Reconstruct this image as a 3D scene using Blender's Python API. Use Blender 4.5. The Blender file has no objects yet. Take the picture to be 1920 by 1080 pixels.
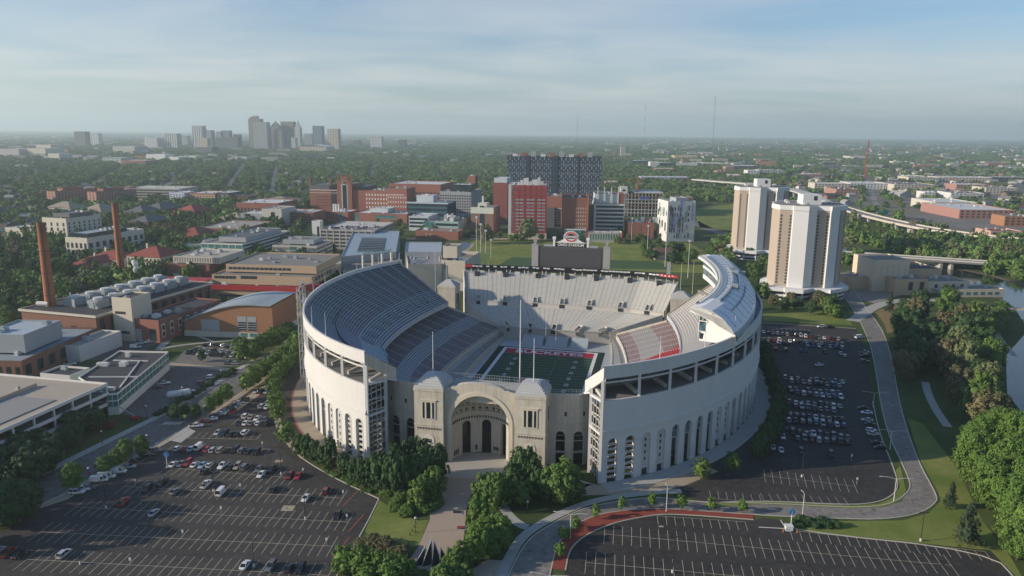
import bpy, bmesh, math, random
from mathutils import Vector, Matrix
R = math.radians
rnd = random.Random(7)
scene = bpy.context.scene
COL = scene.collection

# ---------------------------------------------------------------- survey: lens model used to turn map positions into metres
FPX, CAMH, YH, ROLL = 1400.0, 115.0, 248.0, R(-0.54)
PITCH = math.atan((540 - YH) / FPX)
def ray(px, py):
    u, v = px - 960, py - 540
    c, s = math.cos(ROLL), math.sin(ROLL)
    u, v = c*u + s*v, -s*u + c*v
    return Vector((u, FPX*math.cos(PITCH) - v*math.sin(PITCH), -FPX*math.sin(PITCH) - v*math.cos(PITCH)))
def G(px, py, z=0.0):
    r = ray(px, py); t = (z - CAMH)/r.z
    return Vector((r.x*t, r.y*t, z))
def AtY(px, py, D):
    r = ray(px, py); t = D/r.y
    return Vector((r.x*t, D, CAMH + r.z*t))
def proj(p):
    x, y, z = p[0], p[1], p[2] - CAMH
    d = y*math.cos(PITCH) - z*math.sin(PITCH)
    v = (-z*math.cos(PITCH) - y*math.sin(PITCH))/d*FPX; u = x/d*FPX
    c, s = math.cos(ROLL), math.sin(ROLL)
    return (960 + c*u - s*v, 540 + s*u + c*v)

# ---------------------------------------------------------------- objects
def tag(o, label=None, cat=None, group=None, kind=None):
    if label: o['label'] = label
    if cat: o['category'] = cat
    if group: o['group'] = group
    if kind: o['kind'] = kind
    return o
def empty(name, loc=(0,0,0), rz=0.0, label=None, cat=None, group=None):
    o = bpy.data.objects.new(name, None); COL.objects.link(o)
    o.location = loc; o.rotation_euler = (0, 0, rz); o.empty_display_size = 1
    return tag(o, label, cat, group)
def link(name, me, parent=None, loc=None, rz=None, scale=None):
    o = bpy.data.objects.new(name, me); COL.objects.link(o)
    if parent: o.parent = parent
    if loc is not None: o.location = loc
    if rz is not None: o.rotation_euler = (0, 0, rz)
    if scale is not None: o.scale = scale
    return o
def clone(o, parent=None, loc=None, rz=None):
    c = o.copy(); COL.objects.link(c)
    if parent: c.parent = parent
    if loc is not None: c.location = loc
    if rz is not None: c.rotation_euler = (0, 0, rz)
    for ch in list(o.children): clone(ch, c)
    return c

class MB:
    """collects faces; build() links ONE mesh object"""
    def __init__(s): s.v=[]; s.f=[]; s.m=[]; s.uv=[]
    def face(s, pts, m=0, uv=None):
        n=len(s.v); s.v += [tuple(p) for p in pts]; s.f.append(tuple(range(n, n+len(pts)))); s.m.append(m)
        s.uv.append(uv if uv else [(0,0)]*len(pts))
    def box(s, x0,y0,z0,x1,y1,z1,m=0,bottom=False):
        a=[(x0,y0),(x1,y0),(x1,y1),(x0,y1)]
        for i in range(4):
            p,q=a[i],a[(i+1)%4]; s.face([(p[0],p[1],z0),(q[0],q[1],z0),(q[0],q[1],z1),(p[0],p[1],z1)],m)
        s.face([(x,y,z1) for x,y in a],m)
        if bottom: s.face([(x,y,z0) for x,y in reversed(a)],m)
    def prism(s, poly, z0, z1, m=0, top=True, bottom=False):
        n=len(poly)
        for i in range(n):
            p,q=poly[i],poly[(i+1)%n]; s.face([(p[0],p[1],z0),(q[0],q[1],z0),(q[0],q[1],z1),(p[0],p[1],z1)],m)
        if top: s.face([(p[0],p[1],z1) for p in poly],m)
        if bottom: s.face([(p[0],p[1],z0) for p in reversed(poly)],m)
    def bar(s, a, b, w, h=None, m=0):
        """square bar from a to b"""
        h = h or w; a=Vector(a); b=Vector(b); d=(b-a)
        if d.length < 1e-6: return
        d.normalize(); up=Vector((0,0,1)) if abs(d.z)<.95 else Vector((1,0,0))
        x=d.cross(up).normalized()*(w/2); y=x.cross(d).normalized()*(h/2)
        A=[a-x-y,a+x-y,a+x+y,a-x+y]; B=[p+(b-a) for p in A]
        for i in range(4): s.face([A[i],A[(i+1)%4],B[(i+1)%4],B[i]],m)
        s.face(A[::-1],m); s.face(B,m)
    def tube(s, a, b, r0, r1=None, n=8, m=0, cap=True):
        r1 = r0 if r1 is None else r1; a=Vector(a); b=Vector(b); d=(b-a).normalized()
        up=Vector((0,0,1)) if abs(d.z)<.95 else Vector((1,0,0))
        x=d.cross(up).normalized(); y=d.cross(x).normalized()
        A=[]; B=[]
        for i in range(n):
            t=2*math.pi*i/n; e=x*math.cos(t)+y*math.sin(t); A.append(a+e*r0); B.append(b+e*r1)
        for i in range(n): s.face([A[(i+1)%n],A[i],B[i],B[(i+1)%n]],m)
        if cap: s.face(B[::-1],m); s.face(A,m)
    def grid(s, rows, m=0, uvs=None, closed=False):
        """rows: list of lists of points, faces between neighbours"""
        base=len(s.v); nc=len(rows[0])
        for r in rows: s.v += [tuple(p) for p in r]
        for i in range(len(rows)-1):
            for j in range(nc-1+(1 if closed else 0)):
                k=(j+1)%nc
                s.f.append((base+i*nc+j, base+i*nc+k, base+(i+1)*nc+k, base+(i+1)*nc+j)); s.m.append(m)
                s.uv.append([uvs[i][j],uvs[i][k],uvs[i+1][k],uvs[i+1][j]] if uvs else [(0,0)]*4)
    def mesh(s, name, mats, smooth=False):
        me=bpy.data.meshes.new(name); me.from_pydata(s.v,[],s.f)
        for mm in (mats if isinstance(mats,(list,tuple)) else [mats]): me.materials.append(mm)
        me.polygons.foreach_set('material_index', s.m)
        uvl=me.uv_layers.new(name='UVMap'); flat=[c for fu in s.uv for p in fu for c in p]
        uvl.data.foreach_set('uv', flat)
        if smooth: me.polygons.foreach_set('use_smooth',[True]*len(me.polygons))
        me.update(); return me
    def build(s, name, mats, parent=None, smooth=False, loc=None, rz=None):
        return link(name, s.mesh(name, mats, smooth), parent, loc, rz)

# ---------------------------------------------------------------- materials
class NT:
    def __init__(s, name):
        s.mat=bpy.data.materials.new(name); s.mat.use_nodes=True; s.t=s.mat.node_tree; s.n=s.t.nodes; s.l=s.t.links
        s.b=s.n['Principled BSDF']
    def add(s, typ, **kw):
        n=s.n.new(typ)
        for k,v in kw.items(): setattr(n,k,v)
        return n
    def mix(s, fac, a, b, mode='MIX'):
        n=s.n.new('ShaderNodeMix'); n.data_type='RGBA'; n.blend_type=mode
        for sock,val in ((n.inputs[0],fac),(n.inputs[6],a),(n.inputs[7],b)):
            if hasattr(val,'links'): s.l.new(val,sock)
            elif isinstance(val,(int,float)): sock.default_value=val
            else: sock.default_value=(*val[:3],1)
        return n.outputs[2]
    def math(s, op, a, b=0.0):
        n=s.n.new('ShaderNodeMath'); n.operation=op
        for sock,val in ((n.inputs[0],a),(n.inputs[1],b)):
            if hasattr(val,'links'): s.l.new(val,sock)
            else: sock.default_value=val
        return n.outputs[0]
    def noise(s, scale, detail=4, rough=.6, coord='Object', w=None):
        tc=s.add('ShaderNodeTexCoord'); n=s.add('ShaderNodeTexNoise'); n.inputs['Scale'].default_value=scale
        n.inputs['Detail'].default_value=detail; n.inputs['Roughness'].default_value=rough
        if w:
            mp=s.add('ShaderNodeMapping'); mp.inputs['Scale'].default_value=w; s.l.new(tc.outputs[coord],mp.inputs[0]); s.l.new(mp.outputs[0],n.inputs['Vector'])
        else: s.l.new(tc.outputs[coord],n.inputs['Vector'])
        return n.outputs['Fac']
    def ramp(s, fac, stops, interp='LINEAR'):
        n=s.add('ShaderNodeValToRGB'); n.color_ramp.interpolation=interp
        e=n.color_ramp.elements
        while len(e)<len(stops): e.new(1.0)
        for el,(p,c) in zip(e,stops): el.position=p; el.color=(*c[:3],1) if not isinstance(c,(int,float)) else (c,c,c,1)
        s.l.new(fac,n.inputs[0]); return n.outputs[0]
    def uv(s):
        n=s.add('ShaderNodeTexCoord'); x=s.add('ShaderNodeSeparateXYZ'); s.l.new(n.outputs['UV'],x.inputs[0]); return x.outputs[0],x.outputs[1]
    def done(s, col, rough=.8, spec=.3, bump=None, bumpd=.1):
        if hasattr(col,'links'): s.l.new(col,s.b.inputs['Base Color'])
        else: s.b.inputs['Base Color'].default_value=(*col[:3],1)
        s.b.inputs['Roughness'].default_value=rough; s.b.inputs['Specular IOR Level'].default_value=spec
        if bump is not None:
            n=s.add('ShaderNodeBump'); n.inputs['Distance'].default_value=bumpd; s.l.new(bump,n.inputs['Height']); s.l.new(n.outputs[0],s.b.inputs['Normal'])
        return s.mat
def sc(c,k): return tuple(min(1,x*k) for x in c)
_mats={}
def M(name, col, rough=.8, var=.18, scale=.25, spec=.3, fine=3.0, streak=False, metal=0):
    """weathered plain material: two sizes of blotches; streak = rain streaks down a wall"""
    if name in _mats: return _mats[name]
    t=NT(name)
    a=t.noise(scale,5); c=t.mix(a, sc(col,1-var*1.6), sc(col,1+var*1.3))
    b=t.noise(fine,3); c=t.mix(t.ramp(b,[(.35,0.0),(.7,1.0)]), c, sc(col,1-var*.5)) if False else t.mix(.5, c, t.mix(b, sc(col,1-var), sc(col,1+var)))
    if streak:
        s2=t.noise(1.0,4,.7,w=(1.1,1.1,.06)); c=t.mix(t.ramp(s2,[(.45,0.0),(.75,.55)]), c, sc(col,.55))
    t.b.inputs['Metallic'].default_value=metal
    _mats[name]=t.done(c,rough,spec); return _mats[name]
def glass(name, col=(.02,.028,.035), rough=.12, spec=.6):
    if name in _mats: return _mats[name]
    t=NT(name); a=t.noise(.35,2); _mats[name]=t.done(t.mix(t.ramp(a,[(.35,0.0),(.65,1.0)]),sc(col,.6),sc(col,1.7)),rough,spec); return _mats[name]
GLASS=glass('window_glass'); GLASSB=glass('blue_glass',(.05,.10,.12)); GLASST=glass('teal_glass',(.07,.17,.16))
WHITE=M('white_paint',(.72,.71,.68),.6,.05); CONC=M('concrete',(.42,.40,.36),.85,.16,streak=True); CONCL=M('light_concrete',(.55,.52,.46),.85,.12)
DARK=M('dark_metal',(.035,.036,.04),.5,.2); STEEL=M('galvanised_steel',(.36,.38,.39),.45,.12); BRICK=M('red_brick',(.29,.12,.085),.85,.18)
BRICK2=M('brown_brick',(.22,.11,.075),.85,.18); BRICKO=M('orange_brick',(.34,.165,.09),.85,.14); TAN=M('tan_brick',(.52,.38,.245),.85,.10)
GRAVEL=M('roof_gravel',(.24,.225,.20),.9,.25); TAR=M('black_roof_membrane',(.06,.06,.062),.85,.3); ROOFW=M('white_roof_membrane',(.62,.61,.58),.8,.12)
SLATE=M('slate_roof',(.13,.135,.135),.75,.2); TILE=M('red_tile_roof',(.28,.075,.05),.75,.2); COPPER=M('grey_metal_roof',(.30,.34,.36),.5,.1)
RED=M('red_paint',(.42,.03,.035),.55,.12)

# ---------------------------------------------------------------- camera, light, air
cd=bpy.data.cameras.new('camera'); cam=bpy.data.objects.new('camera',cd); COL.objects.link(cam); scene.camera=cam
cd.sensor_width=36; cd.lens=36*FPX/1920; cd.clip_start=1; cd.clip_end=60000
cam.matrix_world=Matrix.Translation((0,0,CAMH)) @ Matrix.Rotation(math.pi/2-PITCH,4,'X') @ Matrix.Rotation(-ROLL,4,'Z')
SUN_EL=R(18.2); SUN_D=Vector((-.985,-.172,0)).normalized()
sl=bpy.data.lights.new('sun','SUN'); so=bpy.data.objects.new('sun',sl); COL.objects.link(so)
sl.energy=5.0; sl.angle=R(.5); sl.color=(1,.87,.70)
so.rotation_euler=(-Vector((SUN_D.x*math.cos(SUN_EL),SUN_D.y*math.cos(SUN_EL),math.sin(SUN_EL)))).to_track_quat('-Z','Y').to_euler()
w=bpy.data.worlds.new('World'); scene.world=w; w.use_nodes=True; wt=w.node_tree; bg=wt.nodes['Background']
sky=wt.nodes.new('ShaderNodeTexSky'); sky.sky_type='NISHITA'; sky.sun_disc=False; sky.sun_elevation=SUN_EL
sky.sun_rotation=math.atan2(SUN_D.x,SUN_D.y); sky.altitude=200; sky.air_density=1.15; sky.dust_density=.7; sky.ozone_density=6.0
# thin cirrus: noise on the direction projected to a cloud deck
def wn(t,**k):
    n=wt.nodes.new(t)
    for a,b in k.items(): setattr(n,a,b)
    return n
tc=wn('ShaderNodeTexCoord'); sx=wn('ShaderNodeSeparateXYZ'); wt.links.new(tc.outputs['Generated'],sx.inputs[0])
mz=wn('ShaderNodeMath',operation='MAXIMUM'); mz.inputs[1].default_value=.0; wt.links.new(sx.outputs[2],mz.inputs[0])
az=wn('ShaderNodeMath',operation='ADD'); az.inputs[1].default_value=.075; wt.links.new(mz.outputs[0],az.inputs[0])
cb=wn('ShaderNodeCombineXYZ')
for i in (0,1):
    dv=wn('ShaderNodeMath',operation='DIVIDE'); wt.links.new(sx.outputs[i],dv.inputs[0]); wt.links.new(az.outputs[0],dv.inputs[1]); wt.links.new(dv.outputs[0],cb.inputs[i])
mp=wn('ShaderNodeMapping'); mp.inputs['Rotation'].default_value=(0,0,R(24)); mp.inputs['Scale'].default_value=(.6,.85,1); mp.inputs['Location'].default_value=(3.1,.35,0)
wt.links.new(cb.outputs[0],mp.inputs[0])
n1=wn('ShaderNodeTexNoise'); n1.inputs['Scale'].default_value=.85; n1.inputs['Detail'].default_value=7; n1.inputs['Roughness'].default_value=.56; n1.inputs['Distortion'].default_value=.5
wt.links.new(mp.outputs[0],n1.inputs['Vector'])
r1=wn('ShaderNodeValToRGB'); r1.color_ramp.elements[0].position=.33; r1.color_ramp.elements[1].position=.74
r1.color_ramp.elements[0].color=(.16,.16,.16,1); r1.color_ramp.elements[1].color=(.86,.86,.86,1); wt.links.new(n1.outputs['Fac'],r1.inputs[0])
# the cirrus lies low over the horizon and thins out overhead
rz=wn('ShaderNodeValToRGB'); e=rz.color_ramp.elements; e[0].position=.0; e[0].color=(.9,.9,.9,1); e[1].position=.42; e[1].color=(.0,.0,.0,1); q=e.new(.075); q.color=(1,1,1,1); q=e.new(.13); q.color=(.62,.62,.62,1); q=e.new(.24); q.color=(.45,.45,.45,1)
wt.links.new(sx.outputs[2],rz.inputs[0]); cm=wn('ShaderNodeMath',operation='MULTIPLY'); wt.links.new(r1.outputs[0],cm.inputs[0]); wt.links.new(rz.outputs[0],cm.inputs[1])
mx=wn('ShaderNodeMix',data_type='RGBA'); wt.links.new(cm.outputs[0],mx.inputs[0]); wt.links.new(sky.outputs[0],mx.inputs[6]); mx.inputs[7].default_value=(5.7,5.6,5.45,1)
wt.links.new(mx.outputs[2],bg.inputs[0]); bg.inputs[1].default_value=.125
vs=scene.view_settings; vs.view_transform='Standard'; vs.look='None'; vs.exposure=0.2; vs.gamma=1
cy=scene.cycles; cy.max_bounces=6; cy.diffuse_bounces=3; cy.glossy_bounces=2; cy.transparent_max_bounces=6; cy.volume_bounces=1; cy.use_denoising=True
try: cy.denoiser='OPENIMAGEDENOISE'
except Exception: pass

# air over the whole scene
hz=MB(); hz.box(-30000,-3000,-5,30000,27000,520,bottom=True)
hm=bpy.data.materials.new('haze'); hm.use_nodes=True; ht=hm.node_tree; ht.nodes.clear()
ho=ht.nodes.new('ShaderNodeOutputMaterial'); hv=ht.nodes.new('ShaderNodeVolumePrincipled'); hv.inputs['Color'].default_value=(.80,.94,.98,1)
hv.inputs['Density'].default_value=9.5e-5; hv.inputs['Anisotropy'].default_value=.25; ht.links.new(hv.outputs[0],ho.inputs['Volume'])
tag(hz.build('haze',hm),kind='stuff')
# ================================================================ STADIUM (local frame: x across, y along the axis away from the gate)
AX=R(11.5); SO=Vector((-10.5,247.0,0))
cA,sA=math.cos(AX),math.sin(AX)
def SL(t,s,z=0): return Vector((SO.x+cA*t+sA*s, SO.y-sA*t+cA*s, z))
ST=empty('stadium',SO,-AX,'huge white horseshoe football stadium with arched outer walls and tiered seats','stadium')
T0=2.5     # bowl centre
def curve(a,b,b2,sc_,side,s0,s1,n,t0=0.0,d=0.0):
    """ellipse-like plan curve from s0 to s1, n points evenly spaced"""
    pts=[]; N=400
    for i in range(N+1):
        # ease near the front where the curve turns
        f=i/N; s=s0+(s1-s0)*(f**1.6)
        bb=(b-d) if s<sc_ else b2
        k=(s-sc_)/bb; k=max(-1,min(1,k)); pts.append((t0+side*(a-d)*math.sqrt(max(0,1-k*k)),s))
    L=[0]
    for p,q in zip(pts,pts[1:]): L.append(L[-1]+math.hypot(q[0]-p[0],q[1]-p[1]))
    out=[]; j=0
    for i in range(n):
        l=L[-1]*i/(n-1)
        while j<N-1 and L[j+1]<l: j+=1
        f=(l-L[j])/max(1e-9,L[j+1]-L[j]); p,q=pts[j],pts[j+1]
        out.append((p[0]+(q[0]-p[0])*f, p[1]+(q[1]-p[1])*f))
    return out, L[-1]
class Plan:
    """arc-length lookup on the outer wall"""
    def __init__(s,side):
        s.side=side; s.p,s.L=curve(105,134.6,112,116,side,-6.9 if side>0 else -9.0,172,700); s.n=len(s.p)
    def at(s,u,d=0.0):
        f=max(0,min(s.n-1.001,u/s.L*(s.n-1))); i=int(f); g=f-i
        a,b=s.p[i],s.p[i+1]; x=a[0]+(b[0]-a[0])*g; y=a[1]+(b[1]-a[1])*g
        tx,ty=b[0]-a[0],b[1]-a[1]; l=math.hypot(tx,ty); nx,ny=-ty/l*s.side*-1,tx/l*s.side*-1   # outward
        if nx*x<0 and abs(x)>60: nx,ny=-nx,-ny
        return (x-nx*d, y-ny*d)          # d inward
WALLW=NT('stadium_white_wall')
_a=WALLW.noise(.12,5); _s=WALLW.noise(1,4,.7,w=(.9,.9,.05)); _c=WALLW.mix(_a,(.575,.56,.535),(.655,.64,.61)); _c=WALLW.mix(WALLW.ramp(_s,[(.50,0.0),(.76,.32)]),_c,(.46,.44,.405))
WALLW=WALLW.done(_c,.75)
OLDC=NT('old_stadium_concrete')
_a=OLDC.noise(.35,6,.65); _s=OLDC.noise(1,5,.7,w=(.8,.8,.05)); _c=OLDC.mix(_a,(.42,.38,.305),(.68,.62,.515)); _c=OLDC.mix(OLDC.ramp(_s,[(.47,0.0),(.72,.6)]),_c,(.27,.24,.195))
OLDC=OLDC.done(_c,.9)
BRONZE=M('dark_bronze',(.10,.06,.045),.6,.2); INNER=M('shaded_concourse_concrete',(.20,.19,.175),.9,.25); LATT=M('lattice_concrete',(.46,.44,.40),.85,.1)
ROOFST=M('stepped_roof_stone',(.50,.50,.485),.8,.08)
BAY=6.75; AW=1.8; ASP=13.8
def wall_side(side):
    P=Plan(side); nb=int((P.L-4.2)/BAY)
    def pt(u,z,d=0.0): x,y=P.at(u,d); return (x,y,z)
    mb=MB(); ue=0.0
    def quad(u0,u1,z0,z1,d=0.0,m=0): 
        n=max(1,int((u1-u0)/3.4))
        for i in range(n):
            a=u0+(u1-u0)*i/n; b=u0+(u1-u0)*(i+1)/n
            mb.face([pt(a,z0,d),pt(b,z0,d),pt(b,z1,d),pt(a,z1,d)],m)
    bays=[]
    for i in range(nb):
        c=4.2+BAY*i; u0=0 if i==0 else c-BAY/2; u1=c+BAY/2 if i<nb-1 else P.L; bays.append(c)
        quad(u0,c-AW,0,18); quad(c+AW,u1,0,18)
        arc=[(c-AW*math.cos(math.pi*k/8), ASP+AW*math.sin(math.pi*k/8)) for k in range(9)]
        for k in range(8):
            (a,za),(b,zb)=arc[k],arc[k+1]
            mb.face([pt(a,za),pt(b,zb),pt(b,18),pt(a,18)])
            mb.face([pt(a,za),pt(b,zb),pt(b,zb,1.3),pt(a,za,1.3)])       # intrados
        for e in (-1,1): mb.face([pt(c+e*AW,0),pt(c+e*AW,ASP),pt(c+e*AW,ASP,1.3),pt(c+e*AW,0,1.3)])
        # raised archivolt
        ar2=[(c-(AW+.35)*math.cos(math.pi*k/8), ASP+(AW+.35)*math.sin(math.pi*k/8)) for k in range(9)]
        for k in range(8):
            mb.face([pt(*arc[k],-.10),pt(*arc[k+1],-.10),pt(*ar2[k+1],-.10),pt(*ar2[k],-.10)])
            mb.face([pt(*ar2[k],-.10),pt(*ar2[k+1],-.10),pt(*ar2[k+1],0),pt(*ar2[k],0)])
        for e in (-1,1):
            mb.face([pt(c+e*AW,.4,-.10),pt(c+e*(AW+.35),.4,-.10),pt(c+e*(AW+.35),ASP,-.10),pt(c+e*AW,ASP,-.10)])
    N=90; us=[P.L*i/N for i in range(N+1)]
    prof=[(0,18),(-.45,18.05),(-.45,18.7),(-.2,18.75),(-.2,19.5),(0.0,19.55),(0,29),(.8,29.02)]
    mb.grid([[pt(u,z,d) for u in us] for d,z in prof])
    mb.grid([[pt(u,z,d) for u in us] for d,z in [(.8,36.6),(0,36.6),(-.02,41.0),(.7,41.05),(.7,38.6)]])
    mb.build('outer_wall',WALLW,ST)
    # gallery floor, inner ring wall, concourse
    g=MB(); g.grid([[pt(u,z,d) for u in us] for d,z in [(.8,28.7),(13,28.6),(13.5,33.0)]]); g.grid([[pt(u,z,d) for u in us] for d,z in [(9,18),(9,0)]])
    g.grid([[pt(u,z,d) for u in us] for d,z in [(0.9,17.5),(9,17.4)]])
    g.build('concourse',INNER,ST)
    # gallery posts and raker beams
    k=0
    while True:
        u=.5+13.5*k
        if u>P.L: break
        p=MB(); p.bar(pt(u,28.7,.45),pt(u,36.9,.45),.95); p.build('gallery_post',WALLW,ST)
        if k%1==0:
            r=MB(); r.bar(pt(u+.8,29.4,3.0),pt(u+1.6,31.0,12.5),.9,1.3); r.build('raker_beam',LATT,ST)
        k+=1
    b=MB(); b.grid([[pt(u,z,d) for u in us] for d,z in [(.35,34.9),(.35,35.4),(.75,35.4),(.75,34.9)]]); b.build('gallery_rail',WALLW,ST)
    # bay infill, each its own part
    for i,c in enumerate(bays):
        f=MB(); typ='lattice' if i<2 else 'blind' if i in (2,3) or (i>=8 and i%6 in (2,3)) else 'open'
        zt=ASP+AW
        if typ=='blind':
            f.face([pt(c-AW,.0,.5),pt(c+AW,.0,.5),pt(c+AW,zt,.5),pt(c-AW,zt,.5)])
            o=f.build('arch_panel',M('arch_panel_concrete',(.50,.485,.45),.85,.12),ST)
            for z in (5.2,7.6,10.0,12.2):
                q=MB(); q.face([pt(c-.32,z,.44),pt(c+.32,z,.44),pt(c+.32,z+1.25,.44),pt(c-.32,z+1.25,.44)]); q.build('slit_window',GLASS,o)
            q=MB(); q.face([pt(c-1.0,.1,.42),pt(c+1.0,.1,.42),pt(c+1.0,2.3,.42),pt(c-1.0,2.3,.42)]); q.build('door',DARK,o)
            q=MB(); q.bar(pt(c-1.7,2.9,.2),pt(c,3.6,.2),.5,.35); q.bar(pt(c,3.6,.2),pt(c+1.7,2.9,.2),.5,.35); q.build('door_hood',WALLW,o)
        elif typ=='lattice':
            for z in (1.6,3.6,5.6,7.6,9.6,11.6,13.4): f.bar(pt(c-AW,z,1.0),pt(c+AW,z-.35,1.0),.5,.75)
            for z in (2.4,6.4,10.4): f.bar(pt(c-AW,z,3.5),pt(c+AW,z+1.4,3.5),.5,.5)
            f.build('stair_lattice',LATT,ST)
        else:
            # glazed lunette with a frame above a dark opening
            f.face([pt(c-AW,10.6,.9),pt(c+AW,10.6,.9),pt(c+AW,zt,.9),pt(c-AW,zt,.9)],1)
            f.bar(pt(c-AW,10.6,.8),pt(c+AW,10.6,.8),.3,.35); f.bar(pt(c-AW,13,.82),pt(c+AW,13,.82),.12); f.bar(pt(c,10.6,.82),pt(c,zt,.82),.12)
            f.build('arch_window',[LATT,GLASSB],ST)
            f=MB(); f.bar(pt(c-AW,3.1,2.2),pt(c+AW,3.1,2.2),.18,.25); f.build('guard_rail',LATT,ST)
    # raked end wall with its stair lattice frame
    if True:
        x0,y0=P.at(0); nx,ny=P.at(0,1.0); nx-=x0; ny-=y0
        Ln=14.5; E=lambda l,z,o=0.0:(x0+nx*l + ny*o*side*-1, y0+ny*l - nx*o*side*-1, z)
        e=MB(); zz=lambda l: 40.5-.62*l
        e.face([E(0,36.2),E(Ln,zz(Ln)-4.6),E(Ln,zz(Ln)),E(0,40.5)]); e.face([E(0,36.2,-1),E(Ln,zz(Ln)-4.6,-1),E(Ln,zz(Ln),-1),E(0,40.5,-1)])
        e.face([E(0,40.5),E(Ln,zz(Ln)),E(Ln,zz(Ln),-1),E(0,40.5,-1)]); e.face([E(Ln,zz(Ln)-4.6),E(Ln,zz(Ln)),E(Ln,zz(Ln),-1),E(Ln,zz(Ln)-4.6,-1)]); e.face([E(0,36.2),E(Ln,zz(Ln)-4.6),E(Ln,zz(Ln)-4.6,-1),E(0,36.2,-1)])
        e.build('raked_parapet',WALLW if side>0 else OLDC,ST)
        q=MB()
        for l in (.55,9.2): q.bar(E(l,0),E(l,zz(l)-4.3),1.0)
        q.bar(E(.5,29),E(9.2,28.3),1.0,.8); q.bar(E(.5,17.3),E(9.2,17.3),.9,.8); q.bar(E(9.2,29),E(Ln,27),.8,.7)
        q.build('corner_frame',WALLW,ST)
        q=MB()
        for z in range(1,27,2):
            q.bar(E(.8,z,-.3),E(9,z+(.7 if z%4==1 else -.7),-.3),.28,.45)
            if z%4==1: q.bar(E(1,z,-2.6),E(9,z+1.5,-2.6),.4,.6)
        for l in (2.7,4.9,7.0): q.bar(E(l,0,-.1),E(l,28,-.1),.28)
        q.build('stair_lattice',LATT,ST)
    return P
PE=wall_side(-1); PW=wall_side(1)

# ---------------------------------------------------------------- seating decks
def seat_mat(name, bench, gap, zones=None, aisle=(.34,.34,.33), aisle_w=9.5, aw=1.0, patch=None):
    t=NT(name); u,v=t.uv()
    fr=t.math('FRACT',v); row=t.math('GREATER_THAN',fr,.42)
    a=t.noise(.5,4,.7); b=bench
    if zones: 
        vn=t.add('ShaderNodeAttribute'); vn.attribute_name='vfrac'; 
        b=t.ramp(vn.outputs['Fac'],zones,'CONSTANT')
    if patch: b=patch(t,u,b)
    b=t.mix(t.math('MULTIPLY',a,.5),b,(.30,.29,.28))
    c=t.mix(row,gap,b)
    fu=t.math('FRACT',t.math('DIVIDE',u,aisle_w)); ai=t.math('LESS_THAN',fu,aw/aisle_w)
    c=t.mix(ai,c,aisle)
    return t.done(c,.7)
def deck(name, inner, outer, zi, zo, n, mat, u0=None, u1=None, M_=110, riser_top=True):
    """stepped tiers between two plan curves; v=0 at the inner edge"""
    verts=[]; uvs=[]; faces=[]; vf=[]
    ci,co=inner,outer
    def P(v,u):
        i=u*(len(ci)-1); k=min(int(i),len(ci)-2); g=i-k
        a=[ci[k][j]+(ci[k+1][j]-ci[k][j])*g for j in (0,1)]
        i=u*(len(co)-1); k=min(int(i),len(co)-2); g=i-k
        b=[co[k][j]+(co[k+1][j]-co[k][j])*g for j in (0,1)]
        return a[0]+(b[0]-a[0])*v, a[1]+(b[1]-a[1])*v
    Lm=sum(math.hypot(q[0]-p[0],q[1]-p[1]) for p,q in zip(co,co[1:]))
    mb=MB(); vfr=[]
    for r in range(n):
        va,vb=r/n,(r+1)/n; vm=(va+vb)/2
        a=u0(vm) if u0 else 0; b=u1(vm) if u1 else 1
        m=max(2,int(M_*(b-a))); us=[a+(b-a)*j/m for j in range(m+1)]
        z1=zi+(zo-zi)*(r+1)/n; z0=zi+(zo-zi)*r/n
        rows=[[(*P(va,u),z0) for u in us],[(*P(va,u),z1) for u in us],[(*P(vb,u),z1) for u in us]]
        uv=[[(u*Lm,r+.02) for u in us],[(u*Lm,r+.4) for u in us],[(u*Lm,r+.98) for u in us]]
        nf=len(mb.f); mb.grid(rows,0,uv); vfr += [vm]*(len(mb.f)-nf)
    me=mb.mesh(name,mat); at=me.attributes.new('vfrac','FLOAT','FACE'); at.data.foreach_set('value',vfr)
    return link(name,me,ST)
def resample(pts,n=60):
    L=[0]
    for p,q in zip(pts,pts[1:]): L.append(L[-1]+math.hypot(q[0]-p[0],q[1]-p[1]))
    out=[];j=0
    for i in range(n):
        l=L[-1]*i/(n-1)
        while j<len(L)-2 and L[j+1]<l: j+=1
        f=(l-L[j])/max(1e-9,L[j+1]-L[j]); out.append(tuple(pts[j][k]+(pts[j+1][k]-pts[j][k])*f for k in (0,1)))
    return out
# plan curves
def cv(a,b,b2,sc_,side,s0,s1,t0=T0,n=160): return curve(a,b,b2,sc_,side,s0,s1,n,t0)[0]
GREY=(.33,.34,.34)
mC_E=seat_mat('upper_deck_seats_east',GREY,(.07,.08,.09),[(0,(.55,.59,.61)),(.34,(.37,.32,.37)),(.62,(.28,.32,.31))])  # mauve and blue-grey: faded scarlet and grey seats, shade put into the colours
def red_patch(t,u,b):
    m=t.math('GREATER_THAN',t.math('SUBTRACT',155.0,u),0.0)
    return b
mB_E=seat_mat('lower_deck_seats_east',GREY,(.11,.11,.115),[(0,(.27,.20,.22)),(.36,(.50,.54,.55)),(.62,(.18,.145,.17))])  # east lower seats, the stand's bluish shade painted into the band colours
mA=seat_mat('field_side_seats',(.45,.45,.42),(.13,.13,.12),aisle_w=8.0)
mC_W=seat_mat('upper_deck_seats_west',(.60,.56,.52),(.38,.36,.33),aisle=(.48,.46,.43))
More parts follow.
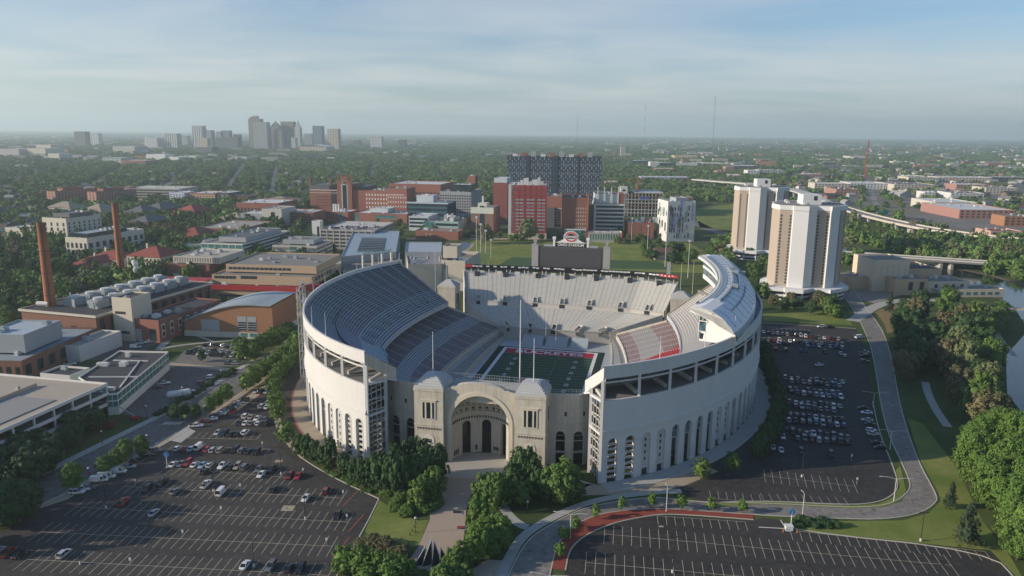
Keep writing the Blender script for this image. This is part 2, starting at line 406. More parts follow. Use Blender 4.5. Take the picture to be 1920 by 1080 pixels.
# west lower deck: scarlet block at the near end, faded scarlet and grey farther on
_t=NT('lower_deck_seats_west'); _u,_v=_t.uv()
_va=_t.add('ShaderNodeAttribute'); _va.attribute_name='vfrac'
_b=_t.ramp(_va.outputs['Fac'],[(0,(.36,.24,.235)),(.24,(.46,.44,.41)),(.60,(.36,.23,.22))],'CONSTANT')
_red=_t.math('LESS_THAN',_t.math('SUBTRACT',_u,_t.math('MULTIPLY',_va.outputs['Fac'],16.0)),118.0); _b=_t.mix(_red,_b,(.55,.02,.04))
_c=_t.mix(_t.math('GREATER_THAN',_t.math('FRACT',_v),.42),(.15,.13,.12),_b)
_c=_t.mix(_t.math('LESS_THAN',_t.math('FRACT',_t.math('DIVIDE',_u,8.5)),.10),_c,(.50,.47,.43)); mB_W=_t.done(_c,.7)
def far_end(x): return lambda v:x
for side in (-1,1):
    Cin=resample([(side*26.4,23.3),(side*34,27.5),(side*42,33.5),(side*49,41),(side*54+T0*.4,48.5),(side*57.6+T0*.7,56)]+cv(67,115,140,100,side,64,158),160); Cout=[p for p in curve(104,133.6,112,116,side,-6.0,169,160)[0]]
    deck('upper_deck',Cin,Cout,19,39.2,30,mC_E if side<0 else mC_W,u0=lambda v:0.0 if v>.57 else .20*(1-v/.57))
    # underside and balcony front
    fr=MB(); us=[i/80 for i in range(81)]; cin=[Cin[int(u*159)] for u in us][22:]
    fr.grid([[(x,y,z) for x,y in cin] for z in (17.6,20.1)]); fr.grid([[(x+side*.5,y,z) for x,y in cin] for z in (20.1,17.6)])
    fr.grid([[(x,y,20.1) for x,y in cin],[(x+side*.5,y,20.1) for x,y in cin]])
    fr.build('balcony_front',M('balcony_paint',(.45,.47,.48),.7,.1),ST)
    co=[Cout[int(u*159)] for u in us][22:]
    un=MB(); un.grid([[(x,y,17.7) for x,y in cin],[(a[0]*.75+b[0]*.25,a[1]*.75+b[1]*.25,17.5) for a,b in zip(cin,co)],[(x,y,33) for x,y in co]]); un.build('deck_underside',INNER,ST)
    Bin=cv(44,70,142,82,side,12.5,174); Bout=[p for p in cv(72,96,140,100,side,4.0,166) if abs(p[0])>24]; Bout=resample(Bout,160)
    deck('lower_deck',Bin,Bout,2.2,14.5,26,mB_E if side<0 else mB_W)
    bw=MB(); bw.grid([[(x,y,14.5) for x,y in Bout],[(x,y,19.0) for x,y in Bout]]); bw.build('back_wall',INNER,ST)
    Wk=cv(41,68,140,84,side,16.5,174)
    wl=MB(); wl.grid([[(x,y,z) for x,y in cc] for cc,z in ((Wk,.0),(Bin,.05),(Bin,3.0),([(x+side*.4,y) for x,y in Bin],3.0),([(x+side*.4,y) for x,y in Bin],2.2))]); wl.build('walkway',CONCL,ST)
    Ain=cv(35,77,150,100,side,23.2,172)
    deck('field_side_deck',Ain,Wk,-2.0,.9,7,mA)
    aw=MB(); aw.grid([[(x,y,z) for x,y in cc] for cc,z in ((Ain,-3.0),(Ain,-1.0),([(x+side*.35,y) for x,y in Ain],-1.0),([(x+side*.35,y) for x,y in Ain],-2.0))]); aw.build('field_wall',CONCL,ST)
    # end walls of the decks at the open side
    ew=MB()
    def endw(ci,co,zi,zo,zb,n=12):
        a,b=ci[-1],co[-1]
        for j in range(n):
            f,g=j/n,(j+1)/n; L=lambda h:(a[0]+(b[0]-a[0])*h,a[1]+(b[1]-a[1])*h)
            p,q=L(f),L(g); ew.face([(*p,zb),(*q,zb),(*q,zi+(zo-zi)*g+1.3),(*p,zi+(zo-zi)*f+1.3)])
            ew.face([(p[0],p[1]+.6,zb),(q[0],q[1]+.6,zb),(q[0],q[1]+.6,zi+(zo-zi)*g+1.3),(p[0],p[1]+.6,zi+(zo-zi)*f+1.3)])
            ew.face([(*p,zi+(zo-zi)*f+1.3),(*q,zi+(zo-zi)*g+1.3),(q[0],q[1]+.6,zi+(zo-zi)*g+1.3),(p[0],p[1]+.6,zi+(zo-zi)*f+1.3)])
    endw(Cin,Cout,19,39.2,16); endw(Bin,Bout,2.2,14.5,-3); endw(Ain,Wk,-2,.9,-3,4)
    ew.build('end_wall',OLDC,ST)
    # vomitory hoods on the upper deck
    if side<0:
        for i in range(8):
            u=.36+.078*i; a=Cin[int(u*159)]; b=Cout[int(u*159)]
            x,y=a[0]+(b[0]-a[0])*.13,a[1]+(b[1]-a[1])*.13; dx,dy=(b[0]-a[0]),(b[1]-a[1]); l=math.hypot(dx,dy); dx/=l; dy/=l
            h=MB(); tx,ty=-dy,dx
            for e in (-1.3,1.3): h.bar((x+tx*e,y+ty*e,22.5),(x+tx*e+dx*5,y+ty*e+dy*5,25.2),.35,1.5)
            h.bar((x+tx*-1.4+dx*5,y+ty*-1.4+dy*5,24.7),(x+tx*1.4+dx*5,y+ty*1.4+dy*5,24.7),.4,1.6); h.build('vomitory_rail',COPPER,ST)
            h=MB(); h.face([(x+tx*-1.1,y+ty*-1.1,22.6),(x+tx*1.1,y+ty*1.1,22.6),(x+tx*1.1+dx*4.6,y+ty*1.1+dy*4.6,25.1),(x+tx*-1.1+dx*4.6,y+ty*-1.1+dy*4.6,25.1)]); h.build('vomitory',DARK,ST)

for side in (-1,1):
    m=MB(); ob=[p for p in resample([q for q in cv(72,96,140,100,side,4.0,166) if abs(q[0])>24],160)][:40]; m.grid([[(*p,14.4) for p in ob],[(side*(23+15.5*i/39) if i<20 else ob[i][0]+side*6*(i-19)/20,(5.5+.1*i) if i<20 else ob[i][1]-4,14.4) for i,p in enumerate(ob)]]); m.build('rear_walkway',INNER,ST)

# ---------------------------------------------------------------- gate: rotunda niche between two square towers
def gate():
    fy=-1.4; Rr=10.3; sp=15.1; yc=fy
    w=MB(); X=12.7
    # front wall with big arch
    arc=[(-Rr*math.cos(math.pi*k/28), sp+Rr*math.sin(math.pi*k/28)) for k in range(29)]
    def top(x):
        ax=abs(x)
        return 27.2 if ax>10.6 else (27.9 if ax>8.6 else 27.9+1.9*math.sqrt(max(0,1-(ax/8.8)**2)))
    for y,fl in ((fy,0),):
        for e in (-1,1): w.face([(e*X,y,0),(e*Rr,y,0),(e*Rr,y,sp),(e*X,y,sp)])
        for k in range(28):
            (a,za),(b,zb)=arc[k],arc[k+1]; w.face([(a,y,za),(b,y,zb),(b,y,top(b)),(a,y,top(a))])
        for e in (-1,1): w.face([(e*X,y,sp),(e*Rr,y,sp),(e*Rr,y,top(Rr)),(e*X,y,27.2)])
    for k in range(28):      # parapet thickness, back
        a,b=arc[k][0],arc[k+1][0]; w.face([(a,fy,top(a)),(b,fy,top(b)),(b,fy+2.2,top(b)),(a,fy+2.2,top(a))]); w.face([(a,fy+2.2,22),(b,fy+2.2,22),(b,fy+2.2,top(b)),(a,fy+2.2,top(a))])
    for e in (-1,1): w.face([(e*X,fy,27.2),(e*Rr,fy,27.2),(e*Rr,fy+2.2,27.2),(e*X,fy+2.2,27.2)])
    w.build('arch_front',OLDC,ST)
    # archivolt ring
    v=MB(); R2=Rr+1.4
    ar2=[(-R2*math.cos(math.pi*k/28), sp+R2*math.sin(math.pi*k/28)) for k in range(29)]
    v.grid([[(x,fy-.28,z) for x,z in arc],[(x,fy-.28,z) for x,z in ar2],[(x,fy,z) for x,z in ar2]]); v.grid([[(x,fy-.28,z) for x,z in arc],[(x,fy,z) for x,z in arc]])
    for e in (-1,1): v.box(min(e*Rr,e*R2),fy-.28,0,max(e*Rr,e*R2),fy-.01,sp)
    v.build('archivolt',M('archivolt_stone',(.62,.55,.43),.85,.12),ST)
    # niche wall: half cylinder with three tall arches
    nw=MB(); ops=[-42,0,42]; hw=9.6
    def inop(a): return any(abs(a-o)<hw for o in ops)
    N=60
    def C(a,z,r=Rr): t=R(a); return (r*math.sin(t), yc+r*math.cos(t), z)
    zt=lambda a,o: 11.2+1.55*math.sqrt(max(0,1-((a-o)/hw)**2))
    angs=sorted(set([-90+180*i/N for i in range(N+1)]+[o+s*hw for o in ops for s in (-1,1)]))
    for a,b in zip(angs,angs[1:]):
        m=(a+b)/2; o=[q for q in ops if abs(m-q)<hw]
        if o: 
            nw.face([C(a,zt(a,o[0])),C(b,zt(b,o[0])),C(b,sp),C(a,sp)]); nw.face([C(a,zt(a,o[0])),C(b,zt(b,o[0])),C(b,zt(b,o[0]),Rr+1.5),C(a,zt(a,o[0]),Rr+1.5)])
        else: nw.face([C(a,0),C(b,0),C(b,sp),C(a,sp)])
    for o in ops:
        for s_ in (-1,1): nw.face([C(o+s_*hw,0),C(o+s_*hw,11.2),C(o+s_*hw,11.2,Rr+1.5),C(o+s_*hw,0,Rr+1.5)])
    nw.build('niche_wall',M('niche_stone',(.50,.455,.375),.9,.15,streak=True),ST)
    for o in ops:
        d=MB(); d.face([C(o-hw,0,Rr+1.45),C(o+hw,0,Rr+1.45),C(o+hw,12.8,Rr+1.45),C(o-hw,12.8,Rr+1.45)]); 
        for a in (-5,0,5): d.bar(C(o+a,0,Rr+1.35),C(o+a,12.5,Rr+1.35),.15,m=1)
        for z in (3.2,7.5): d.bar(C(o-hw,z,Rr+1.3),C(o+hw,z,Rr+1.3),.2,m=1)
        d.build('gate_door',[M('dark_gate_glass',(.012,.012,.013),.3,.2),DARK],ST)
    fb=MB()
    for i in range(30):
        a=-84+168*i/29; p=C(a,14.1,Rr-.1); q=C(a+3.2,14.1,Rr-.1); fb.bar(p,q,.25,.32); fb.bar(C(a+1.2,13.5,Rr-.1),C(a+1.2,14.1,Rr-.1),.45,.3)
    fb.build('fret_band',BRONZE,ST)
    sm=MB()
    for a in (-76,-70,-64,-21): sm.face([C(a-2,1.2,Rr-.08),C(a+2,1.2,Rr-.08),C(a+2,3.0,Rr-.08),C(a-2,3.0,Rr-.08)])
    for a in (17,21.5,26): sm.face([C(a-1.8,1.5,Rr-.08),C(a+1.8,1.5,Rr-.08),C(a+1.8,2.8,Rr-.08),C(a-1.8,2.8,Rr-.08)])
    for j,ff in enumerate(sm.f):
        q=MB(); q.face([sm.v[i] for i in ff]); q.build('niche_window',GLASS,ST)
    # coffered half dome
    dm=MB(); na,nl=13,5
    def D(a,e,r): t=R(a); ee=R(e); return (r*math.cos(ee)*math.sin(t), yc+r*math.cos(ee)*math.cos(t), sp+r*math.sin(ee))
    ros=[]
    for i in range(na):
        for j in range(nl):
            a0,a1=-90+180*i/na,-90+180*(i+1)/na; e0,e1=4+72*j/nl,4+72*(j+1)/nl
            def ring(k,r): 
                da,de=(a1-a0)*k,(e1-e0)*k; return [D(a0+da,e0+de,r),D(a1-da,e0+de,r),D(a1-da,e1-de,r),D(a0+da,e1-de,r)]
            rs=[ring(0,Rr),ring(.14,Rr),ring(.16,Rr+.5),ring(.30,Rr+.5),ring(.32,Rr+.9)]
            for p,q in zip(rs,rs[1:]):
                for k in range(4): dm.face([p[k],p[(k+1)%4],q[(k+1)%4],q[k]])
            dm.face(rs[-1]); ros.append(((a0+a1)/2,(e0+e1)/2))
    for i in range(na): 
        a0,a1=-90+180*i/na,-90+180*(i+1)/na; dm.face([D(a0,0,Rr),D(a1,0,Rr),D(a1,4,Rr),D(a0,4,Rr)]); dm.face([D(a0,76,Rr),D(a1,76,Rr),(0,yc,sp+Rr)])
    do=dm.build('coffered_dome',M('coffer_stone',(.48,.435,.355),.9,.12),ST)
    for a,e in ros:
        q=MB(); p=Vector(D(a,e,Rr+.75)); c=Vector((0,yc,sp)); n=(c-p).normalized(); t1=n.cross(Vector((0,0,1))).normalized()*.42; t2=n.cross(t1).normalized()*.42
        q.face([p-t1-t2,p+t1-t2,p+t1+t2,p-t1+t2]); q.build('rosette',BRONZE,do)
    # roof slab behind the arch and its railing
    rf=MB(); rf.box(-12.6,fy+2.2,25.6,12.6,13.2,26.2); rf.build('gate_roof',CONC,ST)
    rl=MB()
    for i in range(31): x=-14+28*i/30; rl.bar((x,13.1,26),(x,13.1,28.2),.1)
    for z in (27.1,28.2): rl.bar((-14,13.1,z),(14,13.1,z),.1)
    rl.build('railing',COPPER,ST)
    for e in (-1,1):
        x0,x1=sorted((e*12.8,e*23.4)); cx=(x0+x1)/2
        b=MB(); hz_=27.3; y0,y1=-3.2,8.6
        b.box(x0,y0,0,x1,y1,hz_); b.box(x0-.15,y0-.15,13.6,x1+.15,y1+.15,13.95); b.box(x0-.2,y0-.2,hz_-1.0,x1+.2,y1+.2,hz_+.15)
        tw=b.build('gate_tower',OLDC,ST)
        # triple window with frame
        f=MB(); f.box(cx-2.6,y0-.22,16.2,cx+2.6,y0+.01,22.9); f.box(cx-3.0,y0-.4,22.9,cx+3.0,y0+.01,23.25); f.build('window_surround',M('archivolt_stone',(.62,.55,.43)),tw)
        for dx,ww in ((-1.75,.75),(0,1.45),(1.75,.75)):
            f=MB(); f.box(cx+dx-ww/2,y0-.26,16.4,cx+dx+ww/2,y0-.1,22.3); f.build('window',GLASS,tw)
        f=MB()
        for i in range(9): x=cx-4.2+i*1.0; f.box(x,y0-.12,12.6,x+.7,y0+.01,12.85); f.box(x+.1,y0-.12,12.15,x+.4,y0+.01,12.6)
        f.build('fret_band',BRONZE,tw)
        f=MB(); pts=[(cx-2,0)]+[(cx-2*math.cos(math.pi*k/10),8.4+2*math.sin(math.pi*k/10)) for k in range(11)]+[(cx+2,0)]
        f.face([(x,y0-.16,z) for x,z in pts])
        for (xa,za),(xb,zb) in zip(pts,pts[1:]): f.face([(xa,y0-.16,za),(xb,y0-.16,zb),(xb,y0,zb),(xa,y0,za)])
        f.build('arched_panel',M('panel_white_stone',(.66,.61,.52),.85,.08),tw)
        for z in (2.0,4.6,7.4):
            f=MB()
            for dx,ww in ((-.85,.35),(0,.7),(.85,.35)): f.box(cx+dx-ww/2,y0-.22,z,cx+dx+ww/2,y0-.12,z+1.3)
            f.build('window_trio',GLASS,tw)
        r=MB(); ns=7
        for k in range(ns):
            g=k/ns*4.1*1.0; hh=hz_+.15+3.5*math.sin(k/ns*math.pi/2*.98); h2=hz_+.15+3.5*math.sin((k+1)/ns*math.pi/2*.98)
            r.box(x0+g,y0+g,hh,x1-g,y1-g,h2)
        r.build('stepped_roof',ROOFST,tw)
        sd=MB()
        xs=x0-.02 if e<0 else x1+.02
        for y in (2.6,5.2): sd.box(min(xs,xs+e*.1),y,17,max(xs,xs+e*.1),y+1.4,22)
        for j in range(0,len(sd.f),5): pass
        sd.build('side_window',GLASS,tw)
        # old curved wall out to the additions
        ow=MB(); pts=[(23.4,4.0),(28.5,4.6),(34,5.8),(38.5,8.0)]
        def W(l,z,d=0.0):
            k=min(2,int(l*3)); g=l*3-k; x=pts[k][0]+(pts[k+1][0]-pts[k][0])*g; y=pts[k][1]+(pts[k+1][1]-pts[k][1])*g; return (e*x,y+d,z)
        H_=26.2
        cs=[.27,.66]; aw=.105
        xs_=sorted(set([i/30 for i in range(31)]+[c+s*aw for c in cs for s in (-1,1)]))
        for a,b in zip(xs_,xs_[1:]):
            m=(a+b)/2; c=[q for q in cs if abs(m-q)<aw]
            if c:
                za=10.8+1.8*math.sqrt(max(0,1-((a-c[0])/aw)**2)); zb=10.8+1.8*math.sqrt(max(0,1-((b-c[0])/aw)**2))
                ow.face([W(a,za),W(b,zb),W(b,H_),W(a,H_)]); ow.face([W(a,za),W(b,zb),W(b,zb,1.4),W(a,za,1.4)])
            else: ow.face([W(a,0),W(b,0),W(b,H_),W(a,H_)])
            ow.face([W(a,H_),W(b,H_),W(b,H_,1.2),W(a,H_,1.2)]); ow.face([W(a,14.8,-.3),W(b,14.8,-.3),W(b,15.4,-.3),W(a,15.4,-.3)]); ow.face([W(a,15.4,-.3),W(b,15.4,-.3),W(b,15.45),W(a,15.45)])
            ow.face([W(a,20,1.2),W(b,20,1.2),W(b,H_,1.2),W(a,H_,1.2)])
        for c in cs:
            for s_ in (-1,1): ow.face([W(c+s_*aw,0),W(c+s_*aw,10.8),W(c+s_*aw,10.8,1.4),W(c+s_*aw,0,1.4)])
        o=ow.build('old_wall',OLDC,ST)
        for c in cs:
            f=MB(); f.face([W(c-aw,0,1.35),W(c+aw,0,1.35),W(c+aw,12.7,1.35),W(c-aw,12.7,1.35)],1); f.bar(W(c-aw,8.6,1.2),W(c+aw,8.6,1.2),.3,.35); f.bar(W(c-aw,4.4,1.2),W(c+aw,4.4,1.2),.3,.8); f.bar(W(c-aw,10.6,1.2),W(c+aw,10.6,1.2),.15); f.build('arch_window',[LATT,M('dark_gate_glass',(.01,.01,.01))],o)
        for l in (.38,.78):
            f=MB(); f.face([W(l-.022,18.2,-.05),W(l+.022,18.2,-.05),W(l+.022,19.8,-.05),W(l-.022,19.8,-.05)]); f.build('slit_window',GLASS,o)
        f=MB()
        for i in range(13): f.bar(W(i/12.01,H_,.6),W(i/12.01,H_+1.5,.6),.09)
        for z in (H_+.8,H_+1.5):
            for i in range(6): f.bar(W(i/6.01,z,.6),W((i+1)/6.01,z,.6),.09)
        f.build('railing',COPPER,o)
gate()

# ---------------------------------------------------------------- south stand, bleachers, scoreboard
SSm=NT('south_stand_seats'); _u,_v=SSm.uv()
_b=SSm.mix(SSm.ramp(SSm.noise(.16,3),[(.45,0.0),(.6,1.0)]),(.70,.67,.60),(.62,.63,.61)); _n=SSm.noise(.11,5,.7,w=(1,3.5,1))
_b=SSm.mix(SSm.ramp(_n,[(.55,0.0),(.70,.5)]),_b,(.72,.58,.42)); _b=SSm.mix(SSm.ramp(SSm.noise(.13,5,.7,w=(1.3,3.0,1)),[(.56,0.0),(.7,.5)]),_b,(.48,.58,.64))
_c=SSm.mix(SSm.math('GREATER_THAN',SSm.math('FRACT',_v),.40),(.46,.45,.41),_b); _c=SSm.mix(SSm.math('LESS_THAN',SSm.math('FRACT',SSm.math('DIVIDE',_u,3.0)),.10),_c,(.30,.29,.27)); _c=SSm.mix(SSm.math('LESS_THAN',SSm.math('FRACT',SSm.math('DIVIDE',_u,18.0)),.05),_c,(.40,.38,.35))
SSm=SSm.done(_c,.75)
ss_bot=resample([(-31,171.5),(-10,171),(14,171),(33,173)]); ss_mid=resample([(-56,188),(-20,190),(20,190),(42,189),(61,183)]); ss_mid2=resample([(-56.5,190),(-20,192),(20,192),(43,191),(62,185)])
ss_top=resample([(-64,213),(-20,216),(20,216.5),(48,215),(69,207)])
deck('south_lower_deck',ss_bot,ss_mid,3.4,12.2,18,SSm); deck('south_upper_deck',ss_mid2,ss_top,14.2,27.2,24,SSm)
m=MB(); m.grid([[(*p,z) for p in c] for c,z in ((ss_mid,12.2),(ss_mid2,12.2),(ss_mid2,14.4))]); m.build('cross_aisle',CONCL,ST)
m=MB(); m.grid([[(*p,z) for p in c] for c,z in ((ss_bot,-3),(ss_bot,4.3),([(a,b+.4) for a,b in ss_bot],4.3),([(a,b+.4) for a,b in ss_bot],3.3))]); m.build('front_wall',CONC,ST)
m=MB(); bk=[(a,b+6) for a,b in ss_top]; m.grid([[(*p,z) for p in c] for c,z in ((ss_top,27.2),(bk,27.2),(bk,0))])
for a,b in ((ss_top[0],bk[0]),(ss_top[-1],bk[-1])): m.face([(*a,0),(*b,0),(*b,27.2),(*a,27.2)])
m.build('rear_concourse',CONC,ST)
for e in (0,-1):      # raked side walls
    m=MB()
    for (A,za),(B,zb) in (((ss_bot[e],3.4),(ss_mid[e],12.2)),((ss_mid2[e],14.2),(ss_top[e],27.2))):
        o=-.5 if e==0 else .5
        m.face([(*A,-1),(*B,-1),(*B,zb+1.6),(*A,za+1.6)]); m.face([(A[0]+o,A[1],-1),(B[0]+o,B[1],-1),(B[0]+o,B[1],zb+1.6),(A[0]+o,A[1],za+1.6)]); m.face([(*A,za+1.6),(*B,zb+1.6),(B[0]+o,B[1],zb+1.6),(A[0]+o,A[1],za+1.6)])
    m.build('side_wall',CONCL,ST)
for rows,c0,c1,z0 in ((7,ss_mid2,ss_top,14.2),(5,ss_bot,ss_mid,3.6)):
    for i in range(rows):
        j=int((i+.5)/rows*59); a,b=c0[j],c1[j]; dx,dy=b[0]-a[0],b[1]-a[1]; l=math.hypot(dx,dy); dx/=l;dy/=l; tx,ty=-dy,dx
        f=lambda p,q,z:(a[0]+dx*p+tx*q,a[1]+dy*p+ty*q,z)
        m=MB()
        for e in (-1.3,1.3): m.bar(f(0,e,z0+.9),f(4.2,e,z0+2.4),.35,1.6)
        m.bar(f(4.2,-1.5,z0+2.6),f(4.2,1.5,z0+2.6),.4,1.9); q=m.build('vomitory_wall',CONCL,ST)
        m=MB(); m.face([f(.1,-1.1,z0-.6),f(.1,1.1,z0-.6),f(4.0,1.1,z0+2.5),f(4.0,-1.1,z0+2.5)]); m.face([f(-.15,-1.6,z0-1.9),f(-.15,1.6,z0-1.9),f(-.15,1.6,z0+.2),f(-.15,-1.6,z0+.2)]); m.build('vomitory',DARK,ST)
for i in range(7):
    j=int((i+.5)/7*59); a=ss_top[j]; m=MB(); m.box(a[0]-1.5,a[1]-3.2,25.6,a[0]+1.5,a[1]-.6,28.4); q=m.build('top_portal',DARK,ST)
for i in range(36):     # white parapet blocks of the rim
    j=int((i+.5)/36*59); a=ss_top[j]; m=MB(); wd=.5 if i%3 else 3.2; m.box(a[0]-wd/2,a[1]+.3,27.2,a[0]+wd/2,a[1]+.9,29.6 if i%3 else 28.7); m.build('rim_block',CONCL,ST)
m=MB(); m.grid([[(x,y+3,z) for x,y in ss_top] for z in (28.6,32.0)]); m.grid([[(x,y+3.6,z) for x,y in ss_top] for z in (32.0,28.6)]); m.grid([[(x,y+3,32.0) for x,y in ss_top],[(x,y+3.6,32.0) for x,y in ss_top]])
rb=m.build('ribbon_board',M('black_board',(.012,.012,.013),.5,.2),ST)
rr=random.Random(3)
for i in range(2,58):
    if 24<i<36 and False: continue
    a,b=ss_top[i],ss_top[i+1]
    if rr.random()<.72:
        m=MB(); z=30.5+rr.random()*.3; k=rr.uniform(.0,.15); m.face([(a[0]+k,a[1]+2.93,z),(b[0]-rr.uniform(.0,.5),b[1]+2.93,z),(b[0]-.2,b[1]+2.93,z+.8),(a[0]+k,a[1]+2.93,z+.8)]); m.build('ribbon_lettering',M('board_white',(.65,.65,.63),.6,.2),rb)
for i0,i1 in ((0,2),(54,59)):
    m=MB(); m.grid([[(ss_top[i][0],ss_top[i][1]+2.9,z) for i in range(i0,i1+1)] for z in (30.2,31.9)]); m.build('ribbon_end_panel',RED,rb)
# flat bleachers beyond the end zone
for i,(x0,x1) in enumerate(((-16.5,-4.5),(-2.5,9.5),(11.5,21.0))):
    m=MB()
    for r in range(9): m.box(x0,160.5+r*.95,-3,x1,161.45+r*.95,-2.4+r*.42)
    m.build('bleacher',M('bleacher_aluminium',(.42,.47,.50),.6,.12),ST)
# scoreboard
sx,sy=3.0,221.5
m=MB(); m.box(sx-20.5,sy,31,sx+20.5,sy+2.5,44.8,bottom=True); SB=m.build('scoreboard',M('scoreboard_case',(.10,.10,.105),.6,.15),ST)
m=MB(); m.box(sx-19.3,sy-.25,31.6,sx+19.3,sy+.01,44.2); m.build('screen',M('scoreboard_screen',(.075,.07,.075),.45,.06),SB)
for e in (-1,1):
    m=MB(); x=sx+e*22.6; m.box(x-2.1,sy-.6,29,x+2.1,sy+3,45.2); m.box(x-2.3,sy-.8,45.2,x+2.3,sy+3.2,45.8); m.box(x-.7,sy,45.8,x+.7,sy+1.6,47.6); m.box(x-1.0,sy-.2,47.6,x+1.0,sy+1.8,48.6); m.build('column',M('column_grey',(.33,.32,.31),.8,.08),SB)
    m=MB(); x=sx+e*10.6; m.box(x-.6,sy,45,x+.6,sy+1.4,49.5); m.box(x-1.0,sy-.2,49.5,x+1.0,sy+1.6,51); m.build('pedestal',WHITE,SB)
    m=MB(); m.box(min(sx+e*11.4,sx+e*17),sy+.2,44.8,max(sx+e*11.4,sx+e*17),sy+1.2,46.0); m.build('top_panel',COPPER,SB)
m=MB(); m.box(sx-9.8,sy+.2,44.8,sx+9.8,sy+1.4,47.4); sg=m.build('sign_board',M('black_board',(.01,.01,.01)),SB)
out=[(-9.6,47.4),(9.6,47.4),(7.0,48.3),(4.7,49.6),(4.7,52.2),(3.1,54.0),(1.6,54.8),(-1.6,54.8),(-3.1,54.0),(-4.7,52.2),(-4.7,49.6),(-7,48.3)]
m=MB(); A=[(sx+x,sy+.1,z) for x,z in out]; B=[(sx+x,sy+1.3,z) for x,z in out]; m.face(A); m.face(B[::-1])
for i in range(len(A)): j=(i+1)%len(A); m.face([A[i],A[j],B[j],B[i]])
m.build('crest_backing',WHITE,SB)
out=[(x*.82,48.0+(z-47.4)*.90) for x,z in out if abs(x)<7]
m=MB(); m.face([(sx+x,sy+.0,z) for x,z in out]); m.build('crest_field',M('black_board',(.01,.01,.01)),SB)
def ring(cx,cz,rx,rz,w,y,mat,name,par):
    m=MB(); n=28
    def oc(k,ax,az): 
        t=2*math.pi*k/n; c,s_=math.cos(t),math.sin(t); p=.62; return (cx+ax*math.copysign(abs(c)**p,c), y, cz+az*math.copysign(abs(s_)**p,s_))
    m.grid([[oc(k,rx,rz) for k in range(n)],[oc(k,rx-w,rz-w) for k in range(n)]],closed=True); return m.build(name,mat,par)
ring(sx,51.3,3.5,3.3,1.3,sy-.08,WHITE,'crest_letter_outline',SB); ring(sx,51.3,3.2,3.0,.8,sy-.14,M('scarlet_sign',(.55,.015,.03),.5,.05),'crest_letter',SB)
def text(body,size,mat,name,par,loc,rot,sx_=1.0,ext=.05,bold=.02):
    c=bpy.data.curves.new(name,'FONT'); c.body=body; c.size=size; c.align_x='CENTER'; c.align_y='CENTER'; c.extrude=ext; c.offset=bold*size
    o=bpy.data.objects.new(name,c); COL.objects.link(o); dg=bpy.context.evaluated_depsgraph_get(); me=bpy.data.meshes.new_from_object(o.evaluated_get(dg)); bpy.data.objects.remove(o)
    me.materials.clear(); me.materials.append(mat); n=link(name,me,par,loc); n.rotation_euler=rot; n.scale=(sx_,1,1); return n
text('OHIO STADIUM',2.3,WHITE,'sign_lettering',SB,(sx,sy+.05,46.1),(math.pi/2,0,0),1.02,.08,.02)
m=MB(); m.box(sx-4.3,sy-.28,50.55,sx+4.3,sy-.2,52.05); m.build('crest_band',M('column_grey',(.3,.3,.3)),SB)
text('OHIO STATE',1.25,WHITE,'crest_lettering',SB,(sx,sy-.32,51.3),(math.pi/2,0,0),1.0,.03,.015)
# end towers of the old horseshoe
for nm,t,s_,ez in (('end_tower',-67,189,23.5),('end_tower',71,188,23.5)):
    b=MB(); hw=5.5; b.box(t-hw,s_-hw,-2,t+hw,s_+hw,ez); b.box(t-hw-.2,s_-hw-.2,ez-1,t+hw+.2,s_+hw+.2,ez+.1); o=b.build(nm,OLDC,ST)
    r=MB()
    for k in range(6): g=k/6*4.4; r.box(t-hw+g,s_-hw+g,ez+.1+k*.55,t+hw-g,s_+hw-g,ez+.65+k*.55)
    r.build('stepped_roof',ROOFST,o)
    e=-1 if t>0 else 1
    for q in (-1.6,0,1.6):
        f=MB(); X=t+e*(hw+.05); f.box(min(X,X+e*.1),s_+q-.5,12.5,max(X,X+e*.1),s_+q+.5,19); f.build('window',GLASS,o)

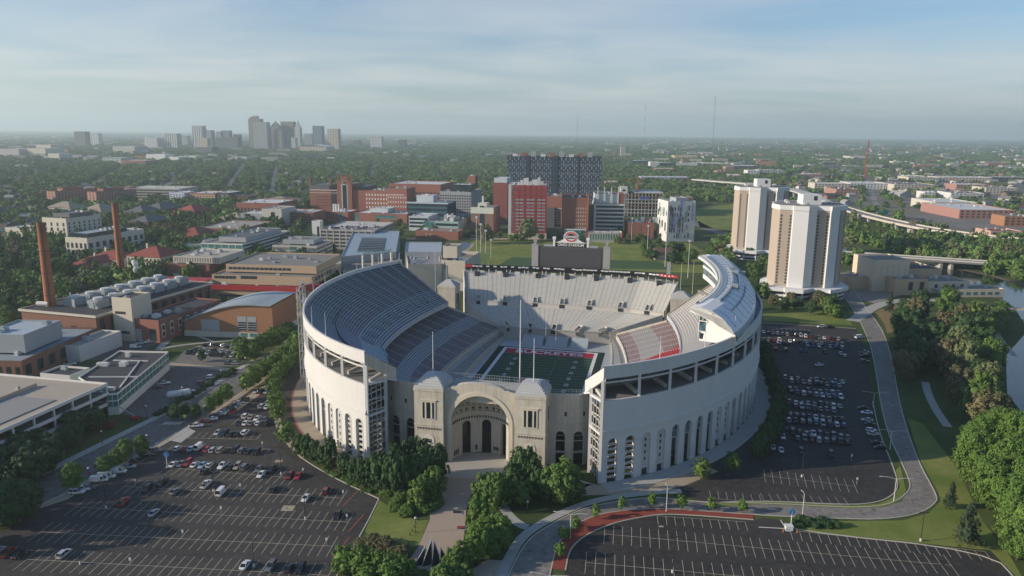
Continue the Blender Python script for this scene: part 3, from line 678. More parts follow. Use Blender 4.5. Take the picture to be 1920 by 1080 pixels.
# ---------------------------------------------------------------- press box over the west stand
def press():
    ri=curve(84.8,129,142,116,1,45,170,90)[0]; rc=curve(102.5,172,250,128,1,36,186,90)[0]
    n=90
    rows=[]
    def lerp(k,f): a,b=ri[k],rc[k]; return a[0]+(b[0]-a[0])*f, a[1]+(b[1]-a[1])*f
    prof=[(0,49.4),(.0,50.2),(.06,50.6),(.25,51.2),(.5,50.5),(.75,48.2),(.93,45.2),(1,43.6),(1,42.9)]
    m=MB(); m.grid([[(*lerp(k,f),z) for k in range(n)] for f,z in prof])
    RFM=NT('press_box_roof_metal'); u_=RFM.noise(.12,4); c_=RFM.mix(u_,(.72,.72,.71),(.80,.80,.78)); RFM=RFM.done(c_,.5)
    PB=m.build('press_box',RFM,ST,smooth=False)
    for k0 in (0,n-1):
        m=MB(); L=[(*lerp(k0,f),z) for f,z in prof]; m.face(L+[(*lerp(k0,1),42.0),(*lerp(k0,.5),46.6),(*lerp(k0,0),48.8)]); o=-1.2 if k0==0 else 1.2
        m.face([(x,y+o*.0,z) for x,y,z in L]); m.build('roof_fascia',WHITE,PB)
    m=MB(); m.grid([[(*lerp(k,f),z) for k in range(n)] for f,z in ((0,49.3),(.1,49.0),(.5,46.8),(1,42.8))]); m.build('soffit',WHITE,PB)
    # walls
    k0=3
    m=MB(); m.grid([[(*lerp(k,f),z) for k in range(k0,n-1)] for f,z in ((.14,38.5),(.14,41.0))]); m.grid([[(*lerp(k,f),z) for k in range(k0,n-1)] for f,z in ((.12,44.4),(.12,45.8))]); m.build('front_wall',WHITE,PB)
    for a in range(k0,n-1,6):
        b=min(a+6,n-2)
        for z0,z1,f in ((41,44.4,.13),(45.8,49.3,.12)):
            m=MB(); m.grid([[(*lerp(k,f),z) for k in range(a,b+1)] for z in (z0,z1)]); 
            for k in range(a,b+1,2): m.bar((*lerp(k,f-.01),z0),(*lerp(k,f-.01),z1),.14,m=1)
            m.build('window_strip',[GLASSB,WHITE],PB)
    m=MB(); m.grid([[(*lerp(k,f),z) for k in range(k0,n-1)] for f,z in ((.97,38.5),(.97,43.3))]); m.build('rear_wall',M('press_grey_panel',(.30,.33,.35),.6,.1),PB)
    m=MB(); m.grid([[(*lerp(k,f),z) for k in range(k0,n-1)] for f,z in ((.14,38.5),(.97,38.5))]); m.build('floor_slab',CONC,PB)
    for kk in (k0,n-2):
        E=lambda f,z,dy=0.0:(lerp(kk,f)[0],lerp(kk,f)[1]+dy,z)
        m=MB(); m.face([E(.16,36.8),E(1.02,37.6),E(.93,42.9),E(.36,45.0),E(.31,44),E(.24,40.6),E(.16,40.0)]); m.build('end_wall',WHITE,PB)
        d=-.06 if kk==k0 else .06
        for f0,f1,z0,z1 in ((.14,.30,40.8,44.2),(.14,.30,44.6,47.9),(.36,.47,45.2,47.0),(.52,.68,44.6,46.2),(.72,.86,43.8,44.9)):
            m=MB(); m.face([E(f0,z0,d),E(f1,z0,d),E(f1,z1,d),E(f0,z1,d)]); m.build('end_window',GLASSB,PB)
        m=MB()
        for f in (.14,.22,.31,.49,.72,.96): m.bar(E(f,38.5 if f<.2 else 45.5-2.2*f,d*2),E(f,49.2-5.8*f*f,d*2),.3)
        for z in (44.75,40.7): m.bar(E(.14,z,d*2),E(.32,z,d*2),.28)
        m.bar(E(.33,45.2,d*2),E(.93,43.0,d*2),.3); m.bar(E(.30,44.2,d*2),E(.44,47.4,d*2),.3)
        m.build('end_frame',WHITE,PB)
        m=MB(); m.face([E(.165,37.6,d),E(.24,37.6,d),E(.26,40.0,d),E(.165,40.0,d)]); m.build('end_door',GLASS,PB)
    for f,w_,h_,a,b in ((.40,.7,.9,10,62),(.56,.9,1.0,30,88),(.72,.5,.6,8,40)):
        m=MB()
        for k in range(a,b): 
            zf=[50.9,50.9,50.0,48.3][0 if f<.45 else 2 if f<.6 else 3]; m.bar((*lerp(k,f),zf+.3),(*lerp(k+1,f),zf+.3),w_,h_)
        m.build('roof_rail',M('roof_rail_grey',(.27,.30,.33),.5,.1),PB)
    m=MB(); m.grid([[(*lerp(k,f),z) for k in range(12,86)] for f,z in ((.13,50.95),(.25,51.3))]); m.build('skylight_strip',M('blue_grey_glazing',(.16,.22,.27),.35,.15),PB)
    for k in range(6,88,2):
        m=MB(); x,y=lerp(k,.06); m.box(x-.35,y-.35,50.4,x+.35,y+.35,51.8); 
        m.build('roof_bollard',WHITE,PB)
    m=MB()
    for k in range(4,88): m.bar((*lerp(k,.015),50.9),(*lerp(k+1,.015),50.9),.18,.9)
    m.build('edge_rail',COPPER,PB)
    for k in range(3,89,5):
        m=MB()
        for (f0,z0),(f1,z1) in zip(((.28,51.2),(.5,50.5),(.75,48.2),(.97,44.5)),((.5,50.5),(.75,48.2),(.97,44.5))): m.bar((*lerp(k,f0),z0+.05),(*lerp(k,f1),z1+.05),.22,.16)
        m.build('roof_seam',M('roof_rail_grey',(.27,.30,.33)),PB)
    for k,f in ((30,.45),(52,.48),(60,.75)):
        m=MB(); x,y=lerp(k,f); zb=50.2 if f<.6 else 47.4; m.box(x-1.6,y-1.2,zb,x+1.6,y+1.2,zb+2.2); m.build('roof_hatch',STEEL,PB)
    # curved grey screen behind the rear wall
    m=MB(); m.grid([[(*lerp(k,f),z) for k in range(2,70)] for f,z in ((.99,42.6),(1.03,41.2),(1.0,39.8))]); m.build('rear_screen',M('press_grey_panel',(.3,.33,.35)),PB)
press()

# ---------------------------------------------------------------- playing field (sunk 3 m)
FZ=-3.0; FX0,FX1,FY1=-22.9,25.9,153.0; FY0=FY1-109.7
def patch(name,poly,z,mat,kind='structure',world=False):
    m=MB(); m.face([(*(SL(*p)[:2]),z) if not world else (p[0],p[1],z) for p in poly]); return tag(m.build(name,mat),kind=kind)
rg=[]
for side in (1,-1):
    c=curve(104,133.5,112,116,side,-17.4 if False else -6.5,230,60)[0]; rg += c if side>0 else c[::-1]
BOWL=[PW.at(PW.L*i/24,9.5) for i in range(1,24)]+[(78,190),(70,216),(-68,216),(-76,190)]+[PE.at(PE.L*i/24,9.5) for i in range(23,0,-1)]+[(-36,12),(-24,13),(-12,13),(0,13),(12,13),(24,13),(36,12)]
APR=M('field_apron_concrete',(.40,.42,.42),.8,.12)
m=MB(); m.face([(*SL(t,s)[:2],FZ-.02) for t,s in BOWL]); tag(m.build('bowl_floor',APR),kind='structure')
TURF=NT('artificial_turf'); _u=TURF.noise(.6,3); TURF=TURF.done(TURF.mix(_u,(.013,.058,.026),(.022,.075,.034)),.85)
TURFD=M('dark_turf_border',(.010,.028,.020),.9,.12)
patch('turf_border',[(FX0-5.5,FY0-7),(FX1+5.5,FY0-7),(FX1+5.5,FY1+3.4),(FX0-5.5,FY1+3.4)],FZ+.01,TURFD)
patch('playing_field',[(FX0,FY0),(FX1,FY0),(FX1,FY1),(FX0,FY1)],FZ+.03,TURF)
EZ=M('scarlet_end_zone',(.40,.018,.035),.8,.12)
for y in (FY0,FY1-9.14): patch('end_zone',[(FX0,y),(FX1,y),(FX1,y+9.14),(FX0,y+9.14)],FZ+.05,EZ)
LW=M('white_line_paint',(.70,.70,.68),.8,.08)
m=MB()
def ln(x0,y0,x1,y1): m.face([SL(x0,y0,FZ+.07),SL(x1,y0,FZ+.07),SL(x1,y1,FZ+.07),SL(x0,y1,FZ+.07)])
for i in range(21):
    y=FY0+9.14+i*4.572; ln(FX0,y-.04,FX1,y+.04)
for x in (FX0-.9,FX1): ln(x-.9 if x<0 else x,FY0,x+.9 if x<0 else x+1.8,FY1)
for y in (FY0-1.6,FY1): ln(FX0-1.8,y,FX1+1.8,y+1.6)
for i in range(101):
    y=FY0+9.14+i*.9144
    for x in (FX0+18.3,FX1-18.3): ln(x-.3,y-.04,x+.3,y+.04)
tag(m.build('field_lines',LW),kind='structure')
def ground_text(body,size,mat,name,t,s,z,rz,sx_=1.0):
    o=text(body,size,mat,name,None,SL(t,s,z),(0,0,rz-AX),sx_,.004,.02); return tag(o,kind='structure')
ground_text('BUCKEYES',7.6,LW,'end_zone_lettering',1.5,FY1-4.6,FZ+.09,0,1.05)
for i,nn in enumerate(('1 0','2 0','3 0','4 0','5 0','4 0','3 0','2 0','1 0')):
    y=FY0+9.14+9.144*(i+1)
    for x,rz in ((FX0+8.2,-math.pi/2),(FX1-8.2,math.pi/2)): ground_text(nn,3.0,LW,'yard_number',x,y,FZ+.09,rz)
ym=(FY0+FY1)/2
def ring_ground(rx,ry,w,z,mat,name):
    m=MB(); n=32
    def oc(k,ax,ay):
        t=2*math.pi*k/n; c,s_=math.cos(t),math.sin(t); p=.62; return SL(1.5+ax*math.copysign(abs(c)**p,c), ym+ay*math.copysign(abs(s_)**p,s_), z)
    m.grid([[oc(k,rx,ry) for k in range(n)],[oc(k,rx-w,ry-w) for k in range(n)]],closed=True); return tag(m.build(name,mat),kind='structure')
ring_ground(7.6,6.6,2.6,FZ+.09,LW,'midfield_logo_outline'); ring_ground(7.2,6.2,1.8,FZ+.11,EZ,'midfield_logo')
# goal posts
for y,lab in ((FY1+1.2,'white goalpost standing behind the far red end zone'),(FY0-1.2,'white goalpost at the end of the field nearest the gate')):
    g=empty('goalpost',SL(1.5,y,FZ),-AX,lab,'goalpost')
    m=MB(); m.tube((0,1.2,0),(0,1.2,2.2),.12); m.tube((0,1.2,2.2),(0,0,3.05),.12); m.build('support',WHITE,g)
    m=MB(); m.tube((-2.82,0,3.05),(2.82,0,3.05),.1); m.build('crossbar',WHITE,g)
    for x in (-2.82,2.82): m=MB(); m.tube((x,0,3.05),(x,0,13.7),.09); m.build('upright',WHITE,g)
def flagpole(p,h,label,r=.16,name='flagpole',cat='flagpole',group=None):
    o=empty(name,p,0,label,cat,group)
    m=MB(); m.tube((0,0,0),(0,0,h),r,r*.5); m.build('pole',WHITE,o)
    m=MB(); m.tube((0,0,h),(0,0,h+.5),r*.9,r*.2); m.build('finial',WHITE,o)
    m=MB(); m.tube((0,0,0),(0,0,.5),r*2.2,r*1.4); m.build('base',CONCL,o)
    return o
flagpole(SL(-18.1,2.7,30.8),15,'white flagpole on top of the left gate tower'); flagpole(SL(18.1,2.7,30.8),15,'white flagpole on top of the right gate tower')
flagpole(SL(11.0,14.5,25.2),31,'tallest white flagpole standing behind the gate arch',.24)
# ================================================================ GROUND, ROADS, LOTS
def gmat():
    t=NT('ground_grass'); a=t.noise(.02,6,.65); b=t.noise(.25,5,.7); c2=t.noise(.0016,5,.6)
    c=t.mix(t.ramp(a,[(.35,0.0),(.68,1.0)]),(.055,.085,.024),(.115,.14,.045)); c=t.mix(t.ramp(b,[(.4,0.0),(.75,.7)]),c,(.055,.070,.026))
    c=t.mix(t.ramp(c2,[(.50,0.0),(.66,.55)]),c,(.12,.11,.08)); return t.done(c,.95,.1)
def ground():
    inner=[SL(*p) for p in BOWL]; c=SL(0,110); m=MB(); big=[]; mid=[]; n=len(inner)
    for p in inner:
        d=Vector((p.x-c.x,p.y-c.y)).normalized(); big.append(c+Vector((d.x,d.y,0))*33000); mid.append(c+Vector((d.x,d.y,0))*900)
    for p in big: 
        p.x=max(-29900,min(29900,p.x)); p.y=max(-2900,min(26900,p.y))
    for A,B in ((inner,mid),(mid,big)):
        for i in range(n): j=(i+1)%n; m.face([A[i],A[j],B[j],B[i]])
    return tag(m.build('ground',gmat()),kind='structure')
ground()
def asphalt(name,k=1.0,warm=0.0):
    t=NT(name); a=t.noise(.035,6,.6); b=t.noise(.4,5,.75); f=t.noise(6.0,2); c1=(.060*k+warm,.054*k+warm*.9,.049*k+warm*.7)
    c=t.mix(t.ramp(a,[(.3,0.0),(.7,1.0)]),sc(c1,.72),sc(c1,1.35)); c=t.mix(t.ramp(b,[(.50,0.0),(.70,.75)]),c,sc(c1,2.1)); v2=t.add('ShaderNodeTexVoronoi'); v2.inputs['Scale'].default_value=.30; tc2=t.add('ShaderNodeTexCoord'); t.l.new(tc2.outputs['Object'],v2.inputs['Vector']); c=t.mix(t.ramp(v2.outputs['Distance'],[(.05,.75),(.30,0.0)]),c,sc(c1,.45)); c=t.mix(t.ramp(f,[(.4,0.0),(.6,.25)]),c,sc(c1,1.5))
    vo=t.add('ShaderNodeTexVoronoi'); vo.feature='DISTANCE_TO_EDGE'; vo.inputs['Scale'].default_value=.045; tc=t.add('ShaderNodeTexCoord'); t.l.new(tc.outputs['Object'],vo.inputs['Vector'])
    c=t.mix(t.ramp(vo.outputs['Distance'],[(0.0,.35),(.010,0.0)]),c,sc(c1,.35)); return t.done(c,.85,.25)
ASPH=asphalt('lot_asphalt',.85); ASPHR=asphalt('road_asphalt',2.2,.02); ASPHN=asphalt('fresh_asphalt',.7); ROADT=asphalt('worn_road',2.7,.03)
PAVE=M('tan_pavement',(.40,.325,.235),.9,.14); PAVEG=M('grey_pavement',(.42,.40,.36),.9,.12); BRKP=M('brick_paving',(.42,.325,.25),.9,.12); MULCH=M('red_mulch',(.27,.062,.04),.95,.25); LAWN=None
def lawn():
    t=NT('mown_lawn'); a=t.noise(.05,5,.6); b=t.noise(.5,4,.7); st=t.noise(1,2,w=(.35,.02,1))
    c=t.mix(t.ramp(a,[(.35,0.0),(.65,1.0)]),(.13,.18,.036),(.25,.26,.075)); c=t.mix(t.ramp(b,[(.45,0.0),(.7,.6)]),c,(.13,.17,.04)); c=t.mix(t.ramp(st,[(.45,0.0),(.6,.25)]),c,(.17,.19,.06)); return t.done(c,.95,.1)
LAWN=lawn(); BARE=M('bare_soil',(.17,.125,.085),.95,.25); DRYG=M('dry_grass',(.24,.17,.07),.95,.2)
KERB=M('kerb_concrete',(.50,.46,.39),.85,.12); REDK=M('red_kerb_paint',(.36,.11,.08),.8,.15)
def area(name,pts,z,mat): 
    m=MB(); m.face([G(x,y,0)+Vector((0,0,z)) for x,y in pts]); return tag(m.build(name,mat),kind='structure')
def strip(name,pts,wid,z,mat,h=0.0,world=False,off=0.0):
    P=[Vector(p) if world else G(*p) for p in pts]; P=smooth_line(P); m=MB(); L=[];Rr=[]
    for i,p in enumerate(P):
        a=P[max(0,i-1)]; b=P[min(len(P)-1,i+1)]; d=Vector((b.x-a.x,b.y-a.y)).normalized(); n=Vector((-d.y,d.x,0))
        L.append(p+n*(off+wid/2)); Rr.append(p+n*(off-wid/2))
    zz=Vector((0,0,z)); 
    if h==0: m.grid([[p+zz for p in Rr],[p+zz for p in L]])
    else:
        t=Vector((0,0,z+h)); m.grid([[p+zz for p in Rr],[p+t for p in Rr],[p+t for p in L],[p+zz for p in L]])
    return tag(m.build(name,mat),kind='structure')
def smooth_line(P,it=2):
    for _ in range(it):
        Q=[P[0]]
        for a,b in zip(P,P[1:]): Q += [a*.75+b*.25, a*.25+b*.75]
        P=Q+[P[-1]]
    return P
def kerb(pts,mat=None,w=.35,h=.14): return strip('kerb',pts,w,0.0,mat or KERB,h)
# --- left parking lot and the street beside it
area('parking_lot',[(-260,1240),(-120,1075),(0,1020),(100,962),(190,908),(250,868),(330,825),(380,792),(430,768),(475,742),(512,733),(517,775),(523,808),(545,842),(572,868),(640,906),(718,940),(690,1000),(648,1070),(600,1240)],.02,ASPH)
street_far=[(-200,1052),(-60,985),(62,922),(207,845),(295,800),(380,751),(445,708),(500,674),(560,634),(610,590)]
street_near=[(640,590),(600,632),(562,668),(520,702),(475,730),(430,770),(332,835),(240,887),(100,956),(0,1004),(-160,1075)]
area('street',street_far+street_near,.03,ASPHR)
strip('pavement',[(-200,1044),(-60,979),(62,917),(207,841),(295,797),(380,748),(445,705),(480,684)],3.2,.05,PAVEG); kerb([(-200,1052),(-60,985),(62,922),(207,845),(295,800),(380,751),(445,708),(500,674),(560,634)])
strip('pavement',[(80,968),(150,934),(240,884),(332,831),(430,768),(475,735),(520,706),(562,672)],3.0,.05,PAVE); kerb([(0,1004),(100,956),(240,887),(332,835),(430,770),(475,730),(520,702),(562,668)])
area('pavement',[(90,968),(128,938),(165,915),(186,912),(150,942),(135,952)],.08,PAVE)
area('pavement',[(322,838),(352,812),(372,820),(345,842)],.08,PAVEG)
area('planting_bed',[(420,782),(500,730),(512,735),(440,788)],.07,MULCH); area('pavement',[(440,770),(505,728),(512,733),(450,780)],.09,PAVE)
m=MB()
for i in range(6):      # two crosswalks of white bars
    for (x,y,dx,dy) in ((312,806,6,-.2),(300,842,6,-3.2)):
        a=G(x+i*dx,y+i*dy); m.face([a+Vector((-.3,-1.5,.06)),a+Vector((.3,-1.5,.06)),a+Vector((.9,1.5,.06)),a+Vector((.3,1.5,.06))])
tag(m.build('crosswalk_markings',LW),kind='structure')
kerb([(512,733),(517,775),(523,808),(545,842),(572,868),(640,906),(718,940)]); kerb([(718,940),(690,1000),(648,1070),(590,1200)])
strip('pavement',[(519,770),(527,808),(549,840),(577,866)],2.6,.06,PAVE)
# --- ring walk, red kerb and ring road around the stadium
def ringband(name,d0,d1,z,mat,P,u0,u1,n=70,h=0):
    m=MB(); us=[u0+(u1-u0)*i/n for i in range(n+1)]
    a=[SL(*P.at(u,d0),z) for u in us]; b=[SL(*P.at(u,d1),z) for u in us]
    if h==0: m.grid([a,b])
    else: m.grid([[p-Vector((0,0,h)) for p in a],a,b,[p-Vector((0,0,h)) for p in b]])
    return tag(m.build(name,mat),kind='structure')
for P_ in (PE,PW):
    ringband('ring_road',-6.5,-17.5,.055,ASPHN if P_ is PE else ASPH,P_,18 if P_ is PE else 40,P_.L)
    ringband('ring_walk',0,-6.2,.10,PAVE if P_ is PE else PAVEG,P_,0,P_.L); ringband('red_kerb',-6.2,-6.75,.17,REDK if P_ is PE else KERB,P_,0,P_.L,h=.17)
# --- plaza in front of the gate, walk to the road
area('plaza',[(700,905),(760,890),(845,868),(838,850),(975,850),(965,868),(1040,882),(1120,905),(1040,935),(985,915),(905,925),(850,920),(815,925),(740,912)],.05,PAVEG)
area('plaza',[(800,925),(840,906),(900,915),(930,918),(890,930),(882,960),(876,1052),(820,1078),(778,1052),(793,1030),(815,975)],.07,BRKP)
area('plaza',[(840,898),(995,898),(975,914),(900,912),(836,914)],.09,PAVE)
area('walkway',[(870,1085),(925,1050),(968,1052),(958,1100),(900,1120),(840,1110)],.06,BRKP)
strip('walkway',[(950,950),(965,970),(985,985),(998,988)],3.2,.07,PAVEG)
area('apron',[(1030,900),(1130,906),(1210,895),(1285,872),(1345,852),(1372,868),(1290,905),(1215,922),(1130,925),(1080,928)],.05,PAVE)
area('drain_grate',[(1000,1000),(1001,1000),(1001,1001)],.05,DARK) if False else None
for x,y in ((865,963),(873,992)):
    c=G(x,y); m=MB(); m.box(c.x-1.6,c.y-1.1,.07,c.x+1.6,c.y+1.1,.22); o=m.build('planter_bed',PAVEG); m=MB(); m.box(c.x-1.25,c.y-.8,.2,c.x+1.25,c.y+.8,.3); tag(o,'rectangular %s bed set in the brick walk %s'%(('dark','nearer the plaza') if y<980 else ('red mulch','beyond the lawn')),'planter'); m.build('mulch',MULCH if y>980 else DARK,o)
# --- lawns
area('lawn',[(718,942),(760,968),(792,980),(812,978),(795,1025),(770,1036),(700,1010),(693,1000)],.06,LAWN)
area('planting_bed',[(572,868),(640,905),(718,939),(812,960),(832,930),(735,905),(660,880),(600,855),(580,850)],.04,M('bed_ground_cover',(.075,.085,.03),.95,.3))
strip('planting_wall',[(590,860),(640,880),(700,896),(770,908)],.8,.0,M('pink_stone',(.42,.27,.19),.9,.15),.6)
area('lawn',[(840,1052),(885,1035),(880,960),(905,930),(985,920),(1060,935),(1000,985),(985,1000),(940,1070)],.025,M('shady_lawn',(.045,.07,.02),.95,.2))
# --- road curving in front and up the right-hand side
road_in=[(940,1140),(975,1050),(1000,1010),(1035,985),(1090,955),(1150,938),(1240,926),(1310,935),(1440,934),(1600,940),(1660,936),(1692,924),(1712,906),(1714,890),(1695,850),(1672,805),(1655,745),(1645,680),(1632,625),(1597,560),(1560,520)]
road_out=[(1590,515),(1622,562),(1657,605),(1675,660),(1684,710),(1698,770),(1727,850),(1763,912),(1765,925),(1742,944),(1700,956),(1640,962),(1440,958),(1300,950),(1240,948),(1180,953),(1130,961),(1095,977),(1070,997),(1053,1022),(1043,1065),(1030,1140)]
area('road',road_in+road_out,.03,ROADT)
kerb(road_in); kerb(road_out)
strip('pavement',[(925,1140),(962,1050),(985,1008),(1020,982),(1085,948),(1150,929),(1240,917),(1285,915)],3.0,.09,PAVEG)
area('mulch_island',[(1043,1065),(1053,1022),(1070,997),(1095,977),(1130,961),(1180,953),(1240,948),(1421,957),(1421,966),(1260,957),(1215,964),(1165,975),(1120,993),(1092,1012),(1076,1032),(1070,1068)],.12,MULCH)
kerb([(1070,1068),(1076,1032),(1092,1012),(1120,993),(1165,975),(1215,964),(1260,957),(1421,966)])
area('grass_verge',[(1330,945),(1440,936),(1600,942),(1664,938),(1697,926),(1706,905),(1694,860),(1686,868),(1694,900),(1680,920),(1655,932),(1600,937),(1440,931),(1330,938)],.09,LAWN)
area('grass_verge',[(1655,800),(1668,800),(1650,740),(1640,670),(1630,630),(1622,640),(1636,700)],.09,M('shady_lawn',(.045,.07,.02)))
area('parking_lot',[(1424,596),(1606,604),(1625,640),(1640,740),(1654,800),(1684,868),(1692,900),(1678,918),(1650,930),(1600,935),(1440,930),(1330,936),(1255,912),(1300,903),(1420,850),(1440,700)],.02,ASPHN)
kerb([(1424,596),(1606,604)]); kerb([(1640,740),(1654,800),(1684,868),(1692,900),(1678,918),(1650,930),(1600,935),(1440,930),(1330,936)])
area('parking_lot',[(1040,1240),(1066,1090),(1072,1050),(1080,1032),(1095,1014),(1122,995),(1166,977),(1215,966),(1260,959),(1421,968),(1440,962),(1472,966),(1484,984),(1865,1017),(1925,1075),(2010,1240)],.02,ASPHN)
kerb([(1472,966),(1484,984),(1865,1017),(1925,1078),(1990,1180)])
area('lawn',[(1490,968),(1700,962),(1748,948),(1772,925),(1765,905),(1732,850),(1706,770),(1735,780),(1800,860),(1850,960),(1900,1020),(1940,1085),(1928,1076),(1866,1015),(1486,983)],.04,LAWN)
area('lawn',[(1432,592),(1600,598),(1585,575),(1480,566),(1430,575)],.04,LAWN); area('dry_lawn',[(1660,596),(1642,572),(1672,558),(1700,556),(1690,605),(1665,612)],.05,DRYG)
strip('walkway',[(1738,702),(1744,725),(1760,755),(1782,785)],3.4,.05,PAVEG); strip('walkway',[(1872,575),(1866,600),(1880,625),(1905,650)],3.4,.05,PAVEG)
# --- left campus ground: yards, small lot, paths
area('utility_yard',[(232,790),(300,700),(318,690),(440,706),(380,752),(295,798)],.03,asphalt('yard_asphalt',1.9,.01))
area('parking_lot',[(330,690),(345,672),(372,660),(455,655),(470,668),(455,695),(400,700)],.03,ASPHR)
strip('pavement',[(322,694),(380,698),(450,705)],4,.05,PAVE)
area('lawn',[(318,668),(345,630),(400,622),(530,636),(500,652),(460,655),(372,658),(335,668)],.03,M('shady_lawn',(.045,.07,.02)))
strip('walkway',[(310,665),(345,658),(420,650),(500,640)],2.4,.05,PAVEG); strip('walkway',[(300,668),(325,640),(345,612)],4,.05,PAVEG); strip('walkway',[(370,640),(402,651)],2.0,.05,PAVEG)
area('service_yard',[(112,690),(250,690),(318,640),(345,600),(300,590),(180,640),(110,650)],.02,asphalt('yard_asphalt_2',1.8,.012))
area('campus_street',[(150,1010),(160,1000),(150,1008)],.02,ASPH) if False else None
area('pavement',[(300,592),(570,590),(570,600),(340,602),(300,600)],.04,PAVE)
area('lawn',[(310,572),(565,575),(570,588),(310,585)],.03,LAWN)
# --- practice fields beyond the stadium, park on the right
area('practice_field',[(868,462),(900,447),(1290,449),(1330,470),(1325,505),(868,505)],.04,LAWN); area('practice_field',[(960,482),(1235,485),(1262,500),(930,500)],.07,M('practice_turf',(.05,.10,.03),.9,.12))
area('grass_park',[(1296,385),(1390,372),(1390,425),(1310,420)],.05,LAWN)
strip('street',[(760,452),(880,449),(1000,447),(1200,449)],9,.05,PAVE); strip('street',[(1296,408),(1330,425),(1392,440),(1450,455)],16,.05,ASPHR)
area('pond_basin',[(838,478),(842,460),(872,455),(884,460),(868,472)],.06,M('blue_court',(.10,.16,.22),.7,.15))
strip('walkway',[(850,480),(878,470),(886,458)],3,.08,PAVE)
# --- river and far right ground
WAT=NT('river_water'); _n=WAT.noise(.25,3); WAT.b.inputs['Base Color'].default_value=(.03,.04,.035,1); WAT=WAT.done((.028,.036,.03),.08,.5,_n,.05)
area('river',[(1540,440),(1600,450),(1640,470),(1740,484),(1830,492),(1900,512),(2050,570),(2150,780),(1940,780),(1892,720),(1888,650),(1930,600),(1900,556),(1830,528),(1740,505),(1640,484),(1560,468)],.03,WAT)
strip('river_bank',[(1600,452),(1645,468),(1740,482),(1835,494),(1920,516)],7,.06,BARE); strip('river_bank',[(1655,470),(1700,478)],4,.08,BARE) if False else None
def mixground():
    t=NT('paved_district'); a=t.noise(.012,5,.6); b=t.noise(.05,4,.7); return t.done(t.mix(t.ramp(a,[(.42,0.0),(.58,1.0)]),(.19,.175,.15),t.mix(b,(.10,.12,.045),(.24,.22,.18))),.95,.1)
area('paved_district',[(1480,352),(1500,318),(1700,312),(1990,310),(2050,445),(1860,424),(1760,413),(1690,400),(1600,384),(1540,362)],.025,mixground())
area('shopping_car_park',[(1700,400),(1760,372),(1880,398),(1960,412),(1960,436),(1850,420)],.04,asphalt('shopping_asphalt',2.6,.02))
strip('highway',[(1250,330),(1340,336),(1440,341),(1500,352),(1545,372),(1600,390),(1680,405),(1760,417),(1860,428),(1990,440)],24,.06,asphalt('highway_concrete',5.2,.05))
strip('highway',[(1560,352),(1640,380),(1720,397),(1800,412),(1880,424)],18,.08,ASPHR)
strip('street',[(1600,590),(1640,560),(1690,548),(1760,548)],8,.05,PAVEG); area('car_park',[(1590,545),(1600,515),(1650,513),(1690,540),(1640,556)],.05,M('tan_car_park',(.30,.26,.21),.9,.15))
for i,(a,b) in enumerate((((1240,308),(1395,312)),((1300,322),(1395,322)),((1680,322),(1850,330)),((60,345),(160,342)))):
    strip('street',[a,b],26,.06,asphalt('far_street_%d'%i,3.0,.03))
# --- parking bay lines
YEL=M('yellow_line_paint',(.55,.49,.36),.85,.3); WLINE=M('worn_white_paint',(.52,.50,.45),.85,.25); REDP=M('red_line_paint',(.40,.12,.08),.85,.15)
class Row:
    """a row of bays: centre line a-b; bays on one or both sides"""
    def __init__(s,a,b,sides=(1,-1),depth=5.3,pitch=2.62):
        s.a=G(*a); s.b=G(*b); d=s.b-s.a; s.L=d.length; s.d=d.normalized(); s.n=Vector((-s.d.y,s.d.x,0)); s.sides=sides; s.dep=depth; s.pitch=pitch; s.k=int(s.L/pitch)
        s.ang=math.atan2(s.d.y,s.d.x)
    def lines(s,m,w=.13,z=.045):
        def q(p,r,ww): 
            d=(r-p).normalized(); n=Vector((-d.y,d.x,0))*ww/2; m.face([p-n+Vector((0,0,z)),r-n+Vector((0,0,z)),r+n+Vector((0,0,z)),p+n+Vector((0,0,z))])
        for i in range(s.k+1):
            p=s.a+s.d*(i*s.pitch)
            for e in s.sides: q(p,p+s.n*(e*s.dep),w)
        z+=.006; q(s.a,s.a+s.d*(s.k*s.pitch),w)
    def spot(s,x,y):
        """nearest bay to a map position: (point, heading)"""
        p=G(x,y); return p
LOT=[Row((85,1014),(640,1031)),Row((60,1066),(640,1086)),Row((150,966),(662,985)),Row((240,926),(652,940)),Row((318,889),(572,905)),Row((330,848),(512,851),(-1,)),Row((345,833),(490,833),(1,)),Row((450,797),(515,799)),Row((-40,1125),(600,1155))]
m=MB()
for r in LOT: r.lines(m)
tag(m.build('bay_lines',YEL),kind='structure')
m=MB()
for r in LOT[:4]:
    e=r.a+r.d*(r.k*r.pitch+2.6); 
    d=Vector((-.25,-1,0)).normalized(); n=Vector((-d.y,d.x,0))*.13; p,q=e-d*5.3,e+d*5.3; z=Vector((0,0,.05)); m.face([p-n+z,q-n+z,q+n+z,p+n+z])
tag(m.build('row_end_lines',REDP),kind='structure')
LOT2=[Row((1142,998),(1800,1045)),Row((1108,1052),(1900,1108)),Row((1490,985),(1862,1018),(-1,)),Row((1240,962),(1420,971),(-1,)),Row((1090,1120),(1900,1190))]
m=MB()
for r in LOT2: r.lines(m)
tag(m.build('bay_lines',YEL),kind='structure')
LOT3=[Row((1440,883),(1612,900)),Row((1340,927),(1440,934),(1,)),Row((1440,930),(1600,936),(1,)),Row((1424,604),(1520,608),(-1,))]
m=MB()
for r in LOT3: r.lines(m,.11)
tag(m.build('bay_lines',WLINE),kind='structure')
def quadpatch(name,x,y,w,d,mat,z=.06):
    c=G(x,y); m=MB(); m.face([c+Vector((a,b,z)) for a,b in ((-w,-d),(w,-d),(w,d),(-w,d))]); return tag(m.build(name,mat),kind='structure')
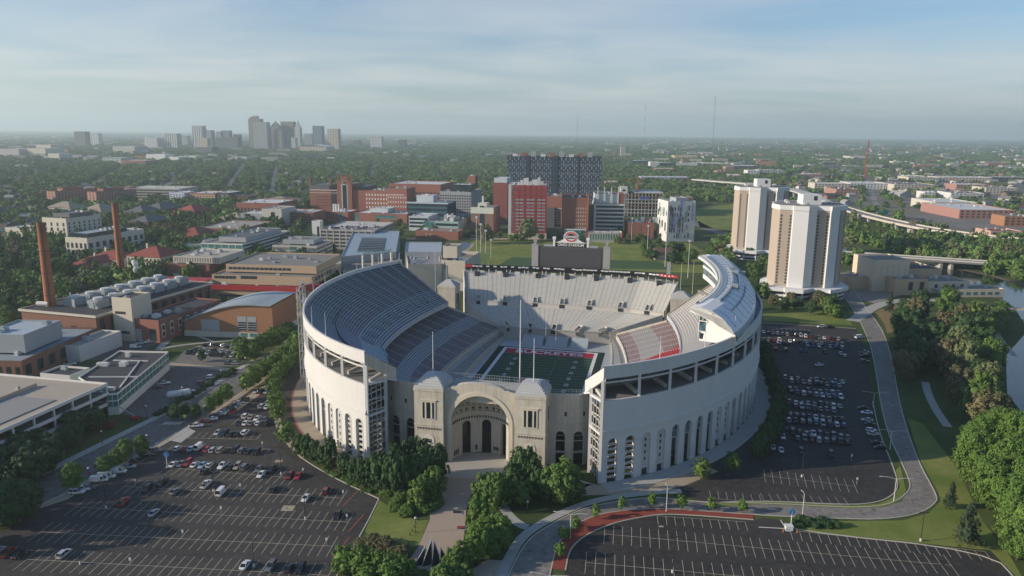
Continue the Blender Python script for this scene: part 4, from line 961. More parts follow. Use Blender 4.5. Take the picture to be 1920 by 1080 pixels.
quadpatch('repair_patch',548,961,1.9,1.7,PAVE); quadpatch('drain_cover',546,961,.35,.3,DARK,.08); quadpatch('repair_patch',529,873,1.3,1.0,PAVE); quadpatch('drain_cover',529,873,.4,.3,REDP,.08); quadpatch('drain_cover',1248,982,.7,.4,PAVEG)
# ================================================================ CARS
_labels={}
def uniq(l):
    k=l.lower()
    if k in _labels: print('DUPLICATE LABEL',l)
    _labels[k]=1; return l
ORD=['first','second','third','fourth','fifth','sixth','seventh','eighth','ninth','tenth','eleventh','twelfth','thirteenth','fourteenth','fifteenth','sixteenth','seventeenth','eighteenth','nineteenth','twentieth']
ORD += ['twenty-'+o for o in ORD[:9]]+['thirtieth']+['thirty-'+o for o in ORD[:9]]+['fortieth']+['forty-'+o for o in ORD[:9]]
CP={'white':(.72,.72,.70),'silver':(.42,.43,.44),'grey':(.14,.145,.15),'black':(.012,.012,.014),'red':(.38,.02,.03),'dark red':(.16,.02,.025),'blue':(.03,.07,.20),'pale blue':(.30,.42,.55),'tan':(.36,.31,.24),'green':(.04,.09,.06)}
def paint(c):
    n=c.replace(' ','_')+'_car_paint'
    if n in _mats: return _mats[n]
    t=NT(n); t.b.inputs['Coat Weight'].default_value=.5; t.b.inputs['Coat Roughness'].default_value=.12; a=t.noise(1.1,3); _mats[n]=t.done(t.mix(a,sc(CP[c],.85),sc(CP[c],1.12)),.38,.5); return _mats[n]
CARG=glass('car_glass',(.012,.014,.017),.08,.6); TYRE=M('tyre_rubber',(.012,.012,.012),.9,.2); TRIM=M('black_trim',(.02,.02,.02),.7,.2); LAMPR=M('tail_lamp_red',(.30,.012,.012),.3,.1); LAMPW=M('headlamp_glass',(.62,.63,.62),.2,.1)
def loft(m,secs,mi=0,cap=True):
    m.grid(secs,mi,closed=True)
    if cap: m.face(secs[0][::-1],mi); m.face(secs[-1],mi)
def bsec(x,hw,z0,z1,tw=.9):
    zm=z0+(z1-z0)*.55
    return [(x,-hw*.93,z0),(x,-hw,zm),(x,-hw*tw,z1-.03),(x,-hw*tw*.9,z1),(x,hw*tw*.9,z1),(x,hw*tw,z1-.03),(x,hw,zm),(x,hw*.93,z0)]
# per type: body stations (x, half width, z low, z high), cabin (x rear base, rear roof, front roof, front base, belt z, roof z, half width), wheels
TY={'sedan':(([-2.35,.72,.42,.80],[-2.2,.86,.28,.95],[-1.5,.90,.24,.98],[0,.91,.22,.96],[1.1,.90,.24,.92],[2.05,.86,.28,.80],[2.35,.70,.40,.62]),(-1.85,-1.0,.25,1.15,.93,1.45,.80),1.42,.33),
'hatchback':(([-2.0,.74,.42,.95],[-1.85,.86,.28,1.0],[-1.0,.89,.24,1.0],[0,.89,.22,.98],[1.0,.88,.24,.94],[1.8,.84,.28,.80],[2.05,.7,.40,.62]),(-1.95,-1.65,.2,1.05,.96,1.50,.79),1.25,.32),
'suv':(([-2.35,.78,.46,1.05],[-2.2,.93,.34,1.10],[-1.2,.95,.30,1.12],[0,.95,.30,1.10],[1.2,.94,.30,1.06],[2.1,.90,.34,.95],[2.4,.76,.46,.78]),(-2.28,-2.0,.35,1.2,1.06,1.76,.84),1.42,.38),
'minivan':(([-2.45,.80,.42,1.0],[-2.3,.94,.30,1.05],[-1.2,.97,.27,1.06],[0,.97,.27,1.04],[1.3,.95,.27,1.0],[2.2,.9,.3,.85],[2.5,.76,.42,.66]),(-2.42,-2.2,.7,1.75,1.0,1.75,.86),1.5,.35),
'pickup':(([-2.85,.86,.55,1.05],[-2.7,.96,.42,1.08],[-1.0,.98,.38,1.08],[0,.98,.38,1.10],[1.4,.97,.38,1.14],[2.5,.92,.42,1.06],[2.8,.78,.5,.85]),(-.75,-.55,.65,1.35,1.08,1.85,.84),1.8,.42),
'van':(([-2.75,.92,.5,1.2],[-2.65,1.0,.38,1.25],[-1.0,1.02,.35,1.25],[0,1.02,.35,1.25],[1.6,1.0,.35,1.2],[2.4,.94,.38,1.05],[2.75,.80,.48,.85]),(-2.74,-2.66,1.2,1.95,1.2,2.25,.95),1.7,.38)}
_car={}
def car_meshes(ty):
    if ty in _car: return _car[ty]
    st,(xr,rr_,rf_,xf,zb,zr,hw),wb,wr=TY[ty]
    b=MB(); loft(b,[bsec(*s_) for s_ in st]); tw=hw*.84
    # roof shell and pillars
    b.grid([[(rr_,-tw,zr-.05),(rf_,-tw,zr-.05)],[(rr_+.05,-tw*.9,zr),(rf_-.05,-tw*.9,zr)],[(rr_+.05,tw*.9,zr),(rf_-.05,tw*.9,zr)],[(rr_,tw,zr-.05),(rf_,tw,zr-.05)]])
    for e in (-1,1):
        for x0,x1 in ((xr,rr_),(xf,rf_),((rr_+rf_)/2+.1,(rr_+rf_)/2)): b.bar((x0,e*hw,zb),(x1,e*tw,zr-.04),.10)
        if ty=='van': b.face([(xr,e*hw*1.01,zb),(.75,e*hw*1.01,zb),(.75,e*tw*1.02,zr-.05),(rr_,e*tw*1.02,zr-.05)])
    if ty=='pickup':
        b.box(-2.7,-.80,1.085,-.85,.80,1.09,2)
    for e in (-.62,.62):
        x=st[-1][0]; b.box(x-.22,e-.2,st[-1][3]-.22,x-.02,e+.2,st[-1][3]-.02,4); x=st[0][0]; b.box(x-.01,e-.16,st[0][3]-.3,x+.14,e+.16,st[0][3]-.04,3)
    b.box(-st[-1][0]*.9,-st[3][1]*.9,wr*.45,st[-1][0]*.9,st[3][1]*.9,st[3][2]+.1,2)
    g=MB(); A=[(xr,-hw,zb),(xf,-hw,zb),(rf_,-tw,zr-.04),(rr_,-tw,zr-.04)]; B=[(x,-y,z) for x,y,z in A]
    g.face(A); g.face(B[::-1]); g.face([A[1],B[1],B[2],A[2]]); g.face([B[0],A[0],A[3],B[3]]); g.face([A[3],A[2],B[2],B[3]])
    w=MB(); w.tube((0,-.11,0),(0,.11,0),wr,n=12,m=0); w.tube((0,-.12,0),(0,.12,0),wr*.6,n=10,m=1)
    full=MB()
    full.v=list(b.v); full.f=list(b.f); full.m=list(b.m); full.uv=list(b.uv)
    n=len(full.v); full.v+=g.v; full.f+=[tuple(i+n for i in f) for f in g.f]; full.m+=[1]*len(g.f); full.uv+=g.uv
    for x in (-wb,wb):
        for y in (-st[3][1]*.9,st[3][1]*.9): full.tube((x,y-.1,wr),(x,y+.1,wr),wr,n=10,m=2)
    sl=[paint('white'),CARG,TRIM,LAMPR,LAMPW]
    _car[ty]=(b.mesh(ty+'_body',sl),g.mesh(ty+'_glass',CARG),w.mesh(ty+'_wheel',[TYRE,STEEL]),full.mesh(ty+'_far',sl),wb,wr,st[3][1]*.92); return _car[ty]
def car(ty,col,p,rz,label,group,near=True,z=.03):
    bm,gm,wm,fm,wb,wr,hw=car_meshes(ty); nm=('parked_'+ty) if ty!='suv' else 'parked_suv'
    if near:
        r=empty(nm,(p.x,p.y,p.z+z),rz,uniq(label),'car' if ty not in('pickup','van') else ty,group)
        o=link('body',bm,r); o.material_slots[0].link='OBJECT'; o.material_slots[0].material=paint(col)
        link('window_glass',gm,r)
        for x in (-wb,wb):
            for y in (-hw,hw): link('wheel',wm,r,(x,y,wr))
    else:
        r=link(nm,fm,None,(p.x,p.y,p.z+z),rz); r.material_slots[0].link='OBJECT'; r.material_slots[0].material=paint(col); tag(r,uniq(label),'car' if ty not in('pickup','van') else ty,group)
    return r
cr=random.Random(11); WC=['white','silver','grey','black','white','black','grey','silver','dark red','blue','tan','black']; WT=['sedan','suv','sedan','suv','hatchback','minivan','sedan','pickup','suv']
def carrow(place,pts,rz,group,near=True,specs=None,jit=.05):
    for i,q in enumerate(pts):
        x,y=q[0],q[1]; col=q[2] if len(q)>2 else cr.choice(WC); ty=q[3] if len(q)>3 else cr.choice(WT)
        lab=f"{col} {ty if ty!='suv' else 'SUV'}, {ORD[i]} from left {place}" if len(pts)>1 else f"{col} {ty if ty!='suv' else 'SUV'} {place}"
        car(ty,col,G(x,y),rz+cr.uniform(-jit,jit)+(math.pi if cr.random()<.4 else 0),lab,group,near)
gL='cars in the large car park on the left'
na=LOT[1].ang+math.pi/2
W,S_,K,GY='white','silver','black','grey'
carrow('in the bottom row of the left car park',[(5,1054,S_,'sedan'),(27,1057,'dark red','pickup'),(46,1060,K,'sedan'),(130,1058,S_,'suv'),(470,1072,W,'sedan'),(518,1074,GY,'suv'),(553,1076,K,'sedan'),(574,1077,K,'suv')],na,gL)
carrow('in the nearly empty shaded middle row',[(239,958,'red','pickup'),(297,977,S_,'sedan'),(641,975,K,'hatchback')],na,gL)
carrow('in the thin sunlit row with the van',[(283,932,K,'suv'),(311,920,K,'pickup'),(336,936,GY,'sedan'),(394,922,W,'pickup'),(423,936,W,'van'),(521,928,K,'sedan'),(581,944,W,'sedan'),(619,930,'dark red','suv')],na,gL)
carrow('in upper line behind the blue round sign',[(332,885,W,'sedan'),(347,884,GY,'sedan'),(359,882,'red','suv'),(372,885,W,'sedan'),(386,886,'pale blue','sedan'),(400,885,W,'hatchback'),(425,886,W,'pickup'),(439,888,K,'sedan'),(452,887,'tan','suv'),(466,888,GY,'minivan'),(492,891,GY,'sedan'),(517,891,K,'pickup')],na,gL)
carrow('in lower line behind the blue round sign',[(390,897,K,'sedan'),(497,901,W,'sedan'),(550,903,'dark red','suv'),(566,903,'red','sedan')],na,gL)
carrow('in the row below the long kerbed island',[(339,855,W,'hatchback'),(353,855,'dark red','sedan'),(365,855,'pale blue','sedan'),(380,852,W,'van'),(393,857,'red','hatchback'),(406,857,S_,'suv'),(420,857,'tan','minivan'),(447,856,K,'suv'),(460,857,GY,'suv'),(473,858,K,'sedan'),(487,859,K,'suv')],na,gL)
carrow('in the short row above the island',[(414,824,S_,'sedan'),(427,825,K,'suv'),(439,826,K,'sedan'),(452,825,K,'sedan'),(465,823,W,'suv')],na,gL)
carrow('in upper half of the double row',[(465,792,W,'suv'),(476,793,'tan','sedan'),(487,796,W,'sedan'),(501,797,GY,'sedan')],na,gL); carrow('in lower half of the double row',[(454,805,K,'sedan'),(466,805,W,'sedan'),(477,805,GY,'sedan'),(489,805,W,'hatchback'),(502,806,K,'suv')],na,gL)
carrow('in the trio by the kerb trees',[(496,773,S_,'suv'),(506,774,W,'sedan'),(507,765,S_,'sedan')],na,gL); carrow('in the shaded bays under the street trees',[(484,745,S_,'sedan'),(494,745,K,'suv'),(504,745,S_,'sedan')],na,gL)
carrow('in the slanted line along the street side',[(373,812,W,'pickup'),(388,803,'dark red','sedan'),(402,798,W,'sedan'),(407,793,K,'sedan'),(418,788,W,'sedan'),(424,783,S_,'sedan'),(433,779,K,'suv'),(438,776,S_,'sedan'),(444,772,GY,'sedan'),(453,767,S_,'sedan'),(462,762,K,'suv')],R(8),gL)
carrow('by the pavement past the crosswalk',[(152,941,W,'suv'),(163,935,W,'suv'),(174,932,K,'sedan'),(193,918,W,'van'),(207,911,W,'van'),(228,901,W,'van'),(248,891,S_,'sedan'),(262,880,K,'sedan'),(281,868,K,'suv'),(297,860,GY,'suv')],R(10),gL)
gS='cars in the small campus car park'
carrow('in back row of the small campus lot',[(387,659,K,'sedan'),(396,658,GY,'sedan'),(403,659,GY,'suv'),(412,660,K,'sedan'),(422,660,W,'suv'),(430,662,K,'sedan'),(439,662,W,'sedan')],na,gS,False)
carrow('in middle row of the small campus lot',[(368,670,K),(376,667,W),(385,669,W),(394,670,GY),(403,671,K),(419,672,W),(429,672,S_),(444,674,W)],na,gS,False)
carrow('in front row of the small campus lot',[(357,674,K),(367,675,K),(376,676,W),(393,675,S_),(401,677,K),(410,677,K),(418,678,K),(428,679,GY),(438,679,S_)],na,gS,False)
carrow('at the small campus lot exit',[(432,693,GY,'suv'),(447,693,S_,'suv')],R(5),gS,False)
gU='vehicles in the utility yard'
for x,y,c,t,l in ((311,733,W,'pickup','white pickup parked under the long office in the utility yard'),(400,720,W,'suv','white SUV beside the hedge at the top of the utility yard'),(382,732,'dark red','suv','dark red SUV beside the hedge of the utility yard'),(357,748,W,'pickup','white pickup behind the horizontal tank'),(300,740,'dark red','sedan','dark red car in the shade under the long office'),(257,666,W,'van','white van by the beige tower of the power plant'),(268,658,W,'pickup','white pickup at the loading side of the power plant'),(283,655,W,'sedan','white sedan at the corner of the power plant annex'),(180,671,W,'sedan','white sedan beside the small white shed'),(135,700,W,'pickup','white pickup in the service yard behind the garage'),(1613,622,W,'van','white van at the top corner of the west car park'),(588,694,W,'sedan','white sedan half hidden by the curved kerb trees'),(590,700,S_,'suv','silver SUV half hidden by the curved kerb trees'),(1539,675,W,'sedan','white sedan alone in the empty middle of the west car park'),(1612,518,'red','sedan','red car outside the tan theatre-like building'),(1628,529,K,'sedan','black car outside the tan theatre-like building')):
    car(t,c,G(x,y),R(15),l,gU if 'yard' in l or 'plant' in l else None,y>700)
gR='cars in the shaded west car park'; na=R(76)
def fullrow(place,a,b,n,skip=()):
    pts=[]
    for i in range(n):
        if i in skip: continue
        f=i/(n-1); pts.append((a[0]+(b[0]-a[0])*f,a[1]+(b[1]-a[1])*f))
    carrow(place,pts,na,gR,False)
fullrow('in farthest row of the west lot',(1424,615),(1573,626),18,(7,)); fullrow('in the far double row, second line',(1424,628),(1581,637),17,(5,13)); 
fullrow('in the far double row, third line',(1430,633),(1580,642),15,(2,6,11))
carrow('in the thin line before the empty middle',[(1438,645),(1447,646),(1456,647),(1475,648),(1503,649),(1514,649),(1549,651),(1579,653),(1586,657)],na,gR,False)
fullrow('in the row just past the empty middle',(1475,701),(1582,706),10,(3,)); fullrow('in the second line past the empty middle',(1487,706),(1576,713),9,())
fullrow('in the third line past the empty middle',(1484,721),(1575,727),9,(2,)); fullrow('in the fourth line past the empty middle',(1487,727),(1580,735),9,())
fullrow('in the fifth line past the empty middle',(1484,746),(1578,752),9,()); fullrow('in the sixth line past the empty middle',(1495,753),(1566,760),7,())
fullrow('in the seventh line past the empty middle',(1485,770),(1583,778),9,()); fullrow('in the eighth line past the empty middle',(1483,780),(1586,788),9,())
fullrow('in the ninth line past the empty middle',(1478,801),(1594,810),10,()); fullrow('in the tenth line past the empty middle',(1473,811),(1594,820),10,(1,))
carrow('scattered near the sunlit west lot end',[(1454,831,W,'sedan'),(1470,836),(1508,839,K,'suv'),(1564,843,K,'suv')],na,gR,False)
carrow('down the road edge of the west car park',[(1623,650,S_),(1623,657,K),(1623,667,GY),(1621,755,K),(1629,763,W),(1630,777,S_),(1636,785,K),(1638,796,W),(1642,803,S_),(1649,820,K),(1655,828,K)],R(-6),gR,False)
carrow('parked against the lawn at the far edge',[(1541,603,W),(1557,604,K)],R(8),gR,False)

# ================================================================ POLES, SIGNS, SMALL THINGS
GLOBE=M('lamp_globe_white',(.75,.75,.72),.4,.05)
def globe_lamp(x,y,label,banner=False,h=4.6):
    o=empty('street_lamp',G(x,y),0,uniq(label),'street lamp','globe street lamps')
    m=MB(); m.tube((0,0,0),(0,0,h),.09,.06); m.tube((0,0,0),(0,0,.6),.2,.12); m.build('pole',DARK,o)
    b=bmesh.new(); bmesh.ops.create_uvsphere(b,u_segments=10,v_segments=7,radius=.34); me=bpy.data.meshes.new('globe'); b.to_mesh(me); b.free(); me.materials.append(GLOBE); link('globe',me,o,(0,0,h+.28))
    if banner: m=MB(); m.box(.1,-.03,h-2.2,.75,.03,h-.9); m.build('banner',RED,o)
for x,y,l,b in ((12,935,'globe street lamp at the far left edge beside the dark trees',0),(175,918,'globe street lamp with red banner between the white vans',1),(198,846,'globe street lamp outside the brick garage end',0),(283,852,'globe street lamp at the second crosswalk',0),(390,793,'globe street lamp on the red planting bed by the slanted cars',0),(280,795,'globe street lamp at the first crosswalk by the hedge',0),(347,758,'globe street lamp at the tank',0),(419,723,'globe street lamp at the upper end of the yard hedge',0),(494,680,'globe street lamp among the street trees by the small car park',0),(522,683,'globe street lamp opposite the small car park',0),(537,665,'globe street lamp near the curved kerb trees',0),(464,698,'globe street lamp at the small car park exit',0),(788,1003,'globe street lamp on the lawn by the brick walk',0),(844,886,'dark lamp post between the left gate tower and the arch',0),(957,890,'lamp post with red banner at the right of the arch',1)): globe_lamp(x,y,l,b)
def tall_lamp(x,y,ytop,label,arms,mat,name='lamp_post',grp=None,basebox=True):
    p=G(x,y); h=AtY(x,ytop,p.y).z; o=empty(name,p,0,uniq(label),'lamp post',grp)
    m=MB(); m.tube((0,0,0),(0,0,h),.14,.09); m.build('pole',mat,o)
    if basebox: m=MB(); m.tube((0,0,0),(0,0,.9),.35,.32); m.build('base',CONCL,o)
    for a,l in arms:
        dx,dy=math.cos(R(a))*l,math.sin(R(a))*l
        m=MB(); m.bar((0,0,h-.15),(dx*.5,dy*.5,h+.35),.09); m.bar((dx*.5,dy*.5,h+.35),(dx,dy,h+.4),.09); m.build('arm',mat,o)
        m=MB(); m.tube((dx,dy,h+.38),(dx+math.cos(R(a))*.9,dy+math.sin(R(a))*.9,h+.36),.17,.12,6); m.build('lamp_head',STEEL if mat is not DARK else DARK,o)
gl='tall lamp posts of the left car park'
for x,y,t,l in ((207,967,918,'black tall lamp post beside the red pickup'),(161,1073,1012,'black tall lamp post in the bottom left rows'),(486,1072,1022,'black tall lamp post by the white sedan at the bottom edge'),(581,981,924,'black tall lamp post near the square repair patch'),(534,898,847,'black tall lamp post by the diamond patch'),(408,932,880,'black tall lamp post next to the white van'),(486,792,760,'black tall lamp post in the double row by the kerb')): tall_lamp(x,y,t,l,((0,.5),(180,.5)),DARK,grp=gl)
for x,y,t,l in ((1271,1068,1003,'black lamp post among the empty bays of the front right car park'),(1735,1000,948,'black lamp post on the lawn edge of the front right car park'),(1765,1092,1046,'black lamp post at the lower right rows'),(1510,884,840,'thin dark lamp post in the sunlit end of the west car park')): tall_lamp(x,y,t,l,((0,.5),(180,.5)),DARK,grp='black lamp posts of the right car parks')
WP=M('pale_pole',(.60,.60,.57),.5,.08); gw='white double-arm road lamps'
for x,y,t,l in ((1078,1008,962,'white double-arm lamp on the red mulch curve'),(1257,954,908,'white single mast lamp at the end of the red mulch strip'),(1512,961,916,'white lamp post by the blue-topped sign'),(1683,927,884,'white double-arm lamp on the road bend'),(1674,830,795,'white double-arm lamp beside the shaded road'),(1641,750,724,'white double-arm lamp halfway up the shaded road'),(1040,1092,1078,'white double-arm lamp at the very bottom of the road')): tall_lamp(x,y,t,l,((170,4.2),(-8,4.2)) if 'double' in l else ((100,1.0),),WP,grp=gw,basebox=False)
def bay_sign(x,y,label,col=None,h=2.6,wd=.55):
    o=empty('lot_sign',G(x,y),0,uniq(label),'sign','small car park signs'); m=MB(); m.tube((0,0,0),(0,0,h),.06); m.build('post',STEEL,o); m=MB(); m.box(-wd/2,-.08,h-.9,wd/2,-.02,h); m.build('panel',col or WHITE,o)
for x,y,l in ((651,939,'small white sign at the end of the row with the dark red SUV'),(659,984,'small white sign at the red end line behind the black hatchback'),(622,1030,'small white sign at the right end of the bottom rows'),(575,898,'small white sign beside the red sedan'),(458,930,'small white sign in the sunlit row of the left car park'),(423,974,'small white sign in the middle of the bay lines'),(352,1020,'small white sign in the lower left bay lines'),(255,1075,'small white sign at the bottom bay lines'),(261,925,'small white sign at the left end of the sunlit row'),(498,849,'small white sign at the right end of the long island'),(340,847,'small white sign at the left end of the long island'),(1613,896,'small white sign at the orange end mark of the west car park'),(997,952,'tiny round sign on the shaded lawn by the road'),(1602,852,'small white sign in the shade of the west car park')): bay_sign(x,y,l)
BLUE=M('sign_blue',(.06,.20,.42),.5,.06)
for x,y,l in ((320,889,'tall post with a round blue sign at the left car park'),(1491,978,'tall post with a round blue sign at the car park entrance')):
    o=empty('round_sign',G(x,y),0,uniq(l),'sign'); m=MB(); m.tube((0,0,0),(0,0,5.2),.12); m.build('post',WHITE,o); m=MB(); m.tube((0,-.1,4.9),(0,.1,4.9),.95,n=16); m.build('disc',BLUE,o); m=MB(); m.tube((0,0,0),(0,0,.5),.6,.5); m.build('base',WHITE,o)
o=empty('crossing_sign',G(352,803),0,'yellow-green pedestrian warning sign at the crosswalk','sign'); m=MB(); m.tube((0,0,0),(0,0,2.8),.06); m.build('post',STEEL,o); m=MB(); m.box(-.6,-.06,1.9,.6,0,3.1); m.build('panel',M('fluorescent_sign',(.45,.62,.05),.5,.05),o)
o=empty('ticket_booth',G(1487,984),R(-5),'small white gate box with orange posts at the car park entrance','booth'); m=MB(); m.box(-1,-.8,0,1,.8,1.4); m.box(-1.15,-.95,1.4,1.15,.95,1.6); m.build('body',WHITE,o)
for x in (-2,2):
    m=MB(); m.tube((x,-1.6,0),(x,-1.6,1.2),.15); m.build('bollard',M('orange_paint',(.45,.17,.06)),o)
m=MB(); m.bar((-9,-1.2,1.1),(-1.2,-1.2,1.1),.15); m.build('barrier_arm',WHITE,o)
# abstract dark steel sculpture at the end of the brick walk
o=empty('sculpture',G(822,1062),0,'dark pointed steel sculpture of folded blades at the end of the brick walk','sculpture')
SC_=M('sculpture_blue_steel',(.06,.065,.09),.35,.2,metal=.6)
for x,h,tw,dx in ((-3.6,5.4,.3,1.6),(-1.4,7.4,-.4,1.0),(1.2,7.0,.5,-.9),(3.4,5.2,-.3,-1.4)):
    m=MB(); A=(x-1.5,-1.2,.3);B=(x+1.4,-.3,.3);E_=(x,1.5,.3);C=(x+dx,.1,h); m.face([A,B,C]); m.face([B,E_,C]); m.face([E_,A,C]); q=m.build('blade',SC_,o); m=MB(); m.bar(A,C,.22); m.bar(B,C,.22); m.build('bright_edge',STEEL,q)
m=MB(); m.box(-4.2,-2.1,0,4.2,1.9,.3); m.build('plinth',CONC,o)
# row of posts along the walk
for i in range(6):
    m=MB(); m.tube((0,0,0),(0,0,1.0),.12); q=m.build('bollard',DARK,None,loc=G(778+i*3.4,1008-i*7.5)); tag(q,uniq(f'dark bollard, {ORD[i]} from the sculpture end along the walk lawn'),'bollard','bollards along the brick walk')
# tank, container, lift
o=empty('storage_tank',G(340,757),R(30),'white horizontal storage tank behind the hedge of the utility yard','tank'); m=MB(); m.tube((-4.2,0,1.9),(4.2,0,1.9),1.5,n=16); m.tube((4.2,0,1.9),(4.9,0,1.9),1.5,.7,n=16); m.tube((-4.9,0,1.9),(-4.2,0,1.9),.7,1.5,n=16); m.build('vessel',M('tank_white',(.62,.64,.64),.5,.1),o)
for x in (-2.6,2.6): m=MB(); m.box(x-.3,-1.2,0,x+.3,1.2,.9); m.build('saddle',CONC,o)
o=empty('boom_lift',G(258,800),R(0),'red boom lift with raised arm at the end of the long office','lift'); m=MB(); m.box(-1.4,-1,0.3,1.4,1,1.5); m.build('body',RED,o); m=MB(); m.bar((0,0,1.5),(-7,1,5.5),.35); m.build('arm',STEEL,o); m=MB(); m.tube((-.9,-1,.4),(-.9,1,.4),.4); m.build('wheel',TYRE,o); m=MB(); m.tube((.9,-1,.4),(.9,1,.4),.4); m.build('wheel',TYRE,o)
o=empty('red_trailer',G(196,819),R(20),'long dark red trailer beside the garage end','trailer'); m=MB(); m.box(-4.5,-1.3,.6,4.5,1.3,2.6); m.build('body',M('dark_red_paint',(.18,.02,.03),.5,.1),o); m=MB(); m.tube((-3,-1.2,.45),(-3,1.2,.45),.45); m.build('wheel',TYRE,o); m=MB(); m.tube((3,-1.2,.45),(3,1.2,.45),.45); m.build('wheel',TYRE,o)
# tall field lights behind the stadium
def floodpole(x,y,ytop,label):
    p=G(x,y); h=max(6,AtY(x,ytop,p.y).z); o=empty('floodlight_mast',p,0,uniq(label),'floodlight','floodlight masts of the practice field'); m=MB(); m.tube((0,0,0),(0,0,h),.28,.16); m.build('mast',WP,o); m=MB(); m.box(-1,-.25,h-.9,1,.25,h+.5); m.build('lamp_bank',GLOBE,o)
for x,y,t,l in ((893,520,408,'leftmost tall floodlight mast'),(901,525,421,'floodlight mast second from the left'),(910,525,433,'floodlight mast third from the left'),(920,523,450,'shortest floodlight mast of the left four'),(1182,453,405,'floodlight mast by the red brick hall'),(1212,475,418,'floodlight mast left of the barn-roofed house'),(1246,495,430,'floodlight mast right of the barn-roofed house'),(1289,515,445,'floodlight mast at the end of the press box')): floodpole(x,y,t,l)
for i,(x,y,t) in enumerate(((1275,553,487),(1298,545,485))): flagpole(G(x,y),AtY(x,t,G(x,y).y).z,uniq('white flagpole '+('left' if i==0 else 'right')+' of the pair behind the right end tower'))
for i,(x,y,t) in enumerate(((817,560,473),(838,562,468))): flagpole(G(x,y),AtY(x,t,G(x,y).y).z,uniq('white flagpole '+('left' if i==0 else 'right')+' of the pair behind the left end tower'))
# columns and truss behind the east stand, rim poles
gc=empty('gate_canopy',SL(-96,196),-AX,'tall white columns carrying a green steel truss behind the left stand','canopy')
PC=[G(683,560),G(701,553),G(718,547),G(735,541)]; ys=[484,481,479,476]
root=gc.location.copy(); rot=Matrix.Rotation(AX,3,'Z')
tops=[]
for i,p in enumerate(PC):
    h=AtY((683,701,718,735)[i],ys[i],p.y).z; q=rot@(p-root); m=MB(); m.tube(q,(q.x,q.y,h),.9,.8,10); m.build('column',M('cream_column',(.66,.63,.56)),gc); tops.append(Vector((q.x,q.y,h)))
m=MB()
for a,b in zip(tops,tops[1:]):
    for dz in (0,1.6): m.bar(a+Vector((0,0,dz)),b+Vector((0,0,dz)),.4)
    n=5
    for k in range(n): p=a+(b-a)*(k/n); q=a+(b-a)*((k+1)/n); m.bar(p+Vector((0,0,1.6*(k%2))),q+Vector((0,0,1.6*((k+1)%2))),.25)
m.build('truss',M('green_steel',(.10,.20,.18),.5,.1),gc)
for i,(u,l) in enumerate(((26,15),(42,15),(60,12),(84,12),(110,12),(130,12),(150,12),(168,12),(188,12),(205,12))):
    x,y=PE.at(u,.2); flagpole(SL(x,y,40.5),[9,8,7,5,5,5,4,4,4,4][i],uniq(f'thin white mast on the left stadium rim, {ORD[i]} from the gate'),.12,'rim_mast','mast','masts on the stadium rim')
for i,u in enumerate((22,45,67,90,113)):
    x,y=PW.at(u,.2); flagpole(SL(x,y,40.5),[8,8,8,8,6][i],uniq(f'thin white mast on the right stadium rim, {ORD[i]} from the gate'),.12,'rim_mast','mast','masts on the stadium rim')
# steel lattice stair tower on the left shoulder of the stadium
x,y=PE.at(96,-2.5); o=empty('lattice_tower',SL(x,y,0),-AX,'galvanised steel lattice lift tower leaning against the left shoulder of the stadium','tower')
m=MB()
for a,b in ((-1.4,-1.4),(1.4,-1.4),(1.4,1.4),(-1.4,1.4)): m.bar((a,b,0),(a,b,46),.26)
m.build('leg_frame',STEEL,o); m=MB()
for z in range(0,45,4):
    for (a,b),(c,d) in (((-1.4,-1.4),(1.4,-1.4)),((1.4,-1.4),(1.4,1.4)),((1.4,1.4),(-1.4,1.4)),((-1.4,1.4),(-1.4,-1.4))): m.bar((a,b,z),(c,d,z+4),.13); m.bar((a,b,z+4),(c,d,z+4),.13)
m.build('lattice',STEEL,o); m=MB(); m.bar((0,0,46),(4.5,0,48),.4); m.bar((-1.4,0,44),(1.4,0,49),.35); m.build('head_frame',STEEL,o)
# ================================================================ TREES
def leafmat(name,c1,c2,c3):
    t=NT(name); oi=t.add('ShaderNodeObjectInfo'); g=t.add('ShaderNodeNewGeometry'); 
    c=t.mix(oi.outputs['Random'],c1,c2); n=t.noise(.45,3); c=t.mix(t.ramp(n,[(.4,0.0),(.65,.8)]),c,c3); c=t.mix(t.ramp(g.outputs['Random Per Island'],[(0,0.0),(1,.45)]),c,sc(c3,1.5))
    t.b.inputs['Subsurface Weight'].default_value=0
    return t.done(c,.75,.25)
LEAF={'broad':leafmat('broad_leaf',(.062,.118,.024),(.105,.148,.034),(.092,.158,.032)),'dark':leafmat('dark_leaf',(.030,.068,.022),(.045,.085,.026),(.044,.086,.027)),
'bright':leafmat('bright_leaf',(.072,.135,.022),(.10,.155,.032),(.090,.162,.029)),'brown':leafmat('brown_leaf',(.125,.10,.055),(.15,.115,.06),(.10,.11,.045)),'pale':leafmat('pale_leaf',(.135,.16,.066),(.16,.175,.08),(.14,.17,.066)),'far':leafmat('far_leaf',(.085,.155,.042),(.15,.195,.058),(.12,.205,.046)),'needle':leafmat('needle_leaf',(.022,.042,.024),(.030,.052,.026),(.038,.056,.028))}
BARK=M('bark',(.075,.058,.042),.95,.25)
